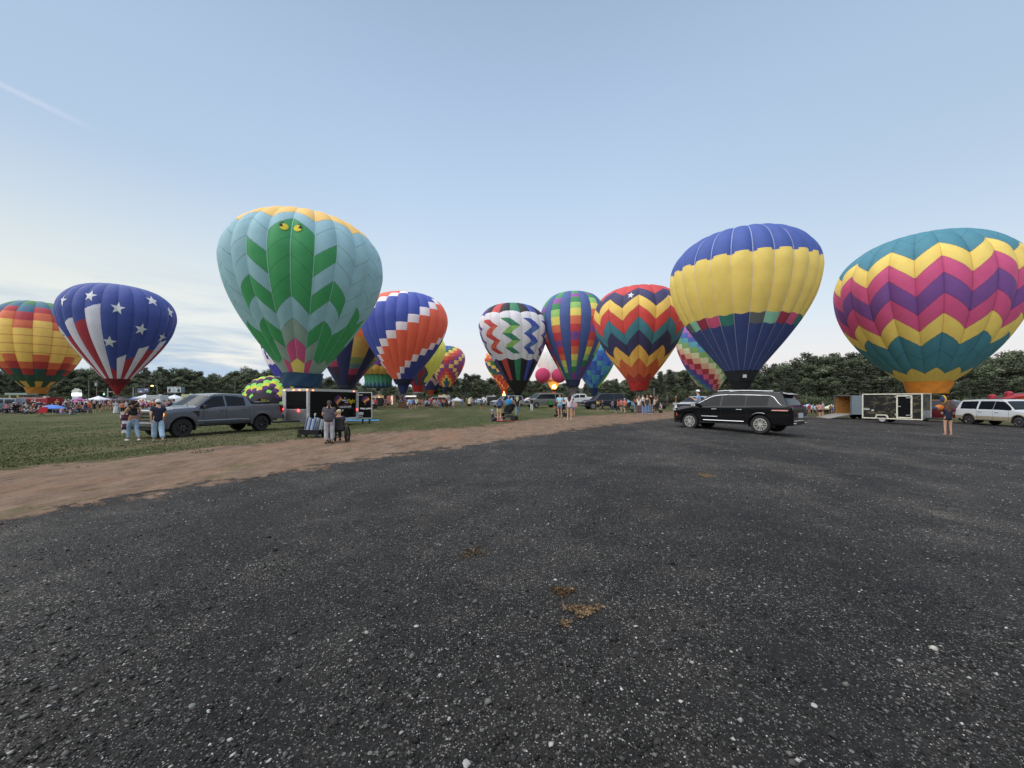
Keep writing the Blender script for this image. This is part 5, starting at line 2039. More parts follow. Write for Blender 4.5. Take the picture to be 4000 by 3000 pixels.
def pose(name):
    J = dict(BASE)
    if name == 'walk':
        J.update(knL=(-.09, .16, .51), anL=(-.09, .20, .10), toL=(-.10, .37, .05), knR=(.09, -.05, .50), anR=(.09, -.30, .15), toR=(.10, -.17, .05), elL=(-.24, -.10, 1.13), wrL=(-.22, -.06, .90), elR=(.24, .05, 1.13), wrR=(.22, .22, .95))
    elif name == 'walk2':
        J.update(knR=(.09, .16, .51), anR=(.09, .20, .10), toR=(.10, .37, .05), knL=(-.09, -.05, .50), anL=(-.09, -.30, .15), toL=(-.10, -.17, .05), elR=(.24, -.10, 1.13), wrR=(.22, -.06, .90), elL=(-.24, .05, 1.13), wrL=(-.22, .22, .95))
    elif name == 'hold':
        J.update(elL=(-.23, .06, 1.14), wrL=(-.09, .27, 1.30), elR=(.23, .06, 1.14), wrR=(.09, .27, 1.30))
    elif name == 'photo':
        J.update(elL=(-.23, .14, 1.28), wrL=(-.07, .30, 1.52), elR=(.23, .14, 1.28), wrR=(.07, .30, 1.52))
    elif name == 'push':
        J.update(elL=(-.24, .02, 1.14), wrL=(-.20, .28, 1.06), elR=(.24, .02, 1.14), wrR=(.20, .28, 1.06), pel=(0, -.03, .93), hd1=(0, .05, 1.61), hd2=(0, .045, 1.68))
    elif name == 'fold':
        J.update(elL=(-.24, .03, 1.13), wrL=(-.05, .22, 1.08), elR=(.24, .03, 1.13), wrR=(.04, .23, 1.12))
    elif name == 'carry':
        J.update(elL=(-.26, .02, 1.13), wrL=(-.20, .24, 1.12), elR=(.24, -.03, 1.13), wrR=(.24, .05, .89), knL=(-.09, .14, .51), anL=(-.10, .16, .09), toL=(-.14, .32, .045), knR=(.09, -.05, .49), anR=(.10, -.24, .11), toR=(.12, -.09, .04))
    elif name == 'hip':
        J.update(elL=(-.34, -.06, 1.16), wrL=(-.17, .03, 1.00), elR=(.34, -.06, 1.16), wrR=(.17, .03, 1.00))
    elif name == 'wave':
        J.update(elR=(.30, .06, 1.50), wrR=(.24, .10, 1.72))
    elif name == 'arm_out':
        J.update(elR=(.34, .04, 1.24), wrR=(.50, .14, 1.30))
    elif name == 'lean':
        J.update(sp=(0, .05, 1.10), ch=(0, .16, 1.25), nk=(0, .24, 1.38), hd0=(0, .30, 1.43), hd1=(0, .36, 1.50), hd2=(0, .38, 1.57), shL=(-.175, .19, 1.33), shR=(.175, .19, 1.33), elL=(-.22, .26, 1.08), wrL=(-.18, .42, .95), elR=(.22, .26, 1.08), wrR=(.18, .42, .95))
    elif name == 'sit':      # on a seat .46 high
        d = .40
        for k in list(J):
            x, y, z = J[k]
            if k[:2] not in ('kn', 'an', 'to'): J[k] = (x, y, z - d)
        J.update(hpL=(-.10, .02, .52), hpR=(.10, .02, .52), knL=(-.12, .44, .53), knR=(.12, .44, .53), anL=(-.12, .46, .09), anR=(.12, .46, .09), toL=(-.13, .62, .04), toR=(.13, .62, .04),
                 elL=(-.24, .02, .76), wrL=(-.18, .24, .68), elR=(.24, .02, .76), wrR=(.18, .24, .68))
    elif name == 'ground':   # sitting on the grass, legs out in front
        d = .80
        for k in list(J):
            x, y, z = J[k]
            if k[:2] not in ('kn', 'an', 'to'): J[k] = (x, y - .02 - max(0, z - .95) * .12, z - d)
        J.update(hpL=(-.10, .02, .12), hpR=(.10, .02, .12), knL=(-.16, .42, .24), knR=(.14, .44, .16), anL=(-.10, .76, .08), anR=(.12, .84, .08), toL=(-.11, .84, .17), toR=(.13, .92, .18), elL=(-.22, .10, .36), wrL=(-.10, .36, .34), elR=(.22, .10, .36), wrR=(.10, .36, .34))
    return J


def hand(V, E, R, w_, el, side):
    """palm plus four unequal fingers and a thumb off the side of the palm"""
    w_, el = Vector(w_), Vector(el)
    d = (w_ - el).normalized()
    lat = d.cross(Vector((0, 1, .2))).normalized() * -side
    nrm = d.cross(lat).normalized()
    i0 = len(V)
    V.append(tuple(w_ + d * .045)); R.append((.036, .018))
    i1 = len(V)
    V.append(tuple(w_ + d * .085)); R.append((.038, .016))
    E.append((i0, i1))
    for k, ln in enumerate((.062, .072, .068, .052)):
        o = len(V)
        b0 = w_ + d * .075 + lat * (.027 - .018 * k)
        V.append(tuple(b0)); V.append(tuple(b0 + d * ln * .55 + nrm * .012)); V.append(tuple(b0 + d * ln * .95 + nrm * .032))
        R += [(.0085, .0085), (.008, .008), (.0065, .0065)]
        E += [(o, o + 1), (o + 1, o + 2)]
    o = len(V)
    b0 = w_ + d * .03 + lat * .026
    V += [tuple(b0), tuple(b0 + d * .026 + lat * .022 + nrm * .008), tuple(b0 + d * .055 + lat * .026 + nrm * .018)]
    R += [(.011, .011), (.009, .009), (.0075, .0075)]
    E += [(o, o + 1), (o + 1, o + 2)]
    return i0


_T = {}
FAT = {'slim': (1.0, 1.0), 'std': (1.1, 1.05), 'heavy': (1.55, 1.25), 'kid': (1.0, 1.0)}


def body_mesh(pn, fat='std'):
    k = ('body', pn, fat)
    if k in _T: return _T[k]
    J = pose(pn)
    f, fl_ = FAT[fat]
    names = list(J)
    V = [J[n] for n in names]
    ix = {n: i for i, n in enumerate(names)}
    rad = dict(pel=(.145 * f, .105 * f), sp=(.125 * f, .095 * f), ch=(.145 * f, .105 * f), nk=(.055, .055), hd0=(.062, .070), hd1=(.076, .094), hd2=(.055, .068),
               hpL=.085 * fl_, hpR=.085 * fl_, knL=.055 * fl_, knR=.055 * fl_, anL=.036, anR=.036, toL=(.036, .026), toR=(.036, .026), shL=.056, shR=.056, elL=.040, elR=.040, wrL=.027, wrR=.027)
    R = [rad[n] for n in names]
    E = [(ix[a], ix[b_]) for a, b_ in (('pel', 'sp'), ('sp', 'ch'), ('ch', 'nk'), ('nk', 'hd0'), ('hd0', 'hd1'), ('hd1', 'hd2'), ('pel', 'hpL'), ('hpL', 'knL'), ('knL', 'anL'), ('anL', 'toL'),
                                        ('pel', 'hpR'), ('hpR', 'knR'), ('knR', 'anR'), ('anR', 'toR'), ('ch', 'shL'), ('shL', 'elL'), ('elL', 'wrL'), ('ch', 'shR'), ('shR', 'elR'), ('elR', 'wrR'))]
    for sd_, s in (('L', -1), ('R', 1)):
        h0 = hand(V, E, R, J['wr' + sd_], J['el' + sd_], s)
        E.append((ix['wr' + sd_], h0))
    me = skin(V, E, R, 1)
    # nose, ears, eyes and mouth
    hx, hy, hz_ = J['hd1']
    mb = MB()
    skin_n = len(me.polygons)
    mb.ell((hx, hy + .094, hz_ - .015), (.013, .018, .022), 6, 5)
    for s in (-1, 1): mb.ell((hx + s * .078, hy, hz_ - .01), (.010, .020, .030), 6, 5)
    n_sk = len(mb.f)
    for s in (-1, 1): mb.ell((hx + s * .030, hy + .086, hz_ + .012), (.012, .010, .007), 6, 4)
    n_eye = len(mb.f)
    mb.ell((hx, hy + .085, hz_ - .055), (.024, .010, .006), 6, 4)
    bm = bmesh.new()
    bm.from_mesh(me)
    for v in mb.v: bm.verts.new(v)
    bm.verts.ensure_lookup_table()
    o = len(bm.verts) - len(mb.v)
    for i, q in enumerate(mb.f):
        try:
            fc = bm.faces.new([bm.verts[o + j] for j in q])
            fc.material_index = 0 if i < n_sk else 1 if i < n_eye else 2
            fc.smooth = True
        except ValueError: pass
    bm.to_mesh(me)
    bm.free()
    _T[k] = me
    return me


def lerp(a, b_, t): return tuple(p + (q - p) * t for p, q in zip(a, b_))


def top_mesh(pn, kind, fat='std'):
    k = ('top', pn, kind, fat)
    if k in _T: return _T[k]
    J = pose(pn)
    f, _ = FAT[fat]
    fr = {'tee': .62, 'long': 1.0, 'tank': 0, 'crop': 0, 'vest': 0}[kind]
    low = lerp(J['pel'], J['sp'], .75) if kind == 'crop' else lerp(J['pel'], J['sp'], -.75)
    V = [low, J['sp'], J['ch'], lerp(J['ch'], J['nk'], .62)]
    g = .022
    R = [((.15 if kind != 'crop' else .13) * f + g, .112 * f + g), (.13 * f + g, .10 * f + g), (.148 * f + g, .108 * f + g), (.085, .075)]
    E = [(0, 1), (1, 2), (2, 3)]
    if kind == 'crop':
        V[3] = lerp(J['ch'], J['nk'], .3); R[3] = (.13, .09)
    for s in 'LR':
        if kind == 'crop': continue
        V.append(J['sh' + s]); R.append(.072 if fr else .058); a = len(V) - 1
        E.append((2, a))
        if fr:
            V.append(lerp(J['sh' + s], J['el' + s], min(1, fr if fr < 1 else 1))); R.append(.066 * (1 + .1 * (f - 1))); E.append((a, a + 1))
            if fr == 1.0:
                V.append(lerp(J['el' + s], J['wr' + s], .92)); R.append(.043); E.append((a + 1, a + 2))
        else:
            V.append(lerp(J['sh' + s], J['nk'], .35)); R.append(.05); E.append((a, a + 1))
    _T[k] = skin(V, E, R, 1)
    return _T[k]


def bottom_mesh(pn, kind, fat='std'):
    k = ('bot', pn, kind, fat)
    if k in _T: return _T[k]
    J = pose(pn)
    f, fl_ = FAT[fat]
    if kind in ('skirt', 'dress', 'long_skirt'):
        mb = MB()
        zb = {'skirt': .52, 'dress': .50, 'long_skirt': .16}[kind]
        px, py, pz = J['pel']
        mb.lathe([(.145 * f, pz + .12), (.175 * f, pz), (.20 * f, pz - .15), (.235 * f, zb + .02), (.23 * f, zb), (.12, zb + .05)], (px, py, 0), 16, sq=(1, .78))
        me = mb.mesh('bottom')
        me.polygons.foreach_set('use_smooth', [True] * len(me.polygons))
        _T[k] = me
        return me
    V = [lerp(J['pel'], J['sp'], .55), J['pel']]
    R = [(.138 * f + .012, .10 * f + .012), (.15 * f + .012, .108 * f + .012)]
    E = [(0, 1)]
    for s in 'LR':
        hp, kn, an = J['hp' + s], J['kn' + s], J['an' + s]
        V.append(hp); R.append(.098 * fl_); a = len(V) - 1
        E.append((1, a))
        if kind == 'shorts': V.append(lerp(hp, kn, .78)); R.append(.098 * fl_); E.append((a, a + 1))
        elif kind == 'short_shorts': V.append(lerp(hp, kn, .36)); R.append(.102 * fl_); E.append((a, a + 1))
        else:
            wd = {'pants': (.074, .058), 'wide': (.092, .105), 'slim': (.064, .046), 'baggy': (.095, .088)}[kind]
            V += [kn, lerp(kn, an, .93)]
            R += [wd[0] * fl_, wd[1] * fl_]
            E += [(a, a + 1), (a + 1, a + 2)]
    _T[k] = skin(V, E, R, 1)
    return _T[k]


def shoe_mesh(pn, side='LR'):
    k = ('shoe', pn, side)
    if k in _T: return _T[k]
    J = pose(pn)
    V, R, E = [], [], []
    for s in side:
        a, t = Vector(J['an' + s]), Vector(J['to' + s])
        o = len(V)
        V += [tuple(a + Vector((0, -.02, .0))), tuple(lerp(a, t, .12) if False else a + Vector((0, -.035, -.045))), tuple(lerp(a, t, .6)), tuple(t)]
        R += [(.046, .046), (.045, .040), (.046, .038), (.040, .030)]
        E += [(o, o + 1), (o + 1, o + 2), (o + 2, o + 3)]
    _T[k] = skin(V, E, R, 1)
    return _T[k]


def hair_mesh(pn, kind):
    k = ('hair', pn, kind)
    if k in _T: return _T[k]
    J = pose(pn)
    hx, hy, hz_ = J['hd1']
    mb = MB()

    def cap(r, z0, yoff=-.012, n=18, cut=-.35, front=.045):
        P = []
        for i in range(9):
            a = PI / 2 * i / 8 * 1.15 - .25
            row = []
            for j in range(n + 1):
                b_ = 2 * PI * j / n
                fr_ = max(0, math.sin(b_)) ** 2
                bk_ = max(0, -math.sin(b_))
                aa = max(a - .65 * bk_ * (1 - i / 8), -.25 + fr_ * .80 - .65 * bk_)
                row.append((hx + r[0] * math.cos(aa) * math.cos(b_), hy + yoff + r[1] * math.cos(aa) * math.sin(b_), z0 + r[2] * math.sin(aa)))
            P.append(row)
        mb.grid(P)
    if kind in ('short', 'long', 'pony', 'bun', 'curly', 'bob'):
        cap((.090, .108, .098), hz_ + .005)
    if kind == 'long':
        P = []
        for i in range(8):
            q = i / 7
            P.append([(hx + (.088 + .05 * math.sin(PI * q)) * math.cos(b_), hy - .02 + (.095 - .01 * q) * math.sin(b_) - .035 * q, hz_ + .03 - .40 * q) for b_ in np.linspace(PI * .92, PI * 2.08, 13)])
        mb.grid(P, flip=True)
        P2 = [[(x, y + .02, z) for x, y, z in r_] for r_ in P]
        mb.grid(P2)
    if kind == 'bob':
        mb.ell((hx, hy - .03, hz_ - .05), (.10, .085, .12), 12, 8)
    if kind == 'pony':
        mb.ell((hx, hy - .12, hz_ + .02), (.035, .04, .035), 8, 6)
        mb.tube([(hx, hy - .12, hz_ + .01), (hx, hy - .16, hz_ - .06), (hx, hy - .15, hz_ - .18), (hx, hy - .13, hz_ - .26)], [.035, .045, .04, .012], 8)
    if kind == 'bun':
        mb.ell((hx, hy - .07, hz_ + .09), (.05, .05, .045), 10, 8)
    if kind == 'curly':
        rs = random.Random(3)
        for _ in range(34):
            a, q = rs.uniform(0, 2 * PI), rs.random()
            rad = .085 + .05 * math.sin(PI * q)
            yy = math.sin(a) * rad
            if yy > .03 and q > .25: continue
            mb.ell((hx + math.cos(a) * rad, hy - .03 + yy, hz_ + .07 - .36 * q), (.05, .05, .055), 7, 5)
    if kind in ('cap', 'cap_short'):
        cap((.098, .112, .098), hz_ + .02)
        mb.prism([(hx + .085 * math.cos(a), hy + .07 + .10 * math.sin(a)) for a in np.linspace(0, PI, 9)], hz_ + .035, hz_ + .047, 'xy')
    if kind == 'hat':
        cap((.098, .112, .10), hz_ + .02)
        mb.lathe([(.085, .0), (.17, -.012), (.17, -.004), (.085, .012)], (hx, hy, hz_ + .03), 18)
    me = mb.mesh('hair')
    me.polygons.foreach_set('use_smooth', [True] * len(me.polygons))
    _T[k] = me
    return me


SK = {'light': C(206, 160, 134), 'tan': C(176, 126, 98), 'dark': C(96, 62, 46)}
_SKM = {}


def skin_mat(s): return mat('skin_' + s, SK[s], .55, var=.08, scale=20)


EYEM, MOUTHM = mat('eye_dark', (.03, .02, .018), .3), mat('lip', (.30, .10, .09), .5)


def cloth(c, k=0):
    return mat('cloth_%d_%d_%d' % c, C(*c), .85, var=.22, scale=9, bump=.15)


def part(name, me, m, parent):
    o = link(name, me, m, parent)
    return o


def person(label, loc, face, h, pn='stand', top=('tee', (120, 120, 120)), bot=('pants', (60, 70, 100)), hair=('short', (50, 36, 28)), shoes=(200, 200, 200), sk='light', fat='std', group=None, cat='person'):
    """face: heading in degrees, 0 looks away from the camera, 90 to the left, 180 towards it"""
    root = empty('person', loc, math.radians(face), label, cat, group, h / 1.72)
    me = body_mesh(pn, fat)
    if len(me.materials) < 3:
        me.materials.clear()
        for m_ in (skin_mat(sk), EYEM, MOUTHM): me.materials.append(m_)
    o = link('body', me, skin_mat(sk), root)
    if hair: part('hair' if not hair[0].startswith(('cap', 'hat')) else 'hat', hair_mesh(pn, hair[0]), mat('hair_%d_%d_%d' % hair[1], C(*hair[1]), .7, var=.35, scale=30), root)
    if hair and hair[0] in ('cap', 'hat') : part('hair', hair_mesh(pn, 'bob' if False else 'short'), mat('hair_brown', C(60, 44, 34), .7, var=.3, scale=30), root).scale = (1, 1, .992)
    if top: part('shirt' if top[0] in ('tee', 'long') else 'top', top_mesh(pn, top[0], fat), cloth(top[1]), root)
    if bot: part({'shorts': 'shorts', 'short_shorts': 'shorts', 'skirt': 'skirt', 'long_skirt': 'skirt', 'dress': 'dress'}.get(bot[0], 'trousers'), bottom_mesh(pn, bot[0], fat), cloth(bot[1]), root)
    if shoes:
        for sd_ in 'LR': part('shoe', shoe_mesh(pn, sd_), cloth(shoes), root)
    return root


def P_(label, u, vf, vh, face, pn='stand', **kw):
    x, y, z = gnd(u, vf)
    k = {'sit': 1.30, 'ground': .92, 'lean': 1.58}.get(pn, 1.72)
    h = (vf - vh) / 1500 * y * 1.72 / k
    h = min(max(h, .7), 1.98)
    # headings are told from the line of sight
    return person(label, (x, y, z), face + math.degrees(math.atan2(-x, y)), h, pn, **kw)


DEN, LDEN, BLK, WHI, KHA, NVY = (92, 116, 150), (150, 174, 200), (26, 26, 30), (216, 216, 218), (190, 172, 128), (36, 42, 70)
BRN, BLD, DRK, GRYH = (78, 52, 36), (176, 142, 92), (34, 26, 24), (170, 168, 164)

# near the left
w1 = P_('person with curly dark hair, black crop top and pale jeans carrying a plaid blanket', 520, 1724, 1563, 20, 'carry', top=('crop', BLK), bot=('pants', (140, 164, 190)), hair=('curly', DRK), shoes=(226, 228, 232), sk='tan', fat='slim')
x, y, z = w1.location
mb = MB()
PLD = []
for i in range(15):
    q = i / 14
    PLD.append([(-.13 + .17 * math.cos(a) * (1 - .25 * q) + .02 * math.sin(7 * q + a), .03 + .10 * math.sin(a) * (1 - .2 * q) + .015 * math.sin(9 * q), .32 - .86 * q * (1 - .04 * math.sin(3 * a))) for a in np.linspace(0, 2 * PI, 15)])
mb.grid(PLD)
for k in range(len(mb.f)):
    i, j = divmod(k, 14)
    mb.c[k] = C(206, 204, 212) if (i // 2 + j // 3) % 3 == 0 else C(104, 62, 78) if (i // 2 + j // 3) % 3 == 1 else C(66, 40, 56)
bl = mb.build('plaid_blanket', mat_attr('plaid_wool', .9, .2, 14), smooth=60, loc=(x - .22, y + .06, z + .86), rz=.3)
tag(bl, 'maroon and white plaid blanket hanging over the arm of the curly haired person', 'blanket')
P_('person in a navy T-shirt, white cap and baggy pale jeans walking beside the grey pickup', 618, 1727, 1561, 10, 'walk', top=('tee', (32, 36, 58)), bot=('baggy', (160, 184, 206)), hair=('cap', (214, 214, 214)), shoes=(150, 150, 150))
w3 = P_('person in a grey T-shirt and pale trousers with a ponytail standing behind the wheelchair', 1286, 1733, 1563, -4, 'push', top=('tee', (82, 78, 86)), bot=('pants', (176, 174, 182)), hair=('pony', (64, 48, 40)), shoes=BLK, fat='heavy')


def wheelchair(loc, rz, label):
    r_ = empty('wheelchair', loc, rz, label, 'wheelchair')
    fr = mat('chair_frame', (.02, .02, .022), .35, .6)
    for s in (-1, 1):
        mb = MB()
        mb.lathe([(.275, -.02), (.305, -.02), (.305, .02), (.275, .02), (.275, -.02)], n=28, axis='x')
        mb.lathe([(.235, -.004 + .03 * s), (.25, -.004 + .03 * s), (.25, .012 + .03 * s), (.235, .012 + .03 * s), (.235, -.004 + .03 * s)], n=28, axis='x')
        for k in range(10):
            a = 2 * PI * k / 10
            mb.cyl((0, 0, 0), (0, .28 * math.cos(a), .28 * math.sin(a)), .006, n=4)
        mb.cyl((-.04, 0, 0), (.04, 0, 0), .03, n=8)
        mb.build('rear_wheel', TYRE, r_, smooth=40, loc=(s * .33, 0, .305))
        mb = MB()
        mb.lathe([(.05, -.018), (.09, -.018), (.09, .018), (.05, .018)], n=14, axis='x')
        mb.cyl((-.03, 0, 0), (.03, 0, 0), .05, n=8)
        mb.build('caster', TYRE, r_, smooth=40, loc=(s * .26, .42, .09))
        mb = MB()
        mb.tube([(s * .25, -.26, .94), (s * .25, -.14, .92), (s * .25, -.10, .46), (s * .25, .36, .46), (s * .25, .46, .16)], .013, 6)
        mb.tube([(s * .27, -.10, .70), (s * .27, .26, .70), (s * .27, .30, .47)], .012, 6)
        mb.build('frame', fr, r_)
        mb = MB()
        mb.box((s * .14, .52, .14), (.16, .16, .015))
        mb.build('footrest', fr, r_)
    mb = MB()
    mb.box((0, .13, .46), (.46, .44, .04))
    mb.build('seat', mat('vinyl_black', (.015, .015, .017), .5, var=.2), r_, bevel=.01)
    mb = MB()
    mb.box((0, -.12, .70), (.46, .03, .42), rx=-.06)
    mb.build('backrest', mat('vinyl_black', (.015, .015, .017), .5, var=.2), r_, bevel=.01)
    for s in (-1, 1):
        mb = MB()
        mb.tube([(s * .27, -.02, .715), (s * .27, .26, .715)], .025, 6)
        mb.build('armrest', mat('vinyl_black', (.015, .015, .017), .5, var=.2), r_)
        mb = MB()
        mb.tube([(s * .25, -.36, .94), (s * .25, -.24, .94)], .02, 6)
        mb.build('handle', BLACKP, r_)
    return r_


xw, yw, zw = gnd(1322, 1728)
wheelchair((xw, yw, zw), math.radians(6), 'black wheelchair at the edge of the grass being pushed by the person in grey')
person('blond person in a dark blue shirt sitting in the wheelchair', (xw, yw + .05, zw), 6, 1.66, 'sit', top=('tee', (48, 52, 70)), bot=('pants', (40, 42, 52)), hair=('short', (196, 176, 138)), shoes=(40, 40, 44))
# wagon loaded with folded striped chairs and a seated person beside it
xg, yg, zg = gnd(1216, 1708)
wg = empty('wagon', (xg, yg, zg), -.15, 'black folding wagon loaded with striped chairs on the grass', 'wagon')
mb = MB()
P = [[(-.46, -.22, .34), (.46, -.22, .34), (.46, .22, .34), (-.46, .22, .34), (-.46, -.22, .34)], [(-.44, -.2, .14), (.44, -.2, .14), (.44, .2, .14), (-.44, .2, .14), (-.44, -.2, .14)]]
mb.grid(P)
mb.box((0, 0, .14), (.88, .4, .02))
mb.build('basket', cloth((24, 24, 28)), wg)
mb = MB()
for sx_ in (-.47, .47):
    for sy in (-.23, .23): mb.cyl((sx_, sy, .12), (sx_, sy, .46), .014, n=6)
mb.tube([(.47, 0, .16), (.75, 0, .55), (.85, 0, .95)], .012, 6)
mb.tube([(.78, -.08, .98), (.92, .0, 1.02), (.92, .08, .99), (.80, .04, .95)], .016, 6)
mb.build('frame', BLACKP, wg)
for sx_ in (-.42, .42):
    for sy in (-.22, .22):
        mb = MB()
        mb.lathe([(.03, -.025), (.085, -.025), (.085, .025), (.03, .025)], n=14, axis='y')
        mb.cyl((0, -.02, 0), (0, .02, 0), .06, n=8)
        mb.build('wheel', TYRE, wg, smooth=40, loc=(sx_, sy, .085))
for k, (dx__, tilt, lab, cs_) in enumerate(((-.16, .34, 'blue and white striped folding chair standing in the wagon', [(60, 86, 150), (196, 204, 214), (150, 164, 190)]), (.16, .30, 'grey and purple striped folding chair leaning beside the blue one in the wagon', [(140, 160, 170), (98, 76, 110), (170, 182, 190)]))):
    fc = empty('folding_chair', (xg + dx__ + .05, yg + .03 * k, zg + .22), 0, lab, 'chair')
    mb = MB()
    for i in range(7):
        mb.col = C(*cs_[i % 3])
        mb.box((-.18 + .06 * i, 0, .34), (.058, .03, .62), ry=0)
    o = mb.build('seat_cloth', mat_attr('striped_canvas', .85, .15, 10), fc)
    mb = MB()
    for s in (-.22, .22): mb.cyl((s, 0, 0), (s, 0, .74), .012, n=6)
    mb.box((-.22, 0, .76), (.05, .05, .09))
    o2 = mb.build('frame', mat('white_tube', (.6, .62, .64), .4), fc)
    fc.rotation_euler = (.15, tilt, -.1)
xs_, ys_, zs_ = gnd(1262, 1712)
person('dark skinned person in navy clothes and white cap seated beyond the wagon', (xs_, ys_ + .5, zs_), -30, 1.62, 'sit', top=('tee', (40, 44, 72)), bot=('pants', (34, 36, 44)), hair=('cap', (206, 214, 226)), sk='dark', shoes=BLK)
st_ = empty('camp_stool', (xs_, ys_ + .5, zs_), -.4, 'low dark camp stool under the seated person by the wagon', 'stool')
mb = MB()
mb.box((0, .08, .42), (.42, .40, .03))
mb.build('seat', cloth((30, 32, 38)), st_)
for sx_ in (-.18, .18):
    for sy in (-.08, .24):
        mb = MB()
        mb.cyl((sx_, sy, 0), (sx_, sy, .42), .014, n=6)
        mb.build('leg', BLACKP, st_)

# far right
w5 = P_('long haired person in navy walking on the gravel before the white sport utility', 3703, 1700, 1574, 24, 'fold', top=('tee', (34, 38, 58)), bot=('short_shorts', (44, 46, 60)), hair=('long', (92, 60, 42)), shoes=(196, 150, 130))
x, y, z = w5.location
tz = MB()
tz.col = C(226, 176, 60)
tz.ell((0, 0, .42), (.13, .12, .22), 12, 8)
tz.col = C(206, 120, 54)
tz.ell((-.18, .02, .0), (.22, .13, .16), 12, 8)
tz.col = C(58, 76, 110)
tz.ell((-.09, -.03, .44), (.06, .11, .18), 10, 8)
tz.ell((-.36, .04, -.02), (.07, .10, .09), 10, 8)
tag(tz.build('plush_toy', mat_attr('plush', .95, .25, 14), smooth=70, loc=(x - .10, y + .12, z + 1.40)), 'yellow, orange and blue plush toy carried on the shoulder at the far right', 'plush toy')
P_('person in a peach shirt and navy capri trousers near the open grey trailer', 3203, 1631, 1572, 60, 'hold', top=('long', (222, 156, 136)), bot=('shorts', (34, 38, 60)), hair=('bob', DRK), fat='heavy', shoes=(190, 160, 130))
P_('person in a pale blue shirt beside the peach shirted person', 3215, 1630, 1568, 75, 'stand', top=('tee', (150, 176, 206)), bot=('shorts', (120, 84, 60)), hair=('short', (110, 80, 60)))
# beyond the black sport utility
p_ = at(2727, 22.5)
person('person in a light blue T-shirt and white cap standing behind the black sport utility', p_, 60, 1.95, 'hold', top=('tee', (126, 168, 220)), bot=('pants', (70, 76, 96)), hair=('cap', (222, 224, 228)), fat='heavy')
p_ = at(2771, 22)
person('short haired person in lavender just behind the black sport utility windscreen', p_, 130, 1.66, 'stand', top=('tee', (160, 146, 196)), bot=('pants', NVY), hair=('short', (104, 76, 54)))

# centre foreground
P_('person with a navy backpack and khaki shorts bending over the black pushchair', 1950, 1646, 1559, -12, 'lean', top=('tee', (62, 74, 96)), bot=('shorts', (202, 184, 138)), hair=('short', DRK), shoes=(190, 150, 150))
x, y, z = gnd(1950, 1646)
bp_ = empty('backpack', (x + .05, y - .10, z + 1.22), -.2, 'navy backpack worn by the person in khaki shorts', 'backpack')
mb = MB()
mb.box((0, 0, 0), (.34, .20, .50), rx=-.35)
mb.build('bag', cloth((50, 66, 106)), bp_, bevel=.07)
mb = MB()
mb.box((0, -.12, -.06), (.26, .08, .24), rx=-.35)
mb.build('pocket', cloth((62, 80, 122)), bp_, bevel=.03)
P_('person in a pale blue cap sitting on the grass beside the black pushchair', 1927, 1646, 1600, -75, 'ground', top=('tee', (58, 70, 100)), bot=('shorts', (36, 38, 52)), hair=('cap', (150, 190, 226)), shoes=(170, 180, 150))
x, y, z = gnd(1920, 1644)
person('child in white and pink sitting on the red blanket', (gnd(1957, 1645)), 180, .95, 'ground', top=('tee', (222, 206, 214)), bot=('pants', (214, 150, 170)), hair=('short', BLD), cat='child')
xr, yr, zr = gnd(1980, 1645)
mb = MB()
P = [[(i * .15 - .75, j * .22 - .4, .015 + .012 * ((i * 7 + j * 3) % 3)) for j in range(5)] for i in range(11)]
mb.grid(P)
tag(mb.build('picnic_blanket', cloth((176, 52, 70)), smooth=60, loc=(xr, yr, zr + .004)), 'red blanket spread on the grass under the black pushchair', 'blanket')


def pushchair(loc, rz, label, c=(24, 24, 28), accent=(50, 50, 56), sc=1.0):
    r_ = empty('pushchair', loc, rz, label, 'pushchair', None, sc)
    mb = MB()
    for s in (-.26, .26):
        mb.tube([(s, -.48, 1.02), (s, -.30, .84), (s, .10, .42), (s, .42, .12)], .016, 6)
        mb.tube([(s, -.36, .14), (s, .0, .52), (s, .28, .62)], .016, 6)
    mb.tube([(-.26, -.48, 1.02), (.26, -.48, 1.02)], .020, 6)
    mb.box((0, -.02, .22), (.48, .5, .02))
    mb.build('frame', BLACKP, r_)
    for sx_, sy, rad in ((-.29, -.36, .15), (.29, -.36, .15), (-.24, .44, .11), (.24, .44, .11)):
        mb = MB()
        mb.lathe([(rad * .55, -.025), (rad, -.025), (rad, .025), (rad * .55, .025), (rad * .55, -.025)], n=18, axis='x')
        mb.cyl((-.02, 0, 0), (.02, 0, 0), rad * .6, n=10)
        mb.build('wheel', TYRE, r_, smooth=40, loc=(sx_, sy, rad))
    mb = MB()
    mb.box((0, .14, .46), (.44, .42, .08))
    mb.box((0, -.12, .68), (.44, .08, .50), rx=.35)
    mb.box((0, .40, .36), (.40, .06, .24), rx=.3)
    mb.build('seat', cloth(c), r_, bevel=.03)
    mb = MB()
    P = []
    for i in range(8):
        a = -.15 + 1.9 * i / 7
        P.append([(sx_ * .25, -.20 + .44 * math.sin(a) * 1.0, .60 + .44 * math.cos(a)) for sx_ in np.linspace(-1, 1, 7)])
    mb.grid(P)
    for s in (-.25, .25):
        mb.add([(s, -.20, .60)] + [(s, -.20 + .44 * math.sin(-.15 + 1.9 * i / 7), .60 + .44 * math.cos(-.15 + 1.9 * i / 7)) for i in range(8)], [(0, i, i + 1) for i in range(1, 8)])
    mb.build('canopy', cloth(c), r_, smooth=50)
    mb = MB()
    mb.box((0, -.05, .27), (.40, .40, .12))
    mb.build('storage_basket', cloth(accent), r_, bevel=.02)
    return r_


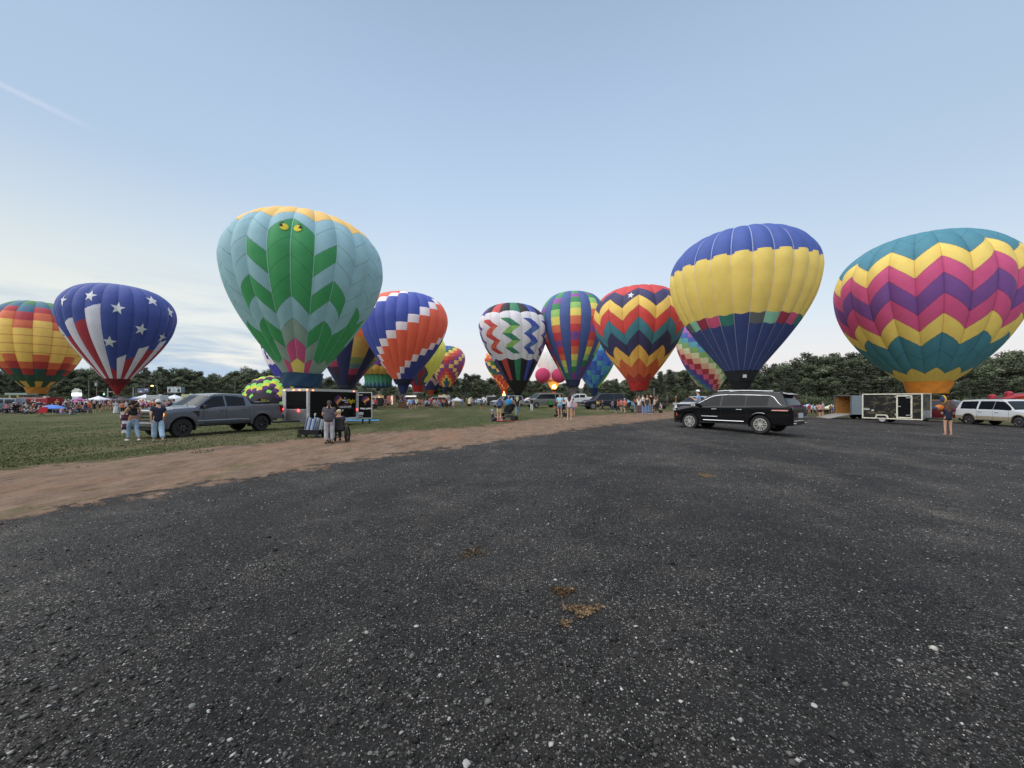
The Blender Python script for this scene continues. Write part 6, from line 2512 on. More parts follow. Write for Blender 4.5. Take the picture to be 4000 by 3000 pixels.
pushchair(gnd(1988, 1644), math.radians(70), 'large black pushchair with raised canopy beside the sitting person in the pale blue cap', sc=1.12)
P_('person in a bright blue T-shirt seen from behind walking across the field', 1987, 1622, 1548, -5, 'walk', top=('tee', (40, 142, 206)), bot=('shorts', (40, 44, 56)), hair=('short', GRYH), fat='heavy')
P_('long blond haired person in a black top and grey jeans walking away', 2021, 1624, 1547, -8, 'walk2', top=('tee', (32, 30, 34)), bot=('pants', (126, 146, 166)), hair=('long', (190, 172, 140)), shoes=(140, 150, 160))
P_('person in a black top and white trousers beside the grey van', 2077, 1605, 1552, 30, 'hold', top=('tee', BLK), bot=('pants', (226, 226, 228)), hair=('bun', DRK), shoes=WHI, fat='slim')
P_('bearded person in a pale aqua T-shirt standing behind the red and black pushchair', 2187, 1630, 1538, 165, 'fold', top=('tee', (158, 210, 234)), bot=('shorts', (110, 124, 144)), hair=('short', DRK), fat='std')
P_('child in a pale blue shirt behind the red and black pushchair', 2204, 1622, 1562, 170, 'stand', top=('tee', (130, 196, 226)), bot=('shorts', (60, 70, 90)), hair=('short', DRK), cat='child')
pushchair(gnd(2193, 1628), math.radians(68), 'black pushchair with a leaning child behind the person in denim shorts', c=(46, 46, 52), sc=.95)
P_('toddler in a red shirt slumped in the black pushchair', 2172, 1618, 1583, 120, 'lean', top=('tee', (196, 86, 70)), bot=('shorts', (60, 60, 66)), hair=('short', BRN), cat='child', sk='tan')
P_('long dark haired person in a white top and denim shorts on the dirt strip', 2224, 1641, 1541, -4, 'hold', top=('tank', (220, 208, 216)), bot=('short_shorts', (84, 104, 134)), hair=('long', (56, 32, 28)), shoes=(232, 226, 230), fat='std')
P_('person in grey shorts with a pink bag partly behind the long dark haired person', 2239, 1628, 1556, 20, 'stand', top=('tee', (150, 168, 190)), bot=('shorts', (150, 128, 138)), hair=('short', BRN), shoes=(160, 140, 130))
x, y, z = gnd(2244, 1632)
mb = MB()
mb.box((0, 0, 0), (.26, .14, .34))
tag(mb.build('shoulder_bag', cloth((206, 152, 160)), loc=(x + .05, y - .1, z + .92), bevel=.04), 'pink shoulder bag beside the person in denim shorts', 'bag')

# before the navy sport utility
P_('person in a yellow top and black skirt before the navy sport utility', 2336, 1604, 1561, 10, 'stand', top=('tee', (232, 192, 84)), bot=('skirt', BLK), hair=('long', (74, 52, 40)), shoes=(210, 200, 190), fat='slim')
P_('person in dark navy clothes right of the yellow top', 2354, 1604, 1563, 60, 'hold', top=('long', (40, 42, 58)), bot=('pants', (32, 34, 44)), hair=('short', (150, 100, 90)), shoes=WHI)
P_('person in a grey top and blue jeans carrying a baby near the navy sport utility', 2393, 1606, 1561, 50, 'carry', top=('tee', (126, 124, 122)), bot=('pants', (84, 96, 130)), hair=('bob', DRK))
P_('long haired person in an orange top and black trousers', 2415, 1611, 1558, 60, 'walk', top=('tee', (232, 92, 54)), bot=('pants', (30, 32, 42)), hair=('long', (74, 40, 32)), shoes=WHI)
P_('person in a dusty pink shirt behind the orange top', 2426, 1606, 1558, -40, 'stand', top=('tee', (196, 120, 130)), bot=('shorts', (80, 78, 70)), hair=('short', (110, 80, 66)))
P_('person in a salmon shirt and grey shorts striding', 2440, 1612, 1557, 30, 'walk2', top=('tee', (232, 128, 106)), bot=('shorts', (112, 100, 118)), hair=('cap', (200, 190, 190)), shoes=WHI)
P_('person in a dark top and coral cap behind the long blond hair', 2481, 1606, 1562, 60, 'hold', top=('tee', (30, 30, 36)), bot=('pants', (110, 134, 170)), hair=('cap', (236, 104, 84)))
P_('long blond haired person in purple wide trousers at the edge of the dirt strip', 2496, 1620, 1546, -6, 'hold', top=('tank', (222, 220, 222)), bot=('wide', (98, 66, 90)), hair=('long', (150, 112, 84)), fat='slim')
P_('short blond person in a black top and pale jeans beside the purple trousers', 2514, 1618, 1556, 10, 'arm_out', top=('tee', BLK), bot=('pants', (136, 170, 206)), hair=('short', (196, 184, 160)), fat='slim')
P_('person in a dark green vest and blue jeans with hair up', 2528, 1620, 1544, 5, 'stand', top=('tank', (58, 68, 64)), bot=('wide', (106, 134, 170)), hair=('bun', (160, 120, 90)), fat='slim')
P_('tall person in a black T-shirt and grey baggy jeans with white shoes', 2543, 1619, 1536, 40, 'stand', top=('tee', BLK), bot=('baggy', (142, 148, 150)), hair=('short', (70, 46, 38)), shoes=(226, 228, 232), fat='slim')
P_('person in a cream shirt and black shorts right of the tall person', 2557, 1612, 1553, -70, 'photo', top=('tee', (216, 200, 182)), bot=('shorts', BLK), hair=('short', (120, 80, 60)), fat='slim')
pushchair(gnd(2566, 1613), math.radians(60), 'small black pushchair right of the four young people', sc=.9)
P_('person in a white shirt behind the small black pushchair', 2578, 1605, 1569, 40, 'hold', top=('tee', (226, 226, 230)), bot=('shorts', (60, 60, 70)), hair=('short', BRN))
P_('small child in pink beside the small black pushchair', 2583, 1603, 1583, 20, 'stand', top=('tee', (226, 150, 176)), bot=('skirt', (226, 150, 176)), hair=('short', BLD), cat='child')
pushchair(gnd(2456, 1609), math.radians(75), 'dark pushchair near the salmon shirted person', sc=.95)

# middle distance
MID = [('person in a red shirt and black trousers walking left of the spiral balloon', 1466, 1603, 1553, 175, 'walk', ('tee', (190, 76, 82)), ('pants', BLK), 'cap'),
       ('grey clad person walking beside the open black trailer door', 1418, 1600, 1553, -80, 'walk', ('tee', (130, 126, 122)), ('pants', (120, 116, 112)), 'short'),
       ('person in pale jeans half hidden by the open black trailer door', 1413, 1604, 1565, -60, 'stand', ('tee', (170, 180, 196)), ('pants', (130, 160, 200)), 'short'),
       ('child in a white T-shirt and jeans near the wicker basket', 1592, 1603, 1564, 30, 'stand', ('tee', (228, 228, 228)), ('pants', (72, 80, 104)), 'short'),
       ('person in a sky blue shirt near the wicker basket', 1598, 1598, 1554, -20, 'hold', ('tee', (140, 200, 234)), ('shorts', (90, 96, 110)), 'short'),
       ('person in a lavender top and denim shorts near the wicker basket', 1606, 1603, 1555, 10, 'walk', ('tee', (176, 190, 232)), ('short_shorts', (90, 110, 150)), 'pony'),
       ('person in a mint top and black shorts with a white bag', 1627, 1598, 1555, -30, 'walk2', ('tee', (186, 226, 226)), ('shorts', BLK), 'long'),
       ('person in a lilac tank top and black shorts', 1676, 1600, 1557, 10, 'walk', ('tank', (190, 170, 206)), ('shorts', BLK), 'pony'),
       ('person in a bright red shirt beside the lilac tank top', 1685, 1599, 1546, 150, 'stand', ('tee', (178, 40, 44)), ('pants', (96, 92, 78)), 'short'),
       ('person in a red top and blue jeans with long brown hair', 1721, 1591, 1552, 20, 'stand', ('tee', (196, 60, 54)), ('pants', (110, 150, 196)), 'long'),
       ('person in a dark red top and black skirt', 1744, 1591, 1553, 0, 'hold', ('tee', (160, 36, 48)), ('long_skirt', BLK), 'short'),
       ('child in a white wide tee seen from behind', 1754, 1592, 1561, 5, 'stand', ('tee', (236, 236, 236)), ('shorts', (60, 60, 70)), 'short'),
       ('small child in a pale pink dress', 1771, 1592, 1563, 0, 'stand', ('tank', (222, 176, 192)), ('skirt', (222, 176, 192)), 'cap'),
       ('person in a pale blue shirt and jeans among the middle crowd', 1806, 1586, 1554, 160, 'stand', ('tee', (176, 200, 236)), ('pants', (90, 110, 150)), 'short'),
       ('person in a floral top with a grey pushchair', 1852, 1588, 1558, 170, 'push', ('tee', (150, 110, 120)), ('pants', (60, 70, 90)), 'long'),
       ('person in a pale grey shirt and dark jeans with a cap', 1842, 1588, 1552, -20, 'fold', ('tee', (186, 196, 206)), ('pants', (56, 66, 84)), 'cap'),
       ('person in dark clothes standing straight in the middle crowd', 1860, 1581, 1553, 180, 'stand', ('tee', (50, 52, 66)), ('pants', (32, 34, 42)), 'short'),
       ('person in a slate T-shirt and dark shorts standing alone', 1880, 1601, 1554, 15, 'hold', ('tee', (100, 116, 140)), ('shorts', (44, 46, 56)), 'short'),
       ('person in an orange shirt squatting low in the middle crowd', 1706, 1584, 1566, 90, 'sit', ('tee', (226, 104, 64)), ('pants', (90, 60, 50)), 'short'),
       ('person in white walking past the standing dark clothed person', 1891, 1592, 1556, -50, 'walk', ('tee', (226, 226, 230)), ('shorts', BLK), 'hat')]
for k, (lab, u, vf, vh, fc, pn, tp, bt, hr) in enumerate(MID):
    P_(lab, u, vf, vh, fc, pn, top=tp, bot=bt, hair=(hr, (216, 214, 210) if hr in ('cap', 'hat') else [DRK, BRN, BLD, GRYH][k % 4]), sk=['light', 'tan', 'light', 'dark'][k % 4 if k != 0 else 0], cat='child' if lab.startswith(('child', 'small child')) else 'person')

# left middle distance
LEFT = [('person in an orange T-shirt standing before the left crowd', 347, 1615, 1567, 0, 'stand', ('tee', (232, 96, 40)), ('shorts', (150, 130, 110)), 'short'),
        ('person in black beside the orange T-shirt', 368, 1614, 1568, 15, 'stand', ('tee', (34, 34, 38)), ('shorts', (52, 50, 50)), 'cap'),
        ('person in a black top and shorts right of the pair in black', 390, 1613, 1569, -20, 'walk', ('tee', (30, 28, 30)), ('short_shorts', (48, 46, 50)), 'long'),
        ('person in a floral white long skirt left of the curly haired person', 452, 1618, 1566, 10, 'stand', ('tee', (196, 186, 200)), ('long_skirt', (214, 212, 222)), 'short'),
        ('person in a mint jacket beside the white long skirt', 464, 1613, 1570, -10, 'stand', ('long', (160, 206, 200)), ('pants', (120, 150, 140)), 'long'),
        ('person in an orange vest left of the curly haired person', 478, 1614, 1570, 170, 'stand', ('vest', (238, 90, 50)), ('pants', BLK), 'short'),
        ('grey haired person in a white shirt left of the curly hair', 493, 1612, 1566, 20, 'stand', ('tee', (206, 204, 216)), ('pants', BLK), 'short'),
        ('person in a navy shirt between curly hair and pale cap', 536, 1604, 1566, 0, 'stand', ('tee', (60, 56, 110)), ('shorts', (50, 50, 60)), 'short'),
        ('person in a white shirt right of the curly hair', 551, 1603, 1564, 10, 'hold', ('tee', (212, 212, 220)), ('shorts', (120, 70, 60)), 'short'),
        ('person in a bright pink shirt left of the navy T-shirt', 573, 1606, 1568, -10, 'stand', ('tee', (230, 120, 170)), ('shorts', (90, 80, 80)), 'short'),
        ('person in a coral shirt left of the navy T-shirt', 590, 1606, 1566, 20, 'hold', ('tee', (216, 84, 84)), ('shorts', (120, 100, 90)), 'short'),
        ('small child in pale pink right of the curly haired person', 548, 1626, 1592, 0, 'stand', ('tee', (226, 200, 214)), ('pants', (230, 150, 180)), 'short'),
        ('person in white sitting on the grass left of the orange T-shirt', 276, 1620, 1600, -70, 'ground', ('tee', (210, 216, 224)), ('pants', (80, 100, 130)), 'cap'),
        ('person in lilac lounging beside the blue umbrella', 240, 1618, 1597, -60, 'ground', ('tee', (190, 150, 206)), ('pants', (150, 150, 170)), 'hat')]
for k, (lab, u, vf, vh, fc, pn, tp, bt, hr) in enumerate(LEFT):
    P_(lab, u, vf, vh, fc, pn, top=tp, bot=bt, hair=(hr, (216, 214, 210) if hr in ('cap', 'hat') else [BRN, DRK, GRYH, BLD][k % 4]), sk=['light', 'light', 'tan', 'light', 'dark'][k % 5], cat='child' if 'child' in lab else 'person')

# crew in the wicker basket of the spiral balloon
for k, (dx__, tp, lab) in enumerate(((-.45, (70, 90, 150), 'person in blue leaning from the wicker basket'), (.15, (40, 38, 44), 'person in black standing in the wicker basket'), (.55, (90, 60, 110), 'person in purple standing at the right of the wicker basket'))):
    bx, by = -19.83 + dx__, 70 - .1 * k
    person(lab, (bx, by, float(gz(bx, by)) + .06), 160 + 20 * k, 1.74, 'push', top=('tee', tp), bot=('pants', (50, 56, 76)), hair=('short', DRK))


# ---- the far crowd: small figures, one mesh each, sharing a few shapes
def merged(pn, tk, tcol, bk, bcol, hk, hcol, skc, fat='std'):
    V, F, Cc = [], [], []
    for me, c in ((body_mesh(pn, fat), skc), (top_mesh(pn, tk, fat), tcol), (bottom_mesh(pn, bk, fat), bcol), (hair_mesh(pn, hk), hcol), (shoe_mesh(pn), (70, 70, 76))):
        o = len(V)
        V += [tuple(v.co) for v in me.vertices]
        for p in me.polygons:
            F.append(tuple(o + i for i in p.vertices))
            Cc.append(C(*c))
    me = bpy.data.meshes.new('person')
    me.from_pydata(V, [], F)
    a = me.attributes.new('Col', 'FLOAT_COLOR', 'FACE')
    a.data.foreach_set('color', np.array([(*c, 1) for c in Cc], np.float32).ravel())
    me.polygons.foreach_set('use_smooth', [True] * len(me.polygons))
    return me


TCOL = [((226, 226, 230), 'white'), ((34, 34, 40), 'black'), ((196, 60, 60), 'red'), ((70, 96, 160), 'blue'), ((130, 130, 134), 'grey'), ((206, 130, 160), 'pink'), ((46, 56, 84), 'navy'), ((110, 140, 110), 'green'), ((150, 190, 220), 'pale blue'), ((226, 150, 90), 'orange')]
STANDV, SITV = [], []
rs = random.Random(21)
for i, (tc_, nm) in enumerate(TCOL):
    for pn in (('stand', 'walk'), ('hold', 'fold'), ('photo', 'stand'), ('walk2', 'hip'), ('hold', 'wave'))[i % 5]:
        STANDV.append((merged(pn, rs.choice(('tee', 'tee', 'long', 'tank')), tc_, rs.choice(('pants', 'shorts', 'shorts', 'slim', 'short_shorts')), rs.choice(((60, 70, 100), (40, 42, 50), (120, 110, 96), (100, 126, 160), (34, 34, 40))), rs.choice(('short', 'long', 'cap', 'pony', 'short')), rs.choice((DRK, BRN, BLD, (200, 200, 204))), rs.choice(((206, 160, 134), (176, 126, 98), (100, 66, 50)))), nm, pn))
    SITV.append((merged('sit' if i % 2 else 'ground', 'tee', tuple(int(c * .8) for c in tc_), 'pants', rs.choice(((50, 56, 76), (40, 42, 50), (90, 90, 96))), rs.choice(('short', 'long', 'cap', 'hat')), rs.choice((DRK, BRN, (190, 190, 194))), rs.choice(((196, 150, 126), (110, 74, 58)))), nm, 'sit' if i % 2 else 'ground'))
CROWDM = mat_attr('crowd_cloth', .85, .15, 6)


def crowd(n, u0, u1, y0, y1, variants, where, group, seed, sc=1.0):
    rs = random.Random(seed)
    for _ in range(n):
        u = rs.uniform(u0, u1)
        y = rs.uniform(y0, y1)
        me, nm, pn = rs.choice(variants)
        o = link('person', me, CROWDM, None, at(u, y), rs.uniform(0, 2 * PI))
        s = rs.uniform(.9, 1.06) * sc
        o.scale = (s, s, s)
        verb = {'sit': 'sitting on a low chair', 'ground': 'sitting on the ground', 'walk': 'walking', 'walk2': 'striding', 'photo': 'taking a picture', 'wave': 'waving'}.get(pn, 'standing')
        tag(o, 'tiny figure in %s %s %s' % (nm, verb, where), 'person', group)


crowd(88, 20, 345, 46, 62, SITV, 'in the left crowd', 'seated crowd on the left', 1)
crowd(30, 60, 345, 60, 74, STANDV, 'behind the left crowd', 'standing crowd on the left', 2)
crowd(30, 350, 660, 56, 90, STANDV, 'below the starred balloon and tents', 'crowd below the starred balloon', 3)
crowd(6, 640, 760, 70, 95, STANDV, 'under the billboard', 'people near the billboard', 4)
crowd(6, 1005, 1060, 58, 66, STANDV, 'beyond the grey pickup bed', 'people beyond the grey pickup', 5)
crowd(12, 1450, 1560, 70, 100, STANDV, 'before the lit stalls', 'crowd at the lit stalls', 6)
crowd(36, 1600, 1900, 68, 105, STANDV, 'in the middle of the field', 'crowd in the middle of the field', 7)
crowd(9, 1900, 2320, 60, 90, STANDV, 'between the parked vehicles', 'people between the parked vehicles', 8)
crowd(8, 2440, 2650, 52, 75, STANDV, 'below the zigzag balloon', 'people left of the black sport utility', 9)
crowd(14, 3085, 3270, 62, 84, SITV + STANDV, 'near the right hand tents', 'people by the right hand tents', 10)
# ------------------------------------------------------------------ trees
BARK = mat('bark', (.07, .055, .042), .9, var=.4, scale=12, bump=.5)
LEAFM = mat_attr('foliage', .75, .25, 1.2, transl=.18, spec=.15)


def crown_mesh(kind, seed, H, n):
    """leaf clumps spread through lobes on limbs, light outside and dark within"""
    r = np.random.default_rng(seed)
    lobes = []
    if kind == 'pine':
        for k in range(26):
            z = H * (.38 + .60 * (k / 25) ** .9)
            rad = H * .20 * (1 - (z / H - .38) / .70) ** .7
            for j in range(3):
                a = r.uniform(0, 2 * PI)
                d = rad * r.uniform(.3, 1.0)
                lobes.append((d * math.cos(a), d * math.sin(a), z + r.normal(0, .3), r.uniform(.7, 1.3) * H / 16, .5))
    elif kind == 'bush':
        for k in range(12):
            a = r.uniform(0, 2 * PI)
            d = H * .55 * math.sqrt(r.uniform(0, 1))
            lobes.append((d * math.cos(a), d * math.sin(a), H * r.uniform(.25, .75), H * r.uniform(.22, .36), .85))
    else:
        for k in range(30):
            z = H * r.uniform(.22, .96)
            q = (z / H - .22) / .74
            rad = H * .34 * math.sin(PI * min(1, .18 + .80 * q)) ** .8
            a = r.uniform(0, 2 * PI)
            d = rad * math.sqrt(r.uniform(.05, 1))
            lobes.append((d * math.cos(a), d * math.sin(a), z, H * r.uniform(.075, .135), .85))
    L_ = np.array(lobes)
    idx = r.integers(0, len(L_), n)
    d = r.normal(0, 1, (n, 3))
    d /= np.linalg.norm(d, axis=1)[:, None]
    rad = L_[idx, 3] * r.uniform(.45, 1.08, n)
    P = L_[idx, :3] + d * rad[:, None] * np.stack([np.ones(n), np.ones(n), L_[idx, 4]], -1)
    s = r.uniform(.12, .30, n) * (H / 14) ** .5 * (.8 if kind == 'pine' else 1)
    nrm = d + r.normal(0, .6, (n, 3))
    nrm /= np.linalg.norm(nrm, axis=1)[:, None]
    t = np.cross(nrm, r.normal(0, 1, (n, 3)))
    t /= np.linalg.norm(t, axis=1)[:, None]
    b_ = np.cross(nrm, t)
    V = np.stack([P - t * s[:, None], P + b_ * (s * .6)[:, None], P + t * s[:, None], P - b_ * (s * .6)[:, None]], 1).reshape(-1, 3)
    F = np.arange(4 * n).reshape(-1, 4)
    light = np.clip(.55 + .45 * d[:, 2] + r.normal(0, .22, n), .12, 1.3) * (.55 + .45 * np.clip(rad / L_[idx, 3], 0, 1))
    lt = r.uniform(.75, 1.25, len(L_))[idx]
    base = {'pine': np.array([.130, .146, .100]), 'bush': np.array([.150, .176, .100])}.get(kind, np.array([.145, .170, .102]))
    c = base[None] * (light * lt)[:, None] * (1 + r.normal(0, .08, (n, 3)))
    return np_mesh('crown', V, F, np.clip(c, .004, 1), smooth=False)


def trunk_mesh(kind, seed, H):
    rs = random.Random(seed)
    mb = MB()
    top_ = H * (.9 if kind == 'pine' else .62)
    pts = [(rs.uniform(-.12, .12) * i, rs.uniform(-.12, .12) * i, top_ * i / 5) for i in range(6)]
    pts[0] = (0, 0, -.4)
    mb.tube(pts, [H * .020 * (1 - .8 * i / 5) for i in range(6)], 7)
    for k in range(9 if kind != 'bush' else 3):
        z0 = top_ * rs.uniform(.35, .95)
        a = rs.uniform(0, 2 * PI)
        l = H * rs.uniform(.10, .24)
        mb.tube([(0, 0, z0), (l * .5 * math.cos(a), l * .5 * math.sin(a), z0 + l * .25), (l * math.cos(a), l * math.sin(a), z0 + l * .55)], [H * .009, H * .006, H * .002], 5)
    return mb.mesh('trunk')


TV = {}
for kind, hs_, n_ in (('broad', (12, 14, 10, 13), 5200), ('pine', (17, 15, 19, 16), 4600), ('bush', (3.2, 4.2), 1800)):
    TV[kind] = [(crown_mesh(kind, 50 + i * 7 + len(kind), h, n_), trunk_mesh(kind, 90 + i, h), h) for i, h in enumerate(hs_)]


def tree(name, kind, i, loc, H, label, group, rz):
    cm__, tm__, h = TV[kind][i % len(TV[kind])]
    r_ = empty(name, loc, rz, label, 'tree' if kind != 'bush' else 'shrub', group, H / h)
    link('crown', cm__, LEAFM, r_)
    link('trunk', tm__, BARK, r_)
    return r_


def skyline(u, pts):
    return float(np.interp(u, [p[0] for p in pts], [p[1] for p in pts]))


SKY_L = [(-200, 1440), (120, 1450), (280, 1440), (450, 1440), (560, 1444), (690, 1440), (740, 1438), (760, 1452), (830, 1462), (900, 1452), (960, 1438), (1100, 1446), (1300, 1470), (1550, 1500)]
SKY_C = [(1500, 1500), (1700, 1478), (1780, 1466), (1850, 1456), (1900, 1470), (1960, 1490), (2100, 1482), (2150, 1484), (2250, 1500), (2400, 1480), (2560, 1462), (2640, 1440), (2720, 1440)]
SKY_R = [(2560, 1462), (2680, 1440), (2800, 1440), (2960, 1436), (3040, 1424), (3120, 1396), (3200, 1388), (3280, 1374), (3330, 1372), (3400, 1382), (3600, 1392), (3780, 1400), (3880, 1380), (3940, 1364), (4000, 1374), (4300, 1380)]
rs = random.Random(99)
nt_count = 0


def wood(u0, u1, rows, line, kinds, names, group, labels):
    """rows of single trees, each grown to reach the skyline of the photo at its own place"""
    for (y, du, frac) in rows:
        u = u0 + rs.uniform(0, du)
        while u < u1:
            yy = y * rs.uniform(.96, 1.04)
            x = (u - 2000) / 1500 * yy
            zt = CAM_H + (1556 - skyline(u, line)) / 1500 * yy
            z0 = float(gz(x, yy))
            H = max(3.0, (zt - z0) * frac * rs.uniform(.90, 1.03))
            k = rs.randrange(len(kinds))
            tree(names[k], kinds[k], rs.randrange(8), (x, yy, z0 - .1), H, labels[k], group, rs.uniform(0, 6.28))
            u += du * rs.uniform(.7, 1.3)


wood(-260, 1180, ((150, 56, .80), (162, 44, .97), (172, 50, 1.03)), SKY_L, ('broad', 'broad', 'pine'), ('broadleaf_tree', 'broadleaf_tree', 'pine_tree'), 'wooded ridge behind the left of the field',
     ['dark broadleaf tree in the wooded ridge on the left'] * 2 + ['dark pine in the wooded ridge on the left'])
wood(1180, 1720, ((165, 70, .9), (178, 60, 1.0)), SKY_L, ('broad', 'broad'), ('broadleaf_tree',) * 2, 'trees behind the spiral and navy balloons', ['broadleaf tree behind the spiral and navy balloons'] * 2)
wood(1690, 2640, ((172, 62, .75), (184, 44, .98), (192, 50, 1.02)), SKY_C, ('broad', 'broad', 'pine'), ('broadleaf_tree', 'broadleaf_tree', 'pine_tree'), 'tree line behind the middle of the field',
     ['broadleaf tree in the tree line behind the middle of the field'] * 2 + ['pine in the tree line behind the middle of the field'])
wood(2560, 4250, ((92, 74, .62), (104, 62, .86), (114, 56, .98), (122, 60, 1.04)), SKY_R, ('pine', 'broad', 'pine'), ('pine_tree', 'broadleaf_tree', 'pine_tree'), 'tall wood behind the right of the field',
     ['tall dark pine in the wood behind the trailers on the right', 'dark broadleaf tree in the wood behind the trailers on the right', 'tall dark pine in the wood behind the trailers on the right'])
# smaller trees standing free before the woods
for u, y, vt, kind, lab in ((890, 120, 1498, 'broad', 'pale green round tree behind the blue canopies'), (1320, 105, 1500, 'broad', 'leafy tree between the black trailer and navy balloon'), (1400, 112, 1515, 'bush', 'low leafy tree under the navy balloon'),
                            (1535, 130, 1508, 'broad', 'pointed leafy tree between cupcake and spiral balloons'), (1785, 140, 1508, 'broad', 'small leafy tree right of the checked balloon'), (1870, 140, 1508, 'broad', 'small leafy tree left of the flaming balloon'),
                            (1935, 138, 1506, 'broad', 'bushy tree just left of the burner flame'), (2110, 140, 1512, 'broad', 'bushy tree between black and pink cheeked balloons'), (2400, 118, 1490, 'broad', 'large leafy tree between blue checks and zigzag balloon'),
                            (2460, 112, 1500, 'broad', 'leafy tree under the zigzag balloon'), (2560, 105, 1480, 'broad', 'tall leafy tree right of the zigzag balloon'), (2640, 95, 1510, 'broad', 'leafy tree left of the pastel balloon'), (2240, 150, 1520, 'broad', 'tree behind the crumpled scoop')):
    x = (u - 2000) / 1500 * y
    z0 = float(gz(x, y))
    tree('broadleaf_tree', kind, rs.randrange(8), (x, y, z0 - .1), (CAM_H + (1556 - vt) / 1500 * y - z0), lab, None, rs.uniform(0, 6))
# hedge of low growth closing the foot of the woods
for u in range(-200, 4300, 46):
    y = (140 if u < 1300 else 160 if u < 2560 else 86) * rs.uniform(.97, 1.03)
    if 3640 < u < 3760: continue
    x = (u + rs.uniform(-15, 15) - 2000) / 1500 * y
    tree('shrub', 'bush', rs.randrange(4), (x, y, float(gz(x, y)) - .3), rs.uniform(3.0, 5.0) * (1 if u < 2560 else .9), 'low dark shrub at the foot of the woods around the field', 'shrubs along the foot of the woods', rs.uniform(0, 6))


def bank(name, u0, u1, y, h, mz, rough):
    """dark wooded slope behind the single trees"""
    P = []
    for u in np.linspace(u0, u1, 220):
        row = []
        for q in np.linspace(0, 1, 12):
            yy = y + q * 18
            x = (u - 2000) / 1500 * yy
            zt = h(u, yy)
            row.append((x, yy, float(gz(x, yy)) - 1 + (zt - float(gz(x, yy)) + 1) * q ** .7 + rough * mnoise.noise((x * .25, yy * .3, q * 4)) * q))
        P.append(row)
    mb = MB()
    mb.grid(P, flip=True)
    o = mb.build(name, mz, smooth=70)
    o['kind'] = 'structure'


m = bpy.data.materials.new('wooded_slope')
m.use_nodes = True
nt = m.node_tree
tc = nd(nt, 'ShaderNodeTexCoord')
c = mixrgb(nt, step(nt, nz(nt, tc, .8, 8, .75), .35, .7), (.034, .040, .028), (.130, .146, .096))
nt.links.new(c, nt.nodes['Principled BSDF'].inputs['Base Color'])
nt.nodes['Principled BSDF'].inputs['Roughness'].default_value = .95
bpn = nd(nt, 'ShaderNodeBump', i_Strength=1.0, i_Distance=.8)
nt.links.new(nz(nt, tc, .9, 7, .75), bpn.inputs['Height'])
nt.links.new(bpn.outputs[0], nt.nodes['Principled BSDF'].inputs['Normal'])
bank('hill', -500, 1750, 172, lambda u, y: CAM_H + (1556 - skyline(u, SKY_L) - 16) / 1500 * y, m, 2.2)
bank('hill', 1650, 2720, 190, lambda u, y: CAM_H + (1556 - skyline(u, SKY_C) - 14) / 1500 * y, m, 2.2)
bank('hill', 2600, 4500, 118, lambda u, y: CAM_H + (1556 - skyline(u, SKY_R) - 24) / 1500 * y, m, 2.2)
# wooded rise round the rest of the field, unseen, added to darken car reflections
P = []
for a in np.linspace(math.radians(62), math.radians(298), 120):
    row = []
    for q in np.linspace(0, 1, 8):
        rad_ = 120 + 25 * q
        x, y = rad_ * math.sin(a), rad_ * math.cos(a)
        row.append((x, y, -4 + 20 * q ** .7 + 3 * mnoise.noise((x * .06, y * .06, q * 3)) * q))
    P.append(row)
mb = MB()
mb.grid(P, flip=True)
mb.build('hill', m, smooth=70)['kind'] = 'structure'
# open grass slope in a gap of the wood
P = []
for u in np.linspace(2655, 2830, 16):
    P.append([at(u, y, v) for y, v in ((84, 1572), (88, 1560), (94, 1540), (99, 1526))])
mb = MB()
mb.grid(P, flip=True)
o = mb.build('grass_slope', mat('slope_grass', (.075, .095, .035), .95, var=.35, scale=.8), smooth=60)
o['kind'] = 'structure'

# ------------------------------------------------------------------ tents, stalls, signs, poles
TW = lambda c: mat('canopy_%d_%d_%d' % c, C(*c), .7, var=.06, scale=1.0)
POLEM = mat('tent_pole', (.5, .5, .5), .4, .5)


def tent(u, y, v_top, w_, c, label, group='pop-up canopies around the field', z0=None):
    x = (u - 2000) / 1500 * y
    zt = CAM_H + (1556 - v_top) / 1500 * y
    z0 = min(float(gz(x, y)), zt - 2.0) if z0 is None else z0
    r_ = empty('canopy_tent', (x, y, z0), rs.uniform(-.3, .3), label, 'tent', group)
    H = zt - z0
    e = H - w_ * .27
    mb = MB()
    h = w_ / 2
    for k in range(4):
        a0, a1 = PI / 4 + k * PI / 2, PI / 4 + (k + 1) * PI / 2
        p0, p1 = (h * 1.414 * math.cos(a0), h * 1.414 * math.sin(a0)), (h * 1.414 * math.cos(a1), h * 1.414 * math.sin(a1))
        P = []
        for i in range(6):
            q = i / 5
            zz = e + (H - e) * (q ** 1.35)
            P.append([(p0[0] * (1 - q) + (p1[0] - p0[0]) * (1 - q) * t, p0[1] * (1 - q) + (p1[1] - p0[1]) * (1 - q) * t, zz) for t in (0, .33, .67, 1)])
        mb.grid(P)
        mb.add([(p0[0], p0[1], e), (p1[0], p1[1], e), (p1[0], p1[1], e - .28), (p0[0], p0[1], e - .28)], [(0, 1, 2, 3)])
    mb.build('canopy', TW(c), r_)
    for sx_ in (-h, h):
        for sy in (-h, h):
            mb = MB()
            mb.cyl((sx_, sy, 0), (sx_, sy, e), .03, n=5)
            mb.build('pole', POLEM, r_)
    return r_


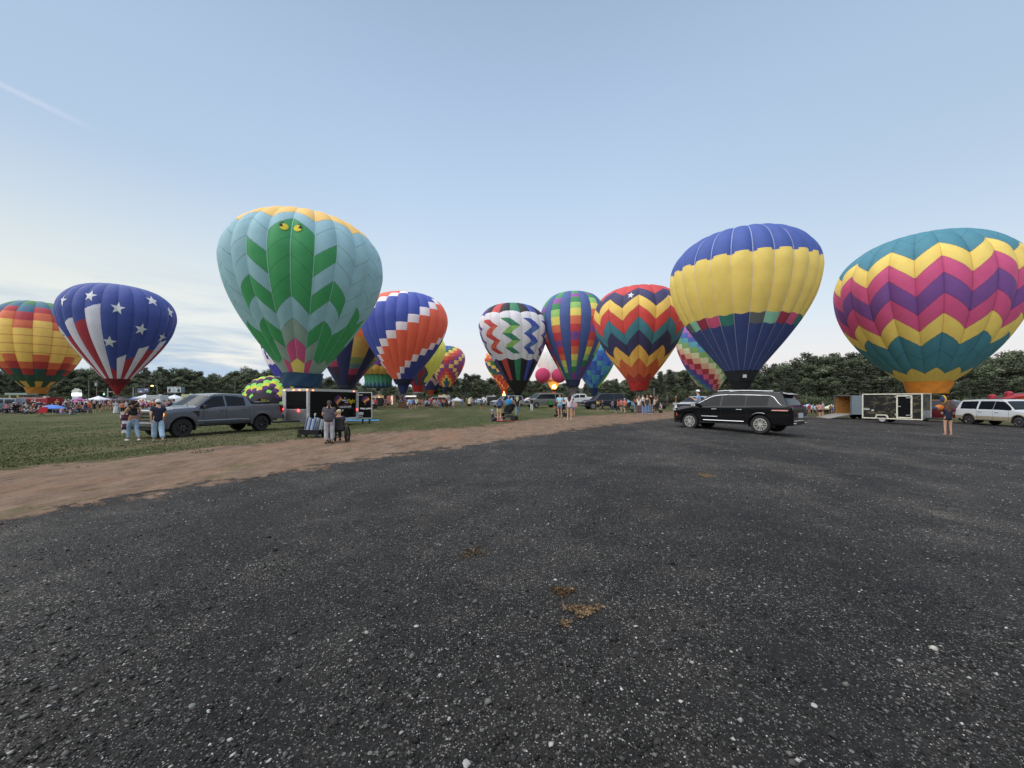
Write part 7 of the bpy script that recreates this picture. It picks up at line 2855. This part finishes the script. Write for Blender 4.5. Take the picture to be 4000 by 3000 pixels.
for u, y, vt, w_, c, lab in (
        (310, 82, 1553, 3.6, (216, 120, 190), 'pink canopy tent under the bright electronic sign'), (385, 96, 1546, 3.4, (226, 230, 236), 'white canopy tent right of the electronic sign'),
        (430, 100, 1553, 3.0, (92, 70, 130), 'purple canopy tent below the traffic lights'), (475, 92, 1548, 3.4, (72, 62, 72), 'dark canopy tent under the red balloon scoop'),
        (530, 98, 1548, 3.2, (54, 96, 170), 'blue canopy tent right of the red balloon scoop'), (567, 96, 1540, 3.2, (226, 230, 236), 'white canopy tent left of the white box trailer'),
        (556, 84, 1556, 2.8, (230, 210, 180), 'cream lit canopy in front of the white canopy tent'), (682, 104, 1541, 3.4, (222, 228, 238), 'white canopy tent above the white pickup'),
        (826, 84, 1538, 3.0, (52, 92, 176), 'leftmost blue canopy behind the grey pickup roof'), (874, 86, 1540, 3.2, (52, 92, 176), 'middle blue canopy behind the grey pickup roof'), (911, 84, 1538, 2.6, (46, 84, 166), 'rightmost blue canopy behind the grey pickup roof'),
        (1785, 92, 1551, 3.0, (226, 228, 232), 'white canopy tent among the middle crowd'), (1889, 88, 1550, 2.6, (228, 228, 234), 'white umbrella canopy left of the silver sport utility'), (1868, 96, 1556, 3.0, (160, 186, 210), 'pale blue canopy among the middle crowd'), (2062, 66, 1552, 2.6, (222, 222, 228), 'white canopy beside the small red car'),
        (2450, 60, 1560, 2.2, (110, 170, 220), 'blue canopy behind the salmon shirt'),
        (3155, 80, 1578, 2.7, (186, 204, 238), 'pale blue canopy tent behind the black sport utility'), (3125, 86, 1581, 2.6, (222, 226, 234), 'white canopy tent behind the pale blue one'),
        (3186, 84, 1585, 2.4, (216, 196, 170), 'tan canopy tent behind the peach shirt'), (3247, 82, 1580, 2.8, (224, 222, 186), 'cream canopy tent left of the open grey trailer'), (3225, 90, 1586, 2.6, (90, 110, 140), 'dark blue canopy between tan and cream ones')):
    tent(u, y, vt, w_, c, lab)

# small blue sun umbrella lying low in the crowd
x, y, z = gnd(205, 1622)
um = empty('sun_umbrella', (x, y, z), .2, 'blue sun umbrella tilted low in the seated left crowd', 'umbrella')
mb = MB()
mb.lathe([(1.05, .0), (.7, .22), (.35, .33), (.01, .38)], (0, 0, .75), 10)
o = mb.build('canopy', TW((86, 136, 220)), um)
mb = MB()
mb.cyl((0, 0, 0), (0, 0, 1.1), .02, n=6)
mb.build('pole', POLEM, um)
x, y, z = gnd(163, 1627)
cc = empty('camp_chair', (x, y, z), .5, 'red folding camp chair at the front of the seated left crowd', 'chair')
mb = MB()
mb.box((0, 0, .40), (.6, .5, .05))
mb.box((0, .26, .68), (.6, .05, .55), rx=-.2)
mb.build('seat', cloth((176, 40, 48)), cc)
for sx_ in (-.27, .27):
    for sy in (-.22, .24):
        mb = MB()
        mb.cyl((sx_, sy, 0), (-sx_ * .6, -sy * .6, .42), .015, n=5)
        mb.build('leg', BLACKP, cc)
x, y, z = gnd(2153, 1592)
cc2 = copy_tree(cc)
cc2.location = (x, y, z)
tag(cc2, 'green folding camp chair behind the grey van', 'chair')
for ch in cc2.children:
    if ch.name.startswith('seat'):
        ch.material_slots[0].link = 'OBJECT'
        ch.material_slots[0].material = cloth((52, 120, 56))


def box_vehicle(name, u, y, vt, w_, c, label, cat, d=2.2, windows=None, sign=None, zlow=.5, rz=0.0, emit=0.0):
    x = (u - 2000) / 1500 * y
    z0 = float(gz(x, y))
    H = CAM_H + (1556 - vt) / 1500 * y - z0
    r_ = empty(name, (x, y, z0), rz, label, cat, 'stalls and trailers around the field')
    mb = MB()
    mb.box((0, 0, (zlow + H) / 2), (w_, d, H - zlow))
    mb.build('body', mat('panel_%d_%d_%d_%s' % (*c, emit), C(*c), .5, var=.08, scale=2, emit=emit), r_, bevel=.05)
    for s in (-.28, .28):
        mb = MB()
        mb.lathe([(.16, -.1), (.32, -.1), (.32, .1), (.16, .1)], n=12, axis='y')
        mb.cyl((0, -.08, 0), (0, .08, 0), .2, n=8)
        mb.build('wheel', TYRE, r_, loc=(s * w_, -d / 2 + .12, .32))
    if windows:
        for (xa, xb, za, zb, cc_, em) in windows:
            mb = MB()
            mb.box(((xa + xb) / 2 * w_, -d / 2 - .02, (za + zb) / 2 * H), ((xb - xa) * w_, .05, (zb - za) * H))
            mb.build('hatch', mat('hatch_%d_%d_%d_%s' % (*cc_, em), C(*cc_), .5, emit=em), r_)
    mb = MB()
    mb.box((.2 * w_, 0, H + .12), (.5, .5, .22))
    mb.build('roof_vent', mat('white_rail', C(200, 204, 206), .4), r_)
    return r_


bv = box_vehicle('food_trailer', 158, 64, 1553, 4.9, (160, 42, 50), 'red food trailer behind the seated left crowd', 'trailer', windows=[(-.45, .45, .93, .97, (206, 190, 190), 0), (-.3, .1, .45, .8, (60, 20, 22), 0)])
for k, (txt, xx) in enumerate((('BBQ', -1.4),)):
    pass
box_vehicle('box_trailer', 615, 92, 1544, 3.4, (206, 214, 218), 'white box trailer below the street lamp', 'trailer', windows=[(-.4, .4, .3, .7, (176, 190, 196), 0)])
box_vehicle('food_truck', 740, 96, 1541, 2.2, (206, 212, 176), 'pale yellow food truck right of the white pickup', 'truck', windows=[(-.2, .4, .45, .75, (110, 130, 96), 0)])
box_vehicle('box_truck', 1046, 74, 1543, 1.5, (214, 216, 220), 'white box truck behind the bed of the grey pickup', 'truck', windows=[(-.4, .3, .75, .85, (120, 60, 60), 0)])
box_vehicle('box_trailer', 1071, 78, 1546, 1.4, (150, 156, 160), 'grey box trailer right of the white box truck', 'trailer')
bt = box_vehicle('equipment_trailer', 1455, 64, 1554, 2.9, (22, 24, 28), 'black equipment trailer with round white emblem behind the lettered trailer door', 'trailer')
mb = MB()
mb.cyl((.62, -1.13, 1.25), (.62, -1.15, 1.25), .36, n=20)
e_ = mb.build('emblem', mat('emblem_white', C(206, 208, 214), .5), bt)
mb = MB()
mb.cyl((.62, -1.16, 1.28), (.62, -1.17, 1.28), .24, n=16)
mb.build('emblem_centre', mat('emblem_red', C(150, 70, 80), .5), e_)
mb = MB()
mb.tube([(-1.9, -.4, 1.75), (.8, -.6, 2.35), (.82, -.6, 2.65)], .05, 5)
mb.build('boom', mat('boom_grey', C(120, 122, 124), .5), bt)
x, y, z = gnd(1483, 1587)
mb = MB()
mb.box((0, 0, .3), (1.0, .7, .6))
tag(mb.build('wooden_crate', mat('crate_wood', C(120, 66, 40), .8, var=.35, scale=6), loc=(x, y, z), bevel=.02), 'brown wooden crate right of the black equipment trailer', 'crate')
mb = MB()
mb.ell((0, 0, .18), (.75, .4, .2), 12, 6)
tag(mb.build('orange_bag', mat('orange_bag', C(214, 84, 52), .7, var=.25), smooth=60, loc=gnd(1456, 1588)), 'orange equipment bag lying before the black equipment trailer', 'bag')
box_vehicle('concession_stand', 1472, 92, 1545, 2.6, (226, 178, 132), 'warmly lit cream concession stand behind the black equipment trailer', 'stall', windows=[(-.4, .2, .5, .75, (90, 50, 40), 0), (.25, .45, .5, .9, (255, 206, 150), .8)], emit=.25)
box_vehicle('concession_stand', 1528, 96, 1546, 1.5, (210, 130, 116), 'small reddish stall with a white lit side', 'stall', windows=[(.2, .5, .1, .95, (255, 226, 200), .7)])
st = box_vehicle('food_truck', 1608, 94, 1545, 2.8, (40, 38, 42), 'dark food stall with glowing white and purple awning', 'stall', windows=[(-.42, .5, .86, .99, (255, 240, 226), .9), (-.5, -.42, .75, 1.0, (190, 90, 230), 1.2), (.0, .5, .6, .66, (220, 220, 220), .2)])
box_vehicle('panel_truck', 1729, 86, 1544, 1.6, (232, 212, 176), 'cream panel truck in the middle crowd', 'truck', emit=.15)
box_vehicle('box_trailer', 1749, 88, 1547, .9, (196, 198, 202), 'small white box trailer right of the cream panel truck', 'trailer')
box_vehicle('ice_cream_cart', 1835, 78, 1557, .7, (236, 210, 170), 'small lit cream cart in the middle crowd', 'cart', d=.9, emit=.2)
box_vehicle('food_truck', 1920, 84, 1546, 2.2, (60, 60, 62), 'open sided food truck left of the silver sport utility', 'truck', windows=[(-.5, .45, .9, 1.0, (226, 222, 214), 0), (-.5, -.4, .3, .95, (220, 216, 206), 0)])
box_vehicle('box_trailer', 2322, 60, 1553, 1.62, (222, 224, 228), 'white box trailer behind the navy sport utility', 'trailer', d=3.2, zlow=.35)
r_ = empty('cage_trailer', at(2575, 46), .3, 'dark open cage trailer behind the small black pushchair', 'trailer', 'stalls and trailers around the field')
mb = MB()
for sx_ in (-.7, .7):
    for sy in (-.8, 0, .8): mb.cyl((sx_, sy, .3), (sx_, sy, 1.5), .03, n=5)
for z in (.5, .9, 1.5):
    mb.tube([(-.7, -.8, z), (.7, -.8, z), (.7, .8, z), (-.7, .8, z), (-.7, -.8, z)], .025, 4)
mb.box((0, 0, .35), (1.4, 1.7, .1))
mb.build('cage', BLACKP, r_)
for s in (-.7, .7):
    mb = MB()
    mb.lathe([(.14, -.08), (.27, -.08), (.27, .08), (.14, .08)], n=12, axis='x')
    mb.build('wheel', TYRE, r_, loc=(s, 0, .27))

# poles, lamps, lights
WOODP = mat('pole_wood', C(112, 106, 98), .85, var=.25, scale=4)


def pole(name, u, y, vt, label, cat='pole', r=.16, m_=WOODP, arms=(), group=None):
    x = (u - 2000) / 1500 * y
    z0 = float(gz(x, y))
    H = CAM_H + (1556 - vt) / 1500 * y - z0
    r_ = empty(name, (x, y, z0), 0, label, cat, group)
    mb = MB()
    mb.cyl((0, 0, 0), (0, 0, H), r, r * .7, n=8)
    mb.build('post', m_, r_)
    for (z, w_) in arms:
        mb = MB()
        mb.box((0, 0, H - z), (w_, .14, .14))
        mb.build('crossarm', m_, r_)
    return r_, H


pole('utility_pole', 347, 130, 1488, 'plain wooden utility pole right of the electronic sign', group='poles along the road')
r_, H = pole('utility_pole', 378, 130, 1486, 'wooden utility pole with a transformer drum', arms=((.3, 2.4),), group='poles along the road')
mb = MB()
mb.cyl((.1, -.3, H - 1.9), (.1, -.3, H - .8), .34, n=12)
mb.build('transformer', mat('drum_grey', C(170, 174, 178), .5), r_)
pole('utility_pole', 521, 128, 1512, 'pale concrete pole right of the starred balloon', r=.20, m_=mat('concrete_pole', C(150, 150, 148), .8), group='poles along the road')
pole('utility_pole', 531, 132, 1496, 'thin dark utility pole beside the pale concrete pole', r=.13, arms=((.3, 1.8),), group='poles along the road')
pole('utility_pole', 565, 150, 1502, 'far utility pole with crossarm behind the banner', r=.13, arms=((.2, 3.6),), group='poles along the road')
pole('utility_pole', 918, 110, 1494, 'grey pole left of the half inflated balloon', r=.13, arms=((.2, .7),), group='poles along the road')
pole('utility_pole', 2555, 86, 1514, 'pale pole behind the tall person in black', r=.13, m_=mat('concrete_pole', C(150, 150, 148), .8), group='poles along the road')
pole('utility_pole', 3360, 70, 1528, 'short grey pole behind the camouflage trailer', r=.10, group='poles along the road')
r_, H = pole('traffic_light_mast', 421, 118, 1516, 'traffic light mast with long arm and green lights', 'traffic light', r=.22, m_=mat('concrete_pole', C(150, 150, 148), .8))
mb = MB()
mb.cyl((0, 0, H - 1.2), (2.9, 0, H - 1.1), .12, .09, n=8)
mb.build('mast_arm', mat('arm_grey', C(160, 164, 164), .5), r_)
for dx__ in (-1.0, 2.0, 2.6, 3.1):
    mb = MB()
    mb.box((dx__, 0, H - 1.3 - (.3 if dx__ < 0 else 0)), (.42, .3, 1.05))
    h_ = mb.build('signal_head', mat('signal_yellow', C(150, 112, 40), .5), r_)
    if dx__ in (-1.0, 2.6):
        mb = MB()
        mb.ell((dx__, -.18, H - 1.62 - (.3 if dx__ < 0 else 0)), (.20, .1, .20), 10, 6)
        mb.build('green_lamp', mat('green_lamp_lit', (.25, 1.0, .62), .4, emit=4), h_)
r_, H = pole('street_lamp', 614, 122, 1506, 'lit amber street lamp above the white box trailer', 'street lamp', r=.11, m_=mat('arm_grey', C(130, 132, 130), .5))
mb = MB()
mb.tube([(0, 0, H - .1), (-.8, 0, H + .1), (-1.3, 0, H)], .05, 5)
mb.build('lamp_arm', mat('arm_grey', C(130, 132, 130), .5), r_)
mb = MB()
mb.ell((-1.6, 0, H - .08), (.45, .2, .18), 10, 6)
mb.build('lamp_head', mat('amber_lamp_lit', (1.0, .58, .16), .4, emit=7), r_)

# electronic sign
x = (300 - 2000) / 1500 * 122
sg_ = empty('electronic_sign', (x, 122, float(gz(x, 122))), -.35, 'white pylon sign with a glowing electronic panel', 'sign')
zz = lambda v: CAM_H + (1556 - v) / 1500 * 122 - float(gz(x, 122))
mb = MB()
mb.box((0, 0, (zz(1572) + zz(1548)) / 2 - .6), (3.7, .7, zz(1548) - zz(1572) + 1.2))
mb.build('base', mat('sign_base', C(196, 198, 214), .6, var=.1), sg_)
mb = MB()
mb.box((0, -.02, zz(1541)), (3.9, .8, zz(1535) - zz(1547)))
mb.build('screen', mat('screen_lit', (1.0, .97, 1.0), .5, emit=2.2), sg_)
mb = MB()
mb.prism([(-1.9, zz(1534)), (1.9, zz(1534)), (1.9, zz(1525)), (.6, zz(1521)), (-.6, zz(1521)), (-1.9, zz(1525))], -.4, .4)
mb.cyl((0, 0, zz(1521)), (0, 0, zz(1517)), .55, n=14)
mb.build('cap', mat('sign_cap', C(206, 208, 196), .6), sg_)

# billboards by the road
def billboard(u0, u1, y, v0, v1, label, cols):
    x = ((u0 + u1) / 2 - 2000) / 1500 * y
    z0 = float(gz(x, y))
    r_ = empty('billboard', (x, y, z0), .0, label, 'billboard')
    z = lambda v: CAM_H + (1556 - v) / 1500 * y - z0
    w_ = (u1 - u0) / 1500 * y
    mb = MB()
    mb.box((0, 0, (z(v0) + z(v1)) / 2), (w_, .5, z(v0) - z(v1)))
    mb.build('panel', mat('billboard_%d' % u0, C(*cols[0]), .6, var=.05), r_)
    mb = MB()
    mb.cyl((0, .1, 0), (0, .1, z(v1)), .3, n=8)
    mb.build('post', WOODP, r_)
    mb = MB()
    mb.box((-.1 * w_, -.5, z(v1) - .25), (w_ * .9, .6, .1))
    mb.build('catwalk', mat('arm_grey', C(130, 132, 130), .5), r_)
    return r_, w_, z(v0), z(v1)


r_, w_, za, zb = billboard(656, 708, 140, 1511, 1533, 'white billboard with dark pictures at both sides above the white pickup', [(196, 210, 214)])
hh = za - zb
mb = MB()
for xa, xb in ((-.42, -.24), (-.16, .02), (.16, .46)): mb.box(((xa + xb) / 2 * w_, -.27, za - hh * .14), ((xb - xa) * w_, .03, hh * .07))
mb.box((0, -.27, za - hh * .74), (.26 * w_, .03, hh * .07))
mb.box((0, -.27, za - hh * .42), (.24 * w_, .03, hh * .05))
mb.build('lettering', mat('billboard_ink', C(70, 60, 72), .6), r_)
for s, c in ((-1, (84, 56, 60)), (1, (52, 54, 66))):
    mb = MB()
    mb.ell((s * .34 * w_, -.27, zb + hh * .34), (.11 * w_, .04, hh * .30), 12, 8)
    mb.box((s * .34 * w_ + .1, -.275, zb + hh * .58), (.10 * w_, .03, hh * .28))
    mb.build('picture', mat('billboard_pic_%d' % s, C(*c), .6, var=.4, scale=2), r_)
mb = MB()
mb.box((w_ / 2 + .35, .4, (za + zb) / 2), (.9, .4, hh), rz=.5)
mb.build('return_panel', mat('billboard_side', C(96, 112, 120), .6, var=.3), r_)
r_, w_, za, zb = billboard(538, 583, 142, 1517, 1533, 'dark blue and white banner sign among the trees right of the starred balloon', [(96, 104, 130)])
mb = MB()
mb.prism([(-.4 * w_, zb), (.0, zb), (-.12 * w_, zb + (za - zb) * .45), (-.28 * w_, zb + (za - zb) * .4)], -.29, -.26)
mb.box((.3 * w_, -.27, za - (za - zb) * .3), (.3 * w_, .03, (za - zb) * .3))
mb.build('picture', mat('banner_white', C(196, 200, 210), .6), r_)
# tilted white panel by the banded balloon
x = (85 - 2000) / 1500 * 110
# gas station style canopy light at left
r_ = empty('fuel_canopy', (x, 110, float(gz(x, 110))), .1, 'low pale roadside canopy behind the banded balloon skirt', 'canopy')
zc_ = CAM_H + (1556 - 1539) / 1500 * 110 - float(gz(x, 110))
mb = MB()
mb.box((0, 0, zc_), (5.5, 3, .55))
mb.build('roof', mat('fascia', C(150, 166, 160), .6), r_)
for s in (-1.6, .4):
    mb = MB()
    mb.box((s, -1.2, zc_ / 2), (.5, .4, zc_))
    mb.build('pillar', mat('pillar_tan', C(170, 150, 100), .6), r_)

# ------------------------------------------------------------------ bouncy castle at the right edge
x, y = (4020 - 2000) / 1500 * 40, 40
z0 = float(gz(x, y))
bc = empty('bouncy_slide', (x, y, z0), -.5, 'inflatable red, yellow and green slide at the right edge behind the white sport utility', 'inflatable slide')
z = lambda v: CAM_H + (1556 - v) / 1500 * y - z0
for k, (c, off_, r__) in enumerate((((186, 50, 62), 0, .30), ((226, 176, 64), -.50, .28), ((64, 140, 70), -.92, .24))):
    mb = MB()
    mb.tube([(-3.4, -.1 * k, z(1590) + off_), (-2.2, -.1 * k, z(1571) + off_), (-.9, -.1 * k, z(1549) + off_), (.6, -.1 * k, z(1545) + off_), (3.5, -.1 * k, z(1545) + off_)], r__, 12)
    mb.build('rail', mat('vinyl_%d_%d_%d' % c, C(*c), .35, var=.08), bc, smooth=60)
mb = MB()
mb.prism([(-2.9, 0), (-2.2, z(1580) - 1.2), (-.9, z(1558) - 1.2), (3.5, z(1552) - 1.2), (3.5, 0)], .1, 2.6)
mb.build('slide_wall', mat('vinyl_blue', C(62, 88, 150), .4, var=.1), bc)
mb = MB()
for px, vv in ((-2.4, 1548), (-1.2, 1536), (.25, 1524)):
    mb.cyl((px, .5, z(1562)), (px, .5, z(vv)), .30, .30, n=12)
    mb.ell((px, .5, z(vv)), (.32, .32, .24), 12, 6)
mb.build('turret', mat('vinyl_red', C(196, 60, 74), .35, var=.08), bc, smooth=60)
mb = MB()
P = [[(-3.2 + i * .55, .6 + .2 * (i % 2), z(1566 - i * 4.2) + (.3 if j else -1.0)) for j in (0, 1)] for i in range(8)]
mb.grid(P)
mb.build('safety_net', mat('net_grey', C(120, 124, 118), .8, var=.4, scale=6), bc)
mb = MB()
mb.box((2.1, .5, z(1530)), (2.6, .5, .5))
mb.build('arch_panel', mat('vinyl_sky', C(80, 130, 180), .4), bc)
